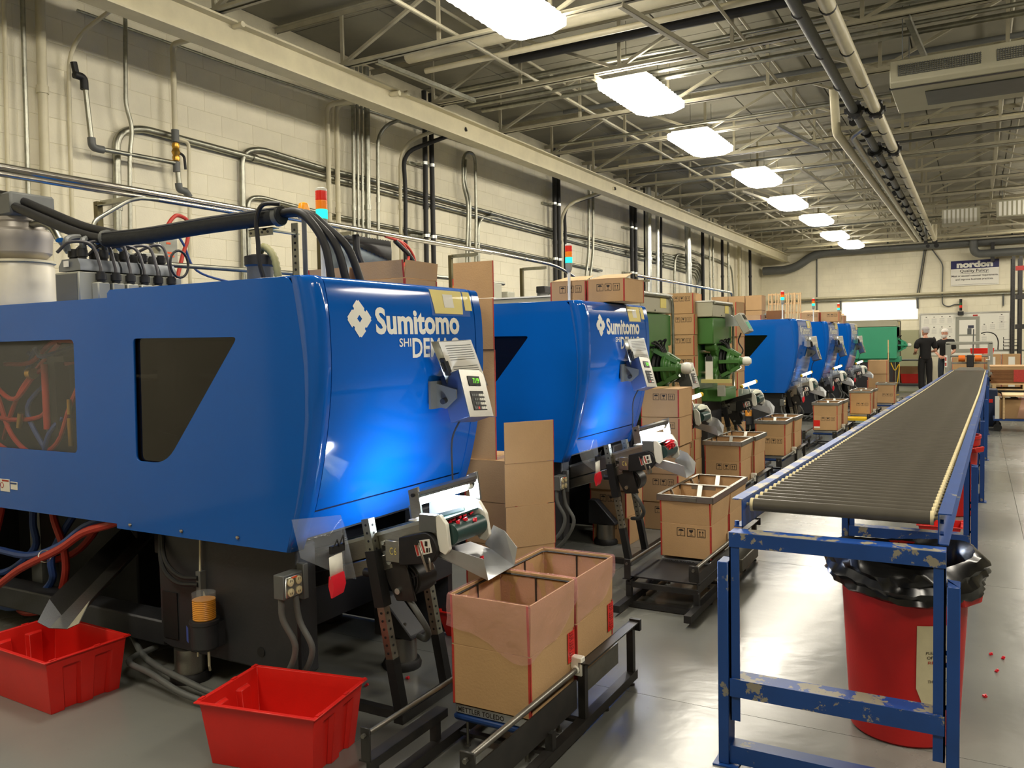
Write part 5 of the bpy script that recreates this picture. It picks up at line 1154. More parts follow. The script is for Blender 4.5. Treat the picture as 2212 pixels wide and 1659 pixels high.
# ---- red totes
def tote(label, loc, rz, w=.52, d=.38, h=.245):
    t = thing('plastic_tote', label, 'tote', loc, rz, None)
    def outline(k, ins, notch):
        a, c = w/2-ins, d/2-ins; q = []
        q += [(-a, -c), (-a*.50, -c), (-a*.44, -c+notch), (-a*.16, -c+notch), (-a*.10, -c), (a*.10, -c), (a*.16, -c+notch), (a*.44, -c+notch), (a*.5, -c), (a, -c)]
        q += [(a, -c*.55), (a-notch, -c*.48), (a-notch, -c*.12), (a, -c*.05), (a, c*.25), (a-notch, c*.3), (a-notch, c*.6), (a, c*.66), (a, c)]
        q += [(-x, -y) for x, y in q[1:-1]][:]  # mirrored half
        return q
    def half(ins, notch):
        a, c = w/2-ins, d/2-ins
        f = [(-a, -c), (a, -c), (a, -c*.62), (a-notch, -c*.56), (a-notch, -c*.22), (a, -c*.16), (a, c*.2), (a-notch, c*.26), (a-notch, c*.60), (a, c*.66), (a, c)]
        return f+[(-x, -y) for x, y in f[1:]]
    def ring(ins, notch, z): return [(x, y, z) for x, y in half(ins, notch)]
    b = B().loft([ring(.042, .016, 0), ring(.020, .020, h-.05), ring(.020, .0, h-.045), ring(.014, 0, h-.006), ring(.0, 0, h-.006), ring(0, 0, h), ring(.017, 0, h), ring(.024, .0, h-.04), ring(.024, .020, h-.045), ring(.046, .016, .005)], caps=False)
    n = len(half(0, 0)); b.f.append(tuple(range(n))); b.f.append(tuple(9*n+k for k in range(n)))
    part('tub', b, M_REDBIN, t, bev=.0015)
    b2 = B()
    for s in (-1, 1):
        for f in (-.4, .1, .45): b2.box(s*(w/2-.008)-.006, s*(w/2-.008)+.006, f*d-.015, f*d+.015, h, h+.004)
    part('stacking_tabs', b2, M_REDBIN, t); return t
tote('red plastic tote in the foreground, nearest in the photo', (-2.305, 2.27, 0), math.radians(10.5))
tote('red plastic tote at the left edge under the sheet steel chute', (-3.70, 2.22, 0), math.radians(-2), w=.60, d=.40)
tote('small red tote on the floor behind the red trash can', (-.225, 6.75, 0), 0, .30, .28, .18)
tote('red tote low behind the nearest lined boxes', (-2.25, 3.72, .0), 0, .5, .3, .14)
# ---- trash can
def can(label, x, y, bag=True):
    t = thing('trash_can', label, 'trash can', (x, y, 0))
    part('barrel', B().lathe([(.0, .0), (.185, 0), (.196, .01), (.225, .55), (.228, .60), (.243, .605), (.246, .66), (.252, .665), (.252, .69), (.238, .69), (.232, .66), (.215, .5), (.18, .02), (0, .02)], (0, 0, 0), 40), M_CAN, t)
    for s in (PI, 0):
        h = B().prism([(-.075, .60), (.075, .60), (.06, .555), (-.06, .555)], .235, .275, 'x'); h.box(.235, .262, -.08, .08, .58, .60)
        part('handle', h.xf(Matrix.Rotation(s-.5, 4, 'Z')), M_CAN, t, bev=.006)
    if bag:
        random.seed(11); rows = []; n = 72
        for ro, z, j in ((.02, .30, .0), (.15, .31, .008), (.19, .40, .008), (.203, .55, .005), (.222, .67, .003), (.244, .716, .003), (.265, .705, .007), (.285, .675, .009), (.276, .655, .008), (.292, .63, .010), (.280, .61, .009), (.285, .59, .009), (.262, .578, .005)):
            row = []
            for k in range(n):
                a = 2*PI*k/n; r_ = ro+j*math.sin(7*a+z*40)+random.uniform(-1, 1)*j*.8; zz = z+.02*math.sin(2*a+1)+random.uniform(-1, 1)*j*.5
                row.append((r_*math.cos(a), r_*math.sin(a), zz))
            rows.append(row+[row[0]])
        part('bag', B().sheet(rows), M_BAG, t, label='black bin liner gathered over the rim')
    return t
tc_ = can('red trash can with a black liner under the near end of the roller conveyor', -.245, 3.56)
def canface(a, z, off=.003): 
    r_ = .196+(.225-.196)*(z-.01)/.54+off; return (r_*math.sin(a), -r_*math.cos(a), z)
rows = [[canface(.27+k*.09, z) for k in range(8)] for z in (.17, .24, .33, .42, .48)]
rows[0][0] = canface(.36, .19)
pl_ = part('paper_sign', B().sheet(rows), mat('aged paper', (206, 196, 160), .8, noise=.06, nscale=20), tc_)
sg = B()
def cw(u, v, s=1): return canface(u/.215, v, .0045)
sg.add([cw(.125, .475), cw(.16, .475), cw(.16, .415), cw(.125, .415)], [(0, 1, 2, 3)])
decal(sg, fit(text2d('RED PARTS', 1, .01), w=.11, h=.011), lambda u, v: cw(.098+u, .335+v)); decal(sg, fit(text2d('ONLY', 1, .01), w=.04, h=.011), lambda u, v: cw(.125+u, .315+v))
part('red_print', sg, M_TAPE, pl_, flat=True, smooth=False)
sg = B()
for i, (tx, u0, z, w_) in enumerate((('PLEASE KEEP OUT', .09, .372, .125), ('OF GARBAGE', .093, .354, .11), ('THANK YOU', .098, .262, .09))): decal(sg, fit(text2d(tx, 1, .01), w=w_, h=.011), (lambda a, b_: lambda u, v: cw(a+u, b_+v))(u0, z))
part('black_print', sg, M_INK, pl_, flat=True, smooth=False)
can('second red trash can, farther under the roller conveyor', -.21, 8.1, False)

# ================================================================ ROLLER CONVEYOR
RC = thing('roller_conveyor', 'long gravity roller conveyor with blue chipped side rails', 'conveyor', (0, 0, 0))
cx = lambda y: -.425+.0190*(y-3.05)-(0 if y < 11 else .004*(y-11)); cz = lambda y: .965-.0107*(y-3.05)
ye = 20.4; hw = .318
rmesh = B().cyl((-.292, 0, 0), (.292, 0, 0), .0235, n=16).mesh('roller', M_ROLL)
cm = B()
for s in (-1, 1): cm.cyl((s*.292, 0, 0), (s*.303, 0, 0), .0245, n=14).cyl((s*.303, 0, 0), (s*.318, 0, 0), .006, n=6)
cm = cm.mesh('roller_cap', M_ROLLEND)
y = 3.09; k = 0
while y < ye and k < 238:
    r_ = part('roller', rmesh, M_ROLL, RC, loc=(cx(y), y, cz(y)-.028)); part('roller_cap', cm, M_ROLLEND, r_)
    y += .0735; k += 1
def pathloft(poly, y0, y1, n=24):
    rings = []
    for i in range(n+1):
        y = y0+(y1-y0)*i/n; rings.append([(cx(y)+u, y, cz(y)+v) for u, v in poly])
    return B().loft(rings)
for s in (-1, 1):
    for a_0, a_1 in ((3.03, 6.1), (6.11, 9.2), (9.21, 11.0), (11.01, 14.2), (14.21, 17.3), (17.31, ye)):
        part('side_rail', pathloft([(s*hw, -.105), (s*(hw+.004), -.105), (s*(hw+.004), -.004), (s*hw, -.004)], a_0, a_1, 6), M_CBLUE, RC)
        part('rail_flange', pathloft([(s*hw, -.004), (s*(hw+.040), -.004), (s*(hw+.040), .0), (s*hw, .0)], a_0, a_1, 6), M_CBLUEW if s < 0 else M_CBLUE, RC)
        part('rail_flange', pathloft([(s*hw, -.105), (s*(hw+.032), -.105), (s*(hw+.032), -.101), (s*hw, -.101)], a_0, a_1, 6), M_CBLUE, RC)
part('rail_bolts', B().cyl((cx(3.1)+hw+.004, 3.10, .885), (cx(3.1)+hw+.014, 3.10, .885), .008, n=6).cyl((cx(3.1)+hw+.004, 3.10, .925), (cx(3.1)+hw+.014, 3.10, .925), .008, n=6).cyl((cx(3.1)-hw-.03, 3.06, .862), (cx(3.1)-hw-.03, 3.06, .878), .009, n=6), M_CBLUE, RC)
def support(y, label, sign=1):
    t = thing('conveyor_support', label, 'support', (cx(y), y, 0), 0, 'conveyor supports')
    zt = cz(y)-.107; wi = .345
    cc = part('cross_channel', B().box(-wi, wi, -.040, -.036, zt-.052, zt-.001), M_CBLUEM, t); part('channel_flange', B().box(-wi, wi, -.036, .035, zt-.005, zt), M_CBLUEW, cc)
    for s in (-1, 1):
        part('inner_post', B().box(*sorted((s*wi, s*(wi-.005))), -.035, .035, .17, zt-.006).box(*sorted((s*wi, s*(wi-.035))), -.035, -.030, .17, zt-.006), M_CBLUE, t)
        part('outer_post', B().box(*sorted((s*(wi+.004), s*(wi+.009))), -.04, .04, .006, .75).box(*sorted((s*(wi+.004), s*(wi+.042))), -.045, -.040, .006, .75).box(*sorted((s*(wi+.004), s*(wi+.042))), -.04, .04, .745, .75), M_CBLUE, t, bev=.003)
        part('foot_plate', B().box(*sorted((s*(wi-.03), s*(wi+.06))), -.06, .06, 0, .006), M_CBLUE, t)
        bl = B()
        for z in (.52, .34, .48): bl.cyl((s*(wi-.02), 0, z), (s*(wi+.03), 0, z), .008, n=8).cyl((s*(wi+.009), 0, z), (s*(wi+.02), 0, z), .014, n=6).cyl((s*(wi-.018), 0, z), (s*(wi-.005), 0, z), .014, n=6)
        part('post_bolts', bl, M_CBLUE, t)
    cc = part('cross_channel', B().box(-wi+.001, wi-.001, -.046, -.041, .262, .326), M_CBLUEM, t); part('channel_flange', B().box(-wi+.006, wi-.006, -.041, .04, .32, .326), M_CBLUEW, cc)
    part('cross_channel', B().box(-wi-.004, wi+.004, -.03, .03, .07, .075).box(-wi-.004, wi+.004, -.035, -.03, .01, .075), M_CBLUE, t)
    return t
for i, y in enumerate((2.98, 5.75, 8.75, 11.7, 14.7, 17.7)):
    support(y, 'blue steel leg frame, %s from the near end of the roller conveyor' % ['first', 'second', 'third', 'fourth', 'fifth', 'sixth'][i])
# ================================================================ GREEN AND TEAL MACHINES
def greenmachine(label, loc, body, hubm, far=False):
    """origin: front (aisle) end of the upper body at its near face, on the floor"""
    t = thing('moulding_machine', label, 'machine', loc)
    part('electric_cabinet', B().box(-1.7, 0, 0, .82, 1.80, 1.965), M_BEIGE, t, bev=.008)
    part('cabinet_lid', B().box(-1.72, .01, -.01, .83, 1.965, 1.978), M_WHITE, t)
    part('body', B().box(-1.75, 0, .02, .80, 1.50, 1.79), body, t, bev=.01)
    part('body', B().box(-1.75, -.17, .02, .80, .95, 1.50), body, t, bev=.01)
    part('body', B().box(-1.75, .06, .1, .75, .86, 1.0), body, t, bev=.01, label='low green bed under the platen')
    part('bed_frame', B().box(-1.75, -.1, .12, .7, .02, .86), M_BASE, t)
    hub0 = set(bpy.data.objects)
    for y in (.16, .66):
        for z in (1.42, 1.18): part('tie_bar', B().cyl((-.3, y, z), (.05, y, z), .028, n=12), M_CHROME, t)
    part('piston', B().cyl((-.2, .41, 1.29), (.05, .41, 1.29), .11, n=18), M_BLACK, t)
    # cast platen with four ears
    pl = part('platen', B().lathe([(.0, 0), (.17, 0), (.205, .03), (.205, .08), (.17, .11), (0, .11)], (.0, .41, 1.30), 22, 'x'), hubm, t, bev=.006)
    for sy in (-1, 1):
        for sz in (-1, 1): part('platen_ear', B().bar((.06, .41, 1.30), (.06, .41+sy*.26, 1.30+sz*.17), .09, .10, (1, 0, 0)).cyl((-.0, .41+sy*.27, 1.30+sz*.17), (.12, .41+sy*.27, 1.30+sz*.17), .05, n=12), hubm, pl, bev=.008)
    wh = part('belt_wheel', B().lathe([(.10, 0), (.15, .0), (.152, .01), (.14, .03), (.152, .05), (.15, .06), (.10, .065)], (.11, .41, 1.30), 22, 'x'), M_BLACK, t)
    part('motor_housing', B().lathe([(.145, 0), (.145, .03), (.11, .04), (.105, .07), (.07, .08), (.065, .12), (.045, .13), (.04, .17)], (.19, .41, 1.30), 12, 'x'), hubm, t, bev=.004)
    for k in range(6):
        a = k*PI/3; part('housing_rib', B().bar((.12, .41+.19*math.cos(a), 1.30+.19*math.sin(a)), (.31, .41+.07*math.cos(a), 1.30+.07*math.sin(a)), .035, .04), hubm, t, bev=.003)
    part('end_cap', B().lathe([(.045, 0), (.052, .02), (.05, .06), (.03, .085), (0, .09)], (.35, .41, 1.30), 16, 'x'), M_WHITE, t)
    for o in set(bpy.data.objects)-hub0:
        if o.parent == t: o.location.x -= .12
    hs = B(); random.seed(3)
    for k in range(4): hs.tube(catmull([(-.05, .25+.06*k, 1.46), (-.02+.03*k, .25+.06*k, 1.53+.01*k), (.05, .3+.05*k, 1.50), (.08, .34+.04*k, 1.42)]), .009, 7)
    part('hoses', hs, M_BLACK, t)
    part('pipe_bend', B().tube([(.018, .02, 1.955), (.018, .74, 1.955), (.018, .80, 1.90), (.018, .805, 1.0)], .014, 8, .07), M_GALV, t)
    part('card', B().box(.001, .004, .50, .66, 1.845, 1.935), M_YPAPER, t)
    part('cover_screw', B().cyl((0, .36, 1.82), (.004, .36, 1.82), .008, n=8), M_BLACK, t)
    part('tray_shelf', B().box(-.12, .20, -.06, .02, 1.075, 1.115), mat('cream shelf', (200, 190, 120), .5), t) if not far else None
    part('switch_box', B().box(.06, .14, -.06, -.01, .93, 1.05), M_GREY, t, bev=.004) if not far else None
    return t
g1 = greenmachine('green moulding machine with a white ball cap and grey cabinet, nearer of two', (-2.50, 6.72, 0), M_GREEN, M_GREEN)
g2 = greenmachine('green moulding machine with a clipboard on its side, farther of two', (-2.52, 9.0, 0), M_GREEN, M_GREEN)
tl = greenmachine('teal moulding machine with a beige top near the back wall', (-1.83, 23.9, 0), M_TEAL, M_TEAL, True)
tl.scale = (1, 1.2, 1)
part('body', B().box(-1.75, 0, 0, .8, .96, 1.79), M_TEAL, tl)
def plainclip(label, loc):
    t = thing('clipboard', label, 'clipboard', loc); part('board', B().box(-.04, .045, 0, .004, -.29, 0), M_STAIN, t); part('paper', B().box(-.038, .043, -.003, 0, -.285, -.05), M_PAPER, t)
    part('clip', B().box(-.03, .035, -.014, -.003, -.04, .012).cyl((-.015, -.01, .012), (-.015, -.01, .03), .008, n=8).cyl((.02, -.01, .012), (.02, -.01, .03), .008, n=8), M_BLACK, t); return t
plainclip('clipboard with a long paper hanging on the farther green machine', (-2.56, 8.98, 1.36))
cb = thing('scale_controller', 'grey control head on a sheet bracket at the farther green machine', 'control box', (-2.42, 9.55, 1.72))
part('bracket', B().prism([(-.16, .12), (-.06, .12), (.09, .03), (.07, -.02), (-.16, -.03)], -.02, -.01, 'y'), M_STAIN, cb); Rm = Matrix.Translation((.10, .05, .01)) @ Matrix.Rotation(math.radians(-28), 4, 'Y')
part('enclosure', B().box(-.05, .03, -.10, .10, -.12, .12).xf(Rm), M_GREY, cb, bev=.006); part('display', B().box(.03, .034, -.06, .06, .03, .09).xf(Rm), M_LCD, cb); part('keypad', B().box(.03, .033, -.07, .07, -.09, .0).xf(Rm), M_TEAL, cb)
part('cables', B().tube(catmull([(.06, .05, -.1), (.03, .05, -.2), (.08, .05, -.3), (.04, .05, -.38)]), .008, 6), M_BLACK, cb)
cg = controller('weigh controller with green display by the nearer green machine', 1); cg.location = (-2.40, 6.45, -.08)

# ================================================================ ON TOP OF THE FIRST MACHINE
hp = thing('material_hopper', 'round cloudy hopper with grey loader head at the left edge', 'hopper', (-4.87, 2.85, 1.80))
part('bin', B().lathe([(.13, 0), (.17, .02), (.175, .24), (.165, .27)], (0, 0, 0), 28), M_HOPP, hp)
part('rim_band', B().lathe([(.165, .27), (.182, .272), (.182, .285), (.165, .287)], (0, 0, 0), 28), M_CREAM, hp)
part('loader_body', B().lathe([(.12, .287), (.165, .33), (.17, .40), (.175, .42), (.172, .45), (.135, .47), (.13, .50), (.14, .51), (.14, .53)], (0, 0, 0), 28), mat('loader grey', (166, 160, 152), .4, .3), hp)
part('loader_head', B().box(-.14, .15, -.13, .13, .53, .66), M_GREYD, hp, bev=.012)
part('latch', B().box(.06, .075, -.185, -.165, .36, .46).box(.055, .08, -.192, -.18, .34, .38), M_CHROME, hp, bev=.002)
part('air_line', B().tube(catmull([(.02, -.16, .52), (.015, -.178, .40), (.0, -.18, .25), (.0, -.18, .02)]), .006, 6), M_GREYD, hp)
part('hose_stub', B().tube([(.12, 0, .49), (.24, 0, .49), (.33, 0, .45), (.38, 0, .38)], .022, 10, .08), M_GALV, hp)
part('level_sticker', B().box(-.09, -.02, -.178, -.174, .36, .42), M_PAPER, hp)
cn = thing('connector_box', 'grey connector cabinet with rows of black cable glands on the first machine', 'electrical box', (-4.15, 2.60, 1.80))
part('cabinet', B().box(0, .20, 0, .62, 0, .158), M_GREY, cn, bev=.004); part('end_panel', B().box(.015, .185, -.004, 0, .01, .148), M_GREYD, cn)
hd = B().prism([(.02, .165), (.20, .165), (.20, .19), (.18, .225), (.05, .225), (.02, .19)], 0, .105, 'y').mesh('connector_hood', mat('hood grey', (120, 124, 128), .4, .4))
gl = B().cyl((0, 0, 0), (0, 0, .018), .02, n=12).cyl((0, 0, .018), (0, 0, .05), .026, n=12).cyl((0, 0, .05), (0, 0, .06), .02, n=12).mesh('cable_gland', M_BLACK)
for i in range(5):
    h = part('connector_hood', hd, M_GREY, cn, loc=(0, .01+i*.118, 0)); part('cable_gland', gl, M_BLACK, h, loc=(.07, .05, .222)); part('cable_gland', gl, M_BLACK, h, loc=(.145, .05, .222))
for i in range(6):
    y = .10+i*.085; h = part('connector_hood', B().box(.20, .255, y-.034, y+.034, .0, .105), M_GREY, cn, bev=.006)
    part('cable_gland', gl, M_BLACK, h, loc=(.232, y, .10))
    part('cable', B().tube(catmull([(.232, y, .15), (.225, y, .20), (.19, y-.02, .30+.015*(i % 3)), (.12, y-.09, .31), (.06, y-.12, .26)]), .0085, 8), mat('grey cable', (70, 68, 70), .4), cn)
for i, y in enumerate((.03, .1, .2)): part('cable', B().tube(catmull([(.07+.03*i, y, .27), (.07+.03*i, y, .33), (.02, y+.12, .35), (-.1, y+.3, .3)]), .017, 8), M_GREYD, cn)
part('coil', B().tube([(.26+.0*math.cos(k*PI/10), .56+.06*math.cos(k*PI/10), .23+.075*math.sin(k*PI/10)) for k in range(20)], .007, 8, closed=True), M_BLACK, cn)
part('cabinet_sticker', B().box(.08, .12, -.002, -.0, .185, .215), M_PAPER, cn)
ft = thing('foam_tube', 'thick black foam lagged hose bundle held up over the first machine', 'hose', (-3.9, 2.75, 2.14))
o_ = Vector((-3.9, 2.75, 2.14)); F = lambda pts: [Vector(p)-o_ for p in pts]
part('foam_cover', B().tube(catmull(F([(-3.93, 2.75, 2.13), (-3.6, 2.75, 2.125), (-3.2, 2.75, 2.137), (-2.85, 2.75, 2.14), (-2.70, 2.75, 2.14)]), 5), .040, 16), M_FOAM, ft)
part('seam', B().tube(F([(-3.93, 2.715, 2.155), (-3.5, 2.712, 2.15), (-3.1, 2.712, 2.162), (-2.71, 2.712, 2.165)]), .003, 5), M_BLACK, ft)
for k, (dy, dz) in enumerate(((0, .0), (.05, .035))):
    part('inner_hose', B().tube(catmull(F([(-5.1, 2.75+dy, 2.46+dz), (-4.87, 2.75+dy, 2.42+dz), (-4.52, 2.75+dy, 2.30+dz), (-4.2, 2.75+dy, 2.19+dz), (-3.97, 2.75+dy, 2.135+dz), (-3.8, 2.75, 2.13)]), 5), .026, 10), M_BLACK, ft)
for k in range(3):
    part('inner_hose', B().tube(catmull(F([(-2.75, 2.75, 2.145), (-2.62, 2.76+.03*k, 2.15), (-2.54, 2.77+.04*k, 2.09), (-2.48+.02*k, 2.78+.05*k, 1.99), (-2.46+.03*k, 2.79+.06*k, 1.85), (-2.46+.03*k, 2.8+.06*k, 1.82)]), 5), .018, 10), M_BLACK, ft)
part('loop_cable', B().tube(catmull(F([(-2.80, 2.70, 2.02), (-2.80, 2.695, 2.12), (-2.765, 2.70, 2.185), (-2.70, 2.74, 2.19)]), 6)+catmull(F([(-2.80, 2.70, 2.02), (-2.79, 2.70, 1.92), (-2.78, 2.72, 1.83)]), 4)[::-1][:0], .010, 8), M_BLACK, ft)
part('drop_cable', B().tube(catmull(F([(-2.80, 2.70, 2.03), (-2.795, 2.70, 1.93), (-2.78, 2.72, 1.83)]), 4), .010, 8), M_BLACK, ft)
for x in (-3.93, -2.72): part('clamp_strap', B().cyl(F([(x-.012, 2.75, 2.135)])[0], F([(x+.012, 2.75, 2.137)])[0], .043, n=18), M_GREYD, ft)
ps = thing('perforated_post', 'perforated slotted-angle post with a crossarm carrying the black foam hose', 'post', (-2.80, 2.95, 1.836))
part('upright', B().box(-.02, -.016, -.02, .02, 0, .30).box(-.02, .02, -.02, -.016, 0, .30), M_GALV, ps); part('crossarm', B().box(-.10, .05, -.21, -.17, .252, .256).box(-.10, .05, -.21, -.206, .222, .256).box(-.012, .012, -.21, .0, .245, .252), M_GALV, ps)
hb = B()
for k in range(9): hb.cyl((.0, -.0205, .02+k*.031), (.0, -.022, .02+k*.031), .006, n=8)
for k in range(4): hb.cyl((-.085+k*.035, -.2105, .238), (-.085+k*.035, -.212, .238), .006, n=8)
part('holes', hb, M_BLACK, ps, smooth=False)
bc = thing('beacon_light', 'small amber beacon behind the end of the foam hose', 'beacon', (-2.86, 3.06, 2.20)); part('lens', B().lathe([(.028, 0), (.03, .02), (.022, .05), (0, .058)], (0, 0, 0), 16), mat('amber dome', (236, 150, 20), .3, emit=.3), bc); part('collar', B().cyl((0, 0, -.36), (0, 0, 0), .012, n=8).cyl((0, 0, -.02), (0, 0, 0), .03, n=14), M_GREYD, bc)
def jbox(label, x0, x1, y0, y1, z0, z1, labs=()):
    t = thing('junction_box', label, 'electrical box', (x0, y0, z0)); part('enclosure', B().box(0, x1-x0, 0, y1-y0, 0, z1-z0), mat('galv box', (176, 176, 164), .45, .5, noise=.08, nscale=30), t, bev=.004)
    part('cover_lip', B().box(x1-x0, x1-x0+.004, .01, y1-y0-.01, .01, z1-z0-.01), M_GREY, t)
    for (a, c, d, e) in labs: part('orange_label', B().box(x1-x0+.004, x1-x0+.006, a, c, d, e), M_ORANGE, t)
    return t
jbox('galvanised junction box with one orange label, right of the connector glands', -4.92, -4.8, 3.61, 3.78, 2.03, 2.20, [(.10, .15, .025, .04)])
jbox('smaller galvanised switch box with orange labels, behind the junction box', -5.72, -5.6, 4.36, 4.54, 2.24, 2.44, [(.05, .14, .05, .065), (.05, .14, .075, .09), (.07, .11, .15, .165)])
solo('hose', B().tube(catmull([(-5.6, 4.44, 2.52), (-5.6, 4.50, 2.60), (-5.6, 4.56, 2.63), (-5.6, 4.65, 2.59), (-5.6, 4.64, 2.45), (-5.6, 4.58, 2.3), (-5.6, 4.5, 2.0), (-5.6, 4.48, 1.5)]), .016, 8), M_HRED, 'red hose looping above the small switch box', 'hose')
solo('hose', B().tube(catmull([(-5.6, 4.52, 2.50), (-5.6, 4.60, 2.40), (-5.6, 4.72, 2.2), (-5.6, 5.1, 2.12), (-5.6, 5.5, 2.08), (-5.6, 5.7, 1.9)]), .010, 8), M_HBLUE, 'thin blue hose trailing right from the small switch box', 'hose')
fb = thing('vacuum_receiver', 'grey receiver pot with a corrugated olive hose on the first machine', 'vacuum receiver', (-3.62, 3.5, 1.80))
part('pot', B().lathe([(.06, .03), (.07, .05), (.075, .22), (.085, .23), (.085, .27), (.05, .275)], (0, 0, 0), 20), M_GREYD, fb); part('lid', B().lathe([(.088, .23), (.088, .28), (.06, .29), (.02, .29), (.02, .33), (0, .34)], (0, 0, 0), 20), M_BLACK, fb)
cr = []; pts_ = catmull([(0, 0, .31), (.06, -.02, .33), (.13, -.02, .27), (.16, -.02, .15), (.16, 0, .0)], 8)
part('corrugated_hose', B().tube(pts_, [.019+(.004 if i % 2 else 0) for i in range(len(pts_))], 10), mat('olive hose', (128, 126, 86), .6), fb)
pts_ = catmull([(-.07, 0, .12), (-.14, 0, .10), (-.22, 0, .02), (-.3, 0, -.05)], 8); part('corrugated_hose', B().tube(pts_, [.019+(.004 if i % 2 else 0) for i in range(len(pts_))], 10), mat('olive hose', (128, 126, 86)), fb)
pts_ = catmull([(.42, .0, .02), (.5, .05, .07), (.62, .1, .08), (.8, .1, .05)], 8); part('corrugated_hose', B().tube(pts_, [.022+(.004 if i % 2 else 0) for i in range(len(pts_))], 10), mat('olive hose', (128, 126, 86)), fb)
ec = thing('electric_cabinet', 'blue-grey electric cabinet draped with black film behind the first machine', 'cabinet', (-5.3, 5.82, 0))
part('enclosure', B().box(0, .3, 0, .70, .1, 2.56), mat('cabinet grey', (126, 136, 138), .45, noise=.05), ec, bev=.006); part('film_cover', B().sheet([[(.31, -.01+.02*j, 2.575-.008*(j % 2)) for j in range(37)], [(.32, -.01+.02*j, 2.54-.002*j) for j in range(37)], [(.315, -.01+.02*j, 2.51-.004*j+.006*(j % 3)) for j in range(37)]]), M_BAG, ec); part('door_latch', B().box(.3, .31, .33, .36, 2.25, 2.33), M_BLACK, ec); part('plinth', B().box(.02, .28, .02, .68, 0, .1), M_BASE, ec)
for pts, m, r, lb in (([(-4.85, 5.84, 2.55), (-4.84, 5.86, 2.35), (-4.78, 6.0, 2.1), (-4.7, 6.1, 1.8)], M_BLACK, .032, 'black cable bundle dropping beside the blue-grey cabinet'), ([(-4.8, 6.2, 2.57), (-4.8, 6.45, 2.53), (-4.8, 6.56, 2.40), (-4.8, 6.45, 2.28), (-4.8, 6.4, 2.0)], M_HRED, .014, 'red cable looping under the long shiny pipe'), ([(-4.8, 6.3, 2.56), (-4.8, 6.52, 2.52), (-4.8, 6.66, 2.38), (-4.8, 6.56, 2.25), (-4.8, 6.5, 1.9)], M_HRED, .012, 'second red cable looping under the long shiny pipe'), ([(-4.8, 6.35, 2.54), (-4.8, 6.6, 2.4), (-4.8, 6.75, 2.2), (-4.8, 6.9, 1.9)], M_BLACK, .022, 'black hose curving down right of the red cables')):
    solo('cable', B().tube(catmull(pts), r, 8), m, lb, 'cable')
for nm, (x, y, z), w_ in (('slotted_bracket', (-4.8, 3.55, 2.575), .35), ('slotted_bracket', (-4.8, 5.65, 2.565), .3), ('slotted_bracket', (-4.8, 7.75, 2.56), .3), ('slotted_bracket', (-4.8, 9.4, 2.53), .3), ('slotted_bracket', (-4.8, 13.2, 2.58), .3)):
    t = thing(nm, 'slotted-angle bracket holding up the long shiny pipes, %s' % {3.55: 'nearest, by the foam hose', 5.65: 'by the blue-grey cabinet', 7.75: 'right of the red cables', 9.4: 'behind the second machine', 13.2: 'farthest'}[y], 'bracket', (x, y, z), 0, 'pipe brackets')
    part('arm', B().angle((.05, 0, -.03), (-w_*1.0, 0, -.03), .04, .005), M_BRASS if 0 else M_GALV, t); part('upright', B().box(-w_-.02, -w_+.02, -.02, .02, -z+.0, -.02), mat('slotted angle', (96, 88, 58), .5, .6), t)
# on the second machine
tc2 = thing('top_cabinet', 'pale low cabinet with a white lid behind the second blue machine', 'cabinet', (-4.9, 7.0, 0)); part('enclosure', B().box(0, .6, 0, 2.2, .1, 1.98), M_GREY, tc2, bev=.01); part('lid', B().box(-.02, .62, -.02, 2.22, 1.98, 2.02), M_WHITE, tc2, bev=.01); part('feet', B().box(.05, .55, .05, 2.1, 0, .1), M_BASE, tc2)
jbox('tall grey junction box, left of two over the pale cabinet', -4.9, -4.78, 8.1, 8.32, 2.021, 2.24); jbox('small grey junction box, right of two over the pale cabinet', -4.9, -4.80, 8.5, 8.66, 2.021, 2.16)
fr_ = thing('filter_unit', 'black air filter unit with two bowls behind the second machine', 'filter', (-4.5, 8.75, 2.02)); part('head', B().box(-.06, .06, 0, .34, .12, .2), M_BLACK, fr_, bev=.006)
for y in (.08, .24): part('bowl', B().lathe([(.02, 0), (.05, .02), (.055, .12)], (0, y, 0), 16), M_CLEAR, fr_)
part('bracket', B().box(-.05, -.04, 0, .3, 0, .15), M_GREYD, fr_)
solo('conduit', B().tube([(-5.6, 7.0, 2.36), (-5.6, 9.8, 2.36)], .025, 8), M_GALV, 'level conduit just above the two small grey junction boxes', 'pipe')

# ================================================================ FAR STACKS
for i, (x, z) in enumerate(((-4.33, 1.801), (-4.0, 1.801), (-3.68, 1.801), (-4.33, 2.085), (-4.0, 2.085), (-3.68, 2.085))):
    if i == 0: fs0 = carton('closed carton in the high double row behind the second green machine', (x, 16.1, z), size=(.30, .34, .275), icons=None, red=False, group='cartons in the high double row')
    else: dup(fs0, (x, 16.1, z))
    [o for o in bpy.data.objects if o.get('group') == 'cartons in the high double row'][-1]['label'] = 'closed carton in the high double row, %s row, %s' % ('lower' if i < 3 else 'upper', ('left', 'middle', 'right')[i % 3])
wp = thing('wooden_pallet_stack', 'stack of pale wooden frames standing on end behind the third machine', 'pallets', (-3.3, 16.6, 1.902)); random.seed(9)
for k in range(15):
    x = -.24+k*.042; z = random.uniform(.0, .03); part('slat', B().bar((x, random.uniform(-.06, .06), -.1), (x+random.uniform(-.02, .03), random.uniform(-.06, .06), .50+z), .022, .03), M_WOOD, wp)
for z in (.12, .3, .48): part('cross_slat', B().box(-.26, .36, .03, .05, z, z+.03), M_WOOD, wp)
carton('small carton lying on the third blue machine at the left', (-3.05, 13.3, 1.837), size=(.25, .3, .08), icons=None)
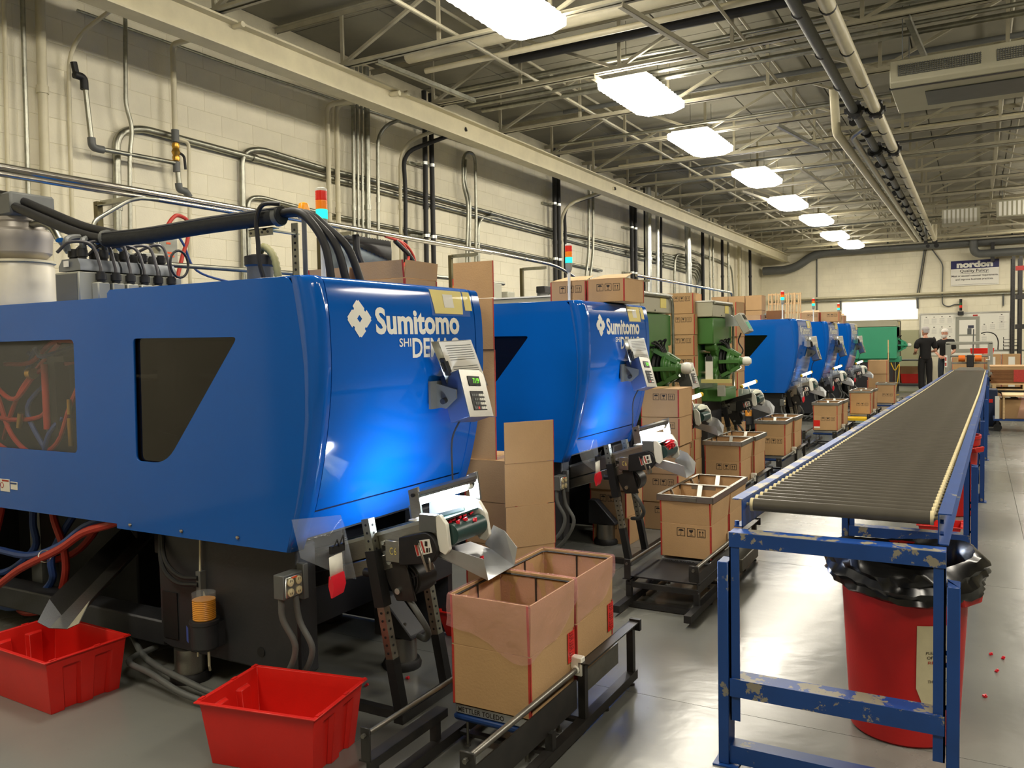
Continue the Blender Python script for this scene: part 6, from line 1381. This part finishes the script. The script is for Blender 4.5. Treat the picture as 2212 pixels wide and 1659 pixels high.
solo('film_roll', B().tube(catmull([(-.12, 0, .03), (-.02, .03, .09), (.08, 0, .06), (.16, -.02, .05)]), .035, 10), M_GREYD, 'crumpled dark film lying on the third blue machine', 'film', loc=(-2.9, 13.6, 1.84))
bf = thing('cardboard_sheet', 'brown open carton flap standing on the third blue machine', 'cardboard', (-2.78, 13.5, 1.837)); part('panel', B().box(-.14, .14, -.003, .003, .02, .15), M_CARDDK, bf); part('panel', B().box(-.2, .2, -.01, .35, 0, .02), M_CARDDK, bf)
k1 = carton('carton with raised flaps on the second farthest blue machine, left of two', (-2.74, 16.55, 1.837), size=(.33, .36, .18), flaps=None)
dup(k1, (-2.40, 16.6, 1.837), .03, label='carton with raised flaps on the second farthest blue machine, right of two')
k2 = dup(k1, (-2.70, 19.6, 1.837), .0, label='carton on the farthest blue machine, beside its signal tower')
for r_ in (k1, k2): part('flap', B().hexa([(-.165, -.16, .19), (.165, -.16, .19), (.165, -.155, .19), (-.165, -.155, .19), (-.12, .0, .225), (.14, .0, .225), (.14, .01, .225), (-.12, .01, .225)]), M_CARD, r_)
stack(3, -2.05, 21.6, 0, (.42, .4, .32), ['large carton, %s from the floor, left of the teal machine' % q for q in N3[:3]], group='large cartons left of the teal machine', icons=None)
stack(2, -2.2, 22.6, 0, (.36, .4, .45), ['tall brown carton, %s from the floor, under the teal machine front' % q for q in N3[:2]], group='tall cartons at the teal machine', icons=None)

# ================================================================ BACK OF THE HALL
sn = thing('wall_sign', 'white wall sign with a navy band and quality policy text', 'sign', (-.72, YB-.02, 3.06))
part('panel', B().box(0, 1.30, -.01, 0, 0, .78), M_PAPER, sn); part('navy_band', B().box(0, 1.30, -.014, -.01, .53, .78), M_SIGNB, sn)
g = B(); decal(g, fit(text2d('nordon', 1, .06), w=.98, h=.20), lambda u, v: (.16+u, -.016, .555+v)); part('lettering', g, M_WHITE, sn, flat=True, smooth=False)
g = B(); decal(g, fit(text2d('Quality Policy:', 1, .012), w=.78, h=.12), lambda u, v: (.25+u, -.012, .385+v)); g.box(.25, 1.03, -.0122, -.0118, .378, .386)
decal(g, fit(text2d('Meet or exceed customer requirements,', 1, .02), w=1.26, h=.075), lambda u, v: (.02+u, -.012, .265+v)); decal(g, fit(text2d('and improve business practices.', 1, .02), w=1.02, h=.075), lambda u, v: (.13+u, -.012, .155+v))
g.box(.02, 1.26, -.0122, -.0118, .035, .042)
part('small_print', g, M_INK, sn, flat=True, smooth=False)
wbd = thing('notice_board', 'wide white notice board with many pinned sheets', 'notice board', (-1.56, YB-.02, .9))
part('board', B().box(0, 2.42, -.01, 0, 0, 1.30), M_WHITE, wbd); part('frame', B().box(-.04, 2.46, -.03, 0, 1.30, 1.34), M_ALU, wbd); part('frame', B().box(-.04, 0, -.03, 0, 0, 1.3), M_ALU, wbd); part('frame', B().box(2.42, 2.46, -.03, 0, 0, 1.3), M_ALU, wbd)
part('grey_panel', B().box(.98, 1.63, -.03, -.01, .1, 1.20), M_GREY, wbd); part('centre_sheet', B().box(1.08, 1.53, -.036, -.03, .65, 1.10), M_PAPER, wbd); part('centre_sheet', B().box(1.08, 1.53, -.036, -.03, .2, .60), M_PAPER, wbd); part('photo_print', B().box(1.32, 1.48, -.038, -.036, .84, .93), mat('photo print', (60, 62, 78), .5), wbd)
part('red_note', B().box(1.45, 1.58, -.02, -.01, 1.21, 1.26), M_TAPE, wbd)
pm = B().box(0, .20, -.008, 0, 0, .23).mesh('pinned_sheet', M_PAPER); cm2 = B().box(-.02, .02, -.014, 0, 0, .02).mesh('clip', M_INK); lm = B()
for k in range(6): lm.box(.03, .17, -.0095, -.0085, .04+k*.028, .044+k*.028)
lm = lm.mesh('print_lines', M_GREYD)
for (x, z) in [(.06, .98), (.28, .985), (.5, .99), (.72, .99), (.28, .66), (.5, .665), (.72, .67), (.06, .64), (.28, .35), (.5, .35), (.72, .36), (2.12, 1.0), (1.66, .72), (1.88, .76), (2.12, .78), (1.66, .4)]:
    s_ = part('pinned_sheet', pm, M_PAPER, wbd, loc=(x, -.01, z)); part('print_lines', lm, M_GREYD, s_); part('clip', cm2, M_INK, s_, loc=(.1, 0, .225))
solo('wall_pipe', B().tube([(-6.3, YB-.12, 2.86), (7.1, YB-.12, 2.88)], .035, 10), M_CREAM, 'upper cream pipe running level along the back wall', 'pipe'); solo('wall_pipe', B().tube([(-6.3, YB-.09, 2.76), (7.1, YB-.09, 2.78)], .03, 10), M_GALV, 'lower grey pipe running level along the back wall', 'pipe')
for pts, r, lb in (([(-4.7, 4.5), (-4.7, 1.5)], .022, 'grey drop pipe at the left part of the back wall'), ([(-1.42, 4.6), (-1.5, 4.0), (-1.66, 2.9)], .02, 'slanting grey conduit coming down the back wall'), ([(-1.36, 4.6), (-1.45, 4.0), (-1.60, 2.9)], .012, 'thin cable beside the slanting conduit on the back wall'), ([(-1.25, 4.25), (-.94, 3.77), (-.96, 2.9), (-.95, 2.5), (-.78, 2.42), (-.6, 2.5), (-.47, 2.48)], .018, 'grey cable kinking beside the sign and looping to the wall signal light'), ([(-3.95, 2.8), (-3.95, 2.45)], .03, 'short pipe stub below the back wall pipes at the left'), ([(-1.66, 2.75), (-1.65, 2.4)], .035, 'short pipe stub below the back wall pipes at the middle'), ([(.70, 2.75), (.70, 2.4)], .025, 'rusty short stub below the back wall pipes at the right')):
    solo('conduit', B().tube([(x, YB-.06, z) for x, z in pts], r, 8, .15), M_GREYD if r > .013 else M_BLACK, lb, 'pipe')
ws = thing('signal_tower', 'wall mounted signal light with black, green and red segments', 'signal light', (-.44, YB-.14, 2.29)); part('lamp_segment', B().cyl((0, 0, 0), (0, 0, .09), .04, n=14), M_BLACK, ws); part('lamp_segment', B().cyl((0, 0, .09), (0, 0, .17), .042, n=14), M_LRED, ws); part('lamp_segment', B().cyl((0, 0, .17), (0, 0, .25), .042, n=14), mat('dull green', (40, 90, 50), .4), ws); part('lamp_segment', B().cyl((0, 0, .25), (0, 0, .36), .04, n=14), M_BLACK, ws); part('wall_bracket', B().box(-.08, .08, -.05, .12, -.13, -.02), M_BLACK, ws)
lp = thing('glow_panel', 'glowing white panel added for the bright patch low on the back wall above the teal machine', 'added glow', (-3.9, YB-.03, 2.08)); part('panel', B().box(0, 2.25, -.02, 0, 0, .60), emis('bright patch glow', (1, .93, .76), 2.2), lp); part('frame', B().box(-.02, 2.27, -.015, 0, -.02, 0).box(-.02, 2.27, -.015, 0, .6, .62).box(-.02, 0, -.015, 0, 0, .6).box(2.25, 2.27, -.015, 0, 0, .6), M_WHITE, lp)  # emissive stand-in for the washed-out glow on the wall, no known lamp
bgc = thing('storage_cabinet', 'olive grey cabinet behind the teal machine hub', 'cabinet', (-2.3, 28.2, 0)); part('body', B().box(0, .75, 0, .5, .1, 1.72), mat('olive cabinet', (150, 150, 118), .5), bgc); part('door', B().box(.40, .74, -.012, 0, .12, 1.70), mat('olive cabinet', (150, 150, 118)), bgc); part('plinth', B().box(0, .75, .02, .5, 0, .1), M_BASE, bgc)
tb_ = thing('workbench', 'grey bench with boxes and a red tote under it, left of the standing people', 'bench', (-1.95, 24.9, 0)); part('top', B().box(-.0, .75, 0, .6, .86, .90), M_GREYD, tb_)
for x in (.02, .70):
    for y in (.02, .55): part('leg', B().box(x, x+.04, y, y+.04, 0, .86), M_GREYD, tb_)
part('shelf', B().box(0, .75, 0, .6, .22, .25), M_GREYD, tb_)
solo('plastic_tote', B().loft([[(-.2, -.14, 0), (.2, -.14, 0), (.2, .14, 0), (-.2, .14, 0)], [(-.23, -.17, .26), (.23, -.17, .26), (.23, .17, .26), (-.23, .17, .26)], [(-.22, -.16, .26), (.22, -.16, .26), (.22, .16, .26), (-.22, .16, .26)], [(-.19, -.13, .01), (.19, -.13, .01), (.19, .13, .01), (-.19, .13, .01)]]), M_REDBIN, 'red tote on the low shelf of the grey bench', 'tote', loc=(-1.58, 25.1, .25)); carton('brown carton behind the red tote under the bench top', (-1.6, 25.32, .25), size=(.5, .2, .45), icons=None)
br = thing('broom', 'broom with a pale wooden handle leaning in front of the teal machine', 'broom', (-1.97, 23.3, 0)); part('handle', B().cyl((0, 0, .1), (-.02, .1, 1.45), .014, n=8), M_WOOD, br); part('grip', B().cyl((-.012, .05, .6), (-.017, .085, 1.12), .022, n=8), M_BLACK, br); part('head', B().box(-.15, .15, -.05, .05, .0, .12), M_BLACK, br, bev=.01)
solo('plastic_tote', B().box(-.16, .16, -.12, .12, 0, .24), M_REDBIN, 'red tote on the floor behind the broom', 'tote', loc=(-2.1, 23.65, 0), bev=.01); solo('yellow_hose', B().tube(catmull([(-.1, 0, .85), (0, 0, .65), (.1, 0, .8), (.05, 0, .3), (-.05, 0, .012), (.1, 0, .012)]), .012, 6), M_YEL, 'coiled yellow hose hanging by the broom', 'hose', loc=(-1.86, 23.8, 0))
# case sealer at the end of the rollers
cs_ = thing('case_sealer', 'grey case taping machine at the far end of the roller conveyor', 'machine', (-.12, 20.55, 0))
for x in (-.43, .38):
    part('column', B().box(x-.045, x+.045, -.05, .05, .0, 1.36), M_GREY, cs_, bev=.008); part('column', B().box(x-.045, x+.045, .7, .8, .0, 1.36), M_GREY, cs_, bev=.008)
part('top_beam', B().box(-.47, .42, -.05, .05, 1.33, 1.39), M_GREY, cs_, bev=.006); part('top_beam', B().box(-.47, .42, .7, .8, 1.33, 1.39), M_GREY, cs_, bev=.006)
part('bed', B().box(-.40, .35, -.1, .85, .66, .76), M_STEELG, cs_, bev=.005); part('cross_bar', B().cyl((-.4, 0, 1.08), (.35, 0, 1.08), .02, n=8).box(-.38, .33, .3, .36, .9, .94), M_ALU, cs_)
hd_ = part('tape_head', B().box(-.07, .07, -.05, .3, .84, 1.10), M_BLACK, cs_, bev=.01)
for x in (-.16, .15): part('side_roller', B().cyl((x-.065, -.05, 1.03), (x+.065, -.05, 1.03), .07, n=16), mat('amber roller', (220, 110, 30), .35), cs_)
part('mast', B().cyl((.05, .0, 1.1), (.06, .0, 1.66), .012, n=8).box(-.06, .02, -.02, .02, 1.55, 1.68), M_GREYD, cs_); part('warning_label', B().box(-.49, -.44, -.055, -.05, .84, 1.10), M_WHITE, cs_); part('label_print', B().box(-.485, -.455, -.058, -.055, .87, .94).box(-.485, -.455, -.058, -.055, .98, 1.06), M_TAPE, cs_)
part('hand_crank', B().tube([(.3, -.06, 1.0), (.36, -.1, 1.0), (.36, -.1, 1.08)], .012, 6), M_WHITE, cs_)
part('guard_plate', B().prism([(-.32, .77), (-.2, .84), (.2, .84), (.32, .77)], -.12, -.11, 'y'), M_ALU, cs_)
# right-hand side: cartons, flats, carts, rack
for i in range(3):
    for j in range(2):
        lb = 'carton with a white label, %s from the floor, %s column right of the taping machine' % (N3[i], ('left', 'right')[j])
        if i == j == 0: w0 = carton(lb, (.33, 24.2, .0), size=(.40, .4, .34), group='labelled cartons right of the taping machine', icons=None); part('address_label', B().box(-.06, .08, -.2025, -.201, .04, .28), M_PAPER, w0)
        else: dup(w0, (.33+j*.42, 24.2, i*.348), 0, label=lb)
for i, (x, z) in enumerate(((-.36, 0), (-.36, .33), (.0, 0), (.0, .33), (-.36, .66), (0, .66))):
    lb = 'carton seen through the taping machine, %s row from the floor, %s side' % (('lowest', 'middle', 'top')[int(z/.32)], 'left' if x < -.1 else 'right')
    if i == 0: v0 = carton(lb, (x, 23.6, z), size=(.34, .36, .32), group='cartons behind the taping machine', icons=None)
    else: dup(v0, (x, 23.6, z), 0, label=lb)
solo('plastic_tote', B().loft([[(-.25, -.14, 0), (.25, -.14, 0), (.25, .14, 0), (-.25, .14, 0)], [(-.27, -.16, .14), (.27, -.16, .14), (.27, .16, .14), (-.27, .16, .14)]]), M_REDBIN, 'flat red tray on the cartons behind the taping machine', 'tote', loc=(.12, 24.5, 1.05))
dsk = thing('packing_table', 'grey table behind the taping machine holding a black letter tray', 'table', (.1, 25.6, 0)); part('top', B().box(0, 1.2, 0, .7, 1.08, 1.12), M_GREY, dsk)
for x in (.03, 1.13):
    for y in (.03, .6): part('leg', B().box(x, x+.04, y, y+.04, 0, 1.08), M_GREY, dsk)
solo('arm_lamp', B().tube(catmull([(0, 0, 0), (.0, 0, .25), (-.08, 0, .42), (-.25, 0, .48), (-.4, 0, .45)]), .014, 8), M_BLACK, 'black curved swing arm rising from the packing table', 'arm', loc=(.5, 25.9, 1.12))
lt_ = thing('letter_tray', 'black stacked letter tray on the packing table', 'letter tray', (.62, 25.7, 1.12))
for k in range(4): part('tray', B().box(0, .34, 0, .28, k*.09, k*.09+.012).box(0, .012, 0, .28, k*.09, k*.09+.07).box(.328, .34, 0, .28, k*.09, k*.09+.07), M_BLACK, lt_)
part('papers', B().box(.03, .31, .0, .26, .10, .13), M_PAPER, lt_)
pk = thing('pallet_rack', 'black perforated pallet rack upright with red beams at the right edge', 'rack', (.80, 24.6, 0))
for y in (0, .9):
    for x in (0, .16): part('upright', B().box(x-.036, x+.036, y-.04, y+.04, 0, 3.5), M_DKST, pk)
hb = B()
for k in range(44): hb.box(-.012, .012, -.0415, -.0405, .15+k*.075, .185+k*.075)
part('slots', hb, M_BLACK, pk, smooth=False)
for z in (3.22, 1.75, 2.5): part('beam', B().box(.04, 2.9, -.055, -.042, z-.09, z+.03), M_RACKR if z > 3 else M_DKST, pk, bev=.004); part('brace', B().bar((.0, 0, z-.3), (.0, .9, z+.3), .03, .03), M_DKST, pk)
for i, (z, n) in enumerate(((1.79, 4), (2.54, 4))):
    solo('sheet_stack', B().box(0, 1.1, 0, .7, 0, .16).box(.02, 1.08, -.01, .7, .17, .32).box(0, 1.1, .01, .7, .33, .46), M_CARDDK, 'dark stack of folded cartons on the %s beam of the rack' % ('lower', 'upper')[i], 'cardboard', loc=(1.1, 24.65, z-.0))
def flatstack(label, loc, w_, d_, n, th):
    t = thing('flat_carton_stack', label, 'cardboard', loc); random.seed(4)
    for k in range(n):
        dx = random.uniform(-.03, .03); part('flat_carton', B().box(-w_/2+dx, w_/2+dx, -d_/2, d_/2, k*th, (k+1)*th-.004), M_CARDDK if k < n-3 else M_CARD, t)
    part('red_edge', B().box(-w_*.15, w_*.12, -d_/2-.004, -d_/2, .03, n*th-.07), M_TAPE, t); return t
flatstack('stack of folded flat cartons with red edge print right of the roller conveyor', (.74, 18.0, .64), 1.0, .8, 14, .023)
def palletobj(label, loc, w_=1.05, d_=.9):
    t = thing('pallet', label, 'pallet', loc)
    for k in range(5): part('deck_board', B().box(-w_/2, w_/2, -d_/2+k*d_/5+.01, -d_/2+(k+1)*d_/5-.02, .10, .12), M_WOOD, t)
    for x in (-w_/2+.05, 0, w_/2-.05): part('stringer', B().box(x-.03, x+.03, -d_/2, d_/2, .02, .10), M_WOOD, t)
    for k in range(3): part('deck_board', B().box(-w_/2, w_/2, -d_/2+k*.35, -d_/2+k*.35+.1, 0, .02), M_WOOD, t)
    return t
palletobj('wooden pallet under the stack of folded cartons', (.76, 18.0, .52))
lf = thing('lift_table', 'dark lift table under the wooden pallet right of the roller conveyor', 'table', (.76, 18.0, 0)); part('top', B().box(-.5, .5, -.42, .42, .48, .52), M_DKST, lf); part('scissor_arm', B().bar((-.4, -.3, .1), (.4, -.3, .46), .05, .05), M_DKST, lf); part('scissor_arm', B().bar((.4, .3, .1), (-.4, .3, .46), .05, .05), M_DKST, lf); part('base', B().box(-.5, .5, -.42, .42, 0, .08), M_DKST, lf)
ct = thing('platform_cart', 'blue platform cart with a carton and pink film on black casters', 'cart', (.66, 15.5, 0)); part('deck', B().box(-.42, .5, -.3, .3, .17, .2), M_CBLUE, ct)
for x in (-.36, .44):
    for y in (-.25, .25): part('caster', B().cyl((x, y-.02, .06), (x, y+.02, .06), .06, n=14).box(x-.02, x+.02, y-.03, y+.03, .08, .17), M_BLACK, ct)
part('upright', B().box(-.40, -.34, -.28, -.26, .2, .56), M_WHITE, ct); part('tray_top', B().box(-.30, .6, -.34, .34, .56, .585), M_WOOD, ct)
for x in (-.28, .56):
    for y in (-.3, .3): part('post', B().box(x-.015, x+.015, y-.015, y+.015, .2, .56), M_WOOD, ct)
carton('carton on the blue platform cart', (.62, 15.5, .2), size=(.62, .45, .3), icons=None)
random.seed(2); rows = []
for j in range(8):
    rows.append([(-.16+.06*i-.012*j*(1 if i < 3 else -1), -.36-.004*j+random.uniform(-.02, .01), .62-.055*j-.01*i+random.uniform(-.012, .012)) for i in range(9)])
solo('plastic_film', B().sheet(rows), M_FILM, 'crumpled pink film hanging off the platform cart', 'film', loc=(.80, 15.5, 0.0))
mc = thing('storage_bin', 'dark blue bin standing between the roller conveyor and the cart', 'bin', (.22, 16.2, 0)); part('body', B().box(-.09, .09, -.2, .2, 0, .62), mat('navy plastic', (26, 40, 70), .5), mc, bev=.01); part('red_patch', B().box(-.05, .02, -.205, -.2, .4, .46), M_REDBIN, mc)

# ================================================================ PEOPLE
def skinned(name, verts, edges, radii, m, parent, sub=2, root=0, label=None):
    me = bpy.data.meshes.new(name); me.from_pydata([tuple(v) for v in verts], edges, []); o = bpy.data.objects.new(name, me); COL.objects.link(o)
    md = o.modifiers.new('skin', 'SKIN'); md.use_smooth_shade = True
    for i, sv in enumerate(me.skin_vertices[0].data):
        r_ = radii[i]; sv.radius = r_ if isinstance(r_, tuple) else (r_, r_); sv.use_root = (i == root)
    s2_ = o.modifiers.new('sub', 'SUBSURF'); s2_.levels = sub; s2_.render_levels = sub
    me2 = bpy.data.meshes.new_from_object(o.evaluated_get(bpy.context.evaluated_depsgraph_get())); bpy.data.objects.remove(o)
    me2.materials.clear(); me2.materials.append(m); me2.polygons.foreach_set('use_smooth', [True]*len(me2.polygons))
    p = bpy.data.objects.new(name, me2); COL.objects.link(p); p.parent = parent; return tag(p, label=label)
def person(label, loc, rz, H, hands, look=0., hair=M_HAIR, legs=M_SHIRT, beard=False, cap=True):
    """faces -y in its own frame; hands = (left elbow, left hand, right elbow, right hand)"""
    t = thing('person', label, 'person', loc, rz); k = H/1.75
    P = dict(pel=(0, 0, .95), wa=(0, .01, 1.08), ch=(0, .0, 1.28), ub=(0, .01, 1.40), nk=(0, 0, 1.49), hb=(0, -.01, 1.56), hem=(0, .0, .86), nb=(0, .01, 1.47), wt=(0, .005, 1.13))
    for s, n in ((1, 'l'), (-1, 'r')):
        P[n+'hip'] = (s*.09, 0, .92); P[n+'kn'] = (s*.10, -.01, .50); P[n+'an'] = (s*.11, .03, .09); P[n+'sh'] = (s*.185, .01, 1.41)
    P['lel'], P['lha'], P['rel'], P['rha'] = hands
    V = {n: Vector(p)*k for n, p in P.items()}
    def wrist(n): return V[n+'el']+(V[n+'ha']-V[n+'el'])*.82
    V['lwr'] = wrist('l'); V['rwr'] = wrist('r')
    def build(nm, chain, m, grow=0., **kw):
        ids = []; ed = []; rd = []
        for path in chain:
            prev = None
            for n, r_ in path:
                if n not in ids: ids.append(n); rd.append(tuple(q*k+grow for q in (r_ if isinstance(r_, tuple) else (r_, r_))))
                i = ids.index(n)
                if prev is not None and (prev, i) not in ed: ed.append((prev, i))
                prev = i
        return skinned(nm, [V[n] for n in ids], ed, rd, m, t, **kw)
    arms = [[('ub', .085), (s+'sh', .050), (s+'el', .043), (s+'wr', .030), (s+'ha', .024)] for s in 'lr']
    lg = [[('pel', (.14, .10)), (s+'hip', .088), (s+'kn', .056), (s+'an', .038)] for s in 'lr']
    build('body', [[('pel', (.125, .09)), ('wa', (.11, .08)), ('ch', (.13, .09)), ('ub', (.10, .07)), ('nk', .052), ('hb', .052)]]+arms+lg, M_SKIN)
    for s in 'lr': V[s+'sl'] = V[s+'sh']+(V[s+'el']-V[s+'sh'])*.85
    build('shirt', [[('hem', (.155, .12)), ('pel', (.152, .118)), ('wa', (.142, .108)), ('ch', (.165, .12)), ('ub', (.15, .10)), ('nb', (.075, .072))]]+[[('ub', (.15, .10)), (s+'sh', .080), (s+'sl', .064)] for s in 'lr'], M_SHIRT, .008)
    build('trousers', [[('wa', (.128, .092)), ('pel', (.155, .118)), (s+'hip', .10), (s+'kn', .074), (s+'an', .060)] for s in 'lr'], legs, .006)
    for s in 'lr':
        a = V[s+'an']; b = B().loft([[(a.x+dx*w_, a.y+dy, z) for dx, dy in ((-1, .08), (1, .08), (1, -.05), (.9, -.13), (.45, -.18), (-.45, -.18), (-.9, -.13), (-1, -.05))] for w_, z in ((.045, 0), (.05, .03), (.042, .07), (.034, .10))])
        part('shoe', b, M_BLACK, t, bev=.01)
        # hand: palm and five fingers
        h = V[s+'ha']; d = (V[s+'ha']-V[s+'wr']).normalized(); sd = Vector((1, 0, 0)) if abs(d.x) < .8 else Vector((0, 1, 0)); sd = (sd-d*sd.dot(d)).normalized(); up = d.cross(sd)
        q = B().obox(h+d*.035, (.075, .08, .026), Matrix((sd, d, up)).transposed())
        for f, (o2, l) in enumerate(((-.03, .055), (-.010, .068), (.012, .072), (.032, .06))):
            p0 = h+d*.07+sd*o2; q.tube([p0, p0+d*l*.5+up*.004, p0+d*l*.85-up*.018, p0+d*l-up*.034], [.009, .009, .008, .006], 6)
        ts = -1 if s == 'l' else 1; p0 = h+d*.015+sd*.034*ts; q.tube([p0, p0+sd*.022*ts+d*.02, p0+sd*.028*ts+d*.048-up*.01], [.011, .010, .008], 6)
        part('hand', q, M_SKIN, t)
    hc = V['hb']+Vector((0, -.012, .085))*k
    hd = bpy.data.objects.new('head_pivot', None); bpy.data.objects.remove(hd)
    Rz = Matrix.Translation(hc) @ Matrix.Rotation(look, 4, 'Z')
    def ringh(z, rx, ry, oy=0): return [(rx*math.cos(a*PI/8), oy+ry*math.sin(a*PI/8), z) for a in range(16)]
    head = B().loft([ringh(-.115, .035, .04, -.035), ringh(-.10, .05, .062, -.025), ringh(-.06, .064, .082, -.01), ringh(-.01, .074, .094), ringh(.04, .077, .098, .004), ringh(.085, .066, .086, .008), ringh(.115, .035, .05, .01)])
    head.loft([[(-.012, -.088, -.04), (.012, -.088, -.04), (.006, -.09, .01), (-.006, -.09, .01)], [(-.013, -.112, -.038), (.013, -.112, -.038), (.004, -.10, .012), (-.004, -.10, .012)]])
    for s in (-1, 1): head.sphere((s*.078, .004, -.012), .02, 8, (.4, .8, 1.3))
    H_ = part('head', head.xf(Rz), M_SKIN, t, bev=.004)
    ey = B()
    for s in (-1, 1): ey.sphere((s*.028, -.088, .006), .009, 8, (1.4, .6, .8))
    part('eyes', ey.xf(Rz), M_INK, H_); part('mouth', B().box(-.022, .022, -.098, -.09, -.068, -.062).xf(Rz), mat('lips', (160, 90, 80), .5), H_)
    part('hair_net', B().loft([[(x*1.07, y*1.07+.004, z) for x, y, z in ringh(zz, rx, ry, oy)] for zz, rx, ry, oy in ((.035, .078, .10, .004), (.06, .08, .10, .006), (.09, .07, .09, .008), (.125, .036, .05, .01))]+[]).loft([[(x, y, z) for x, y, z in ringh(zz, rx, ry, oy)] for zz, rx, ry, oy in ((-.04, .070, .06, .05), (.0, .080, .075, .035), (.045, .082, .08, .03))]).xf(Rz), hair, t)
    if beard: part('beard_net', B().loft([ringh(-.128, .04, .045, -.035), ringh(-.105, .058, .07, -.028), ringh(-.07, .07, .09, -.012), ringh(-.045, .073, .094, -.008)]).xf(Rz), M_BEARD, t)
    return t
person('person in black t-shirt and trousers and grey hair net seen from behind, arms bent forward', (-1.19, 24.6, 0), math.radians(196), 1.76, ((.24, .02, 1.13), (.20, -.22, 1.08), (-.25, .0, 1.13), (-.18, -.22, 1.10)), look=.5)
person('person in black t-shirt and jeans with white hair net and beard net, facing the camera', (-.76, 25.6, 0), math.radians(-15), 1.70, ((.25, .0, 1.12), (.12, -.20, 1.02), (-.25, .02, 1.12), (-.06, -.24, 1.00)), look=-.35, hair=M_BEARD, legs=M_JEAN, beard=True)
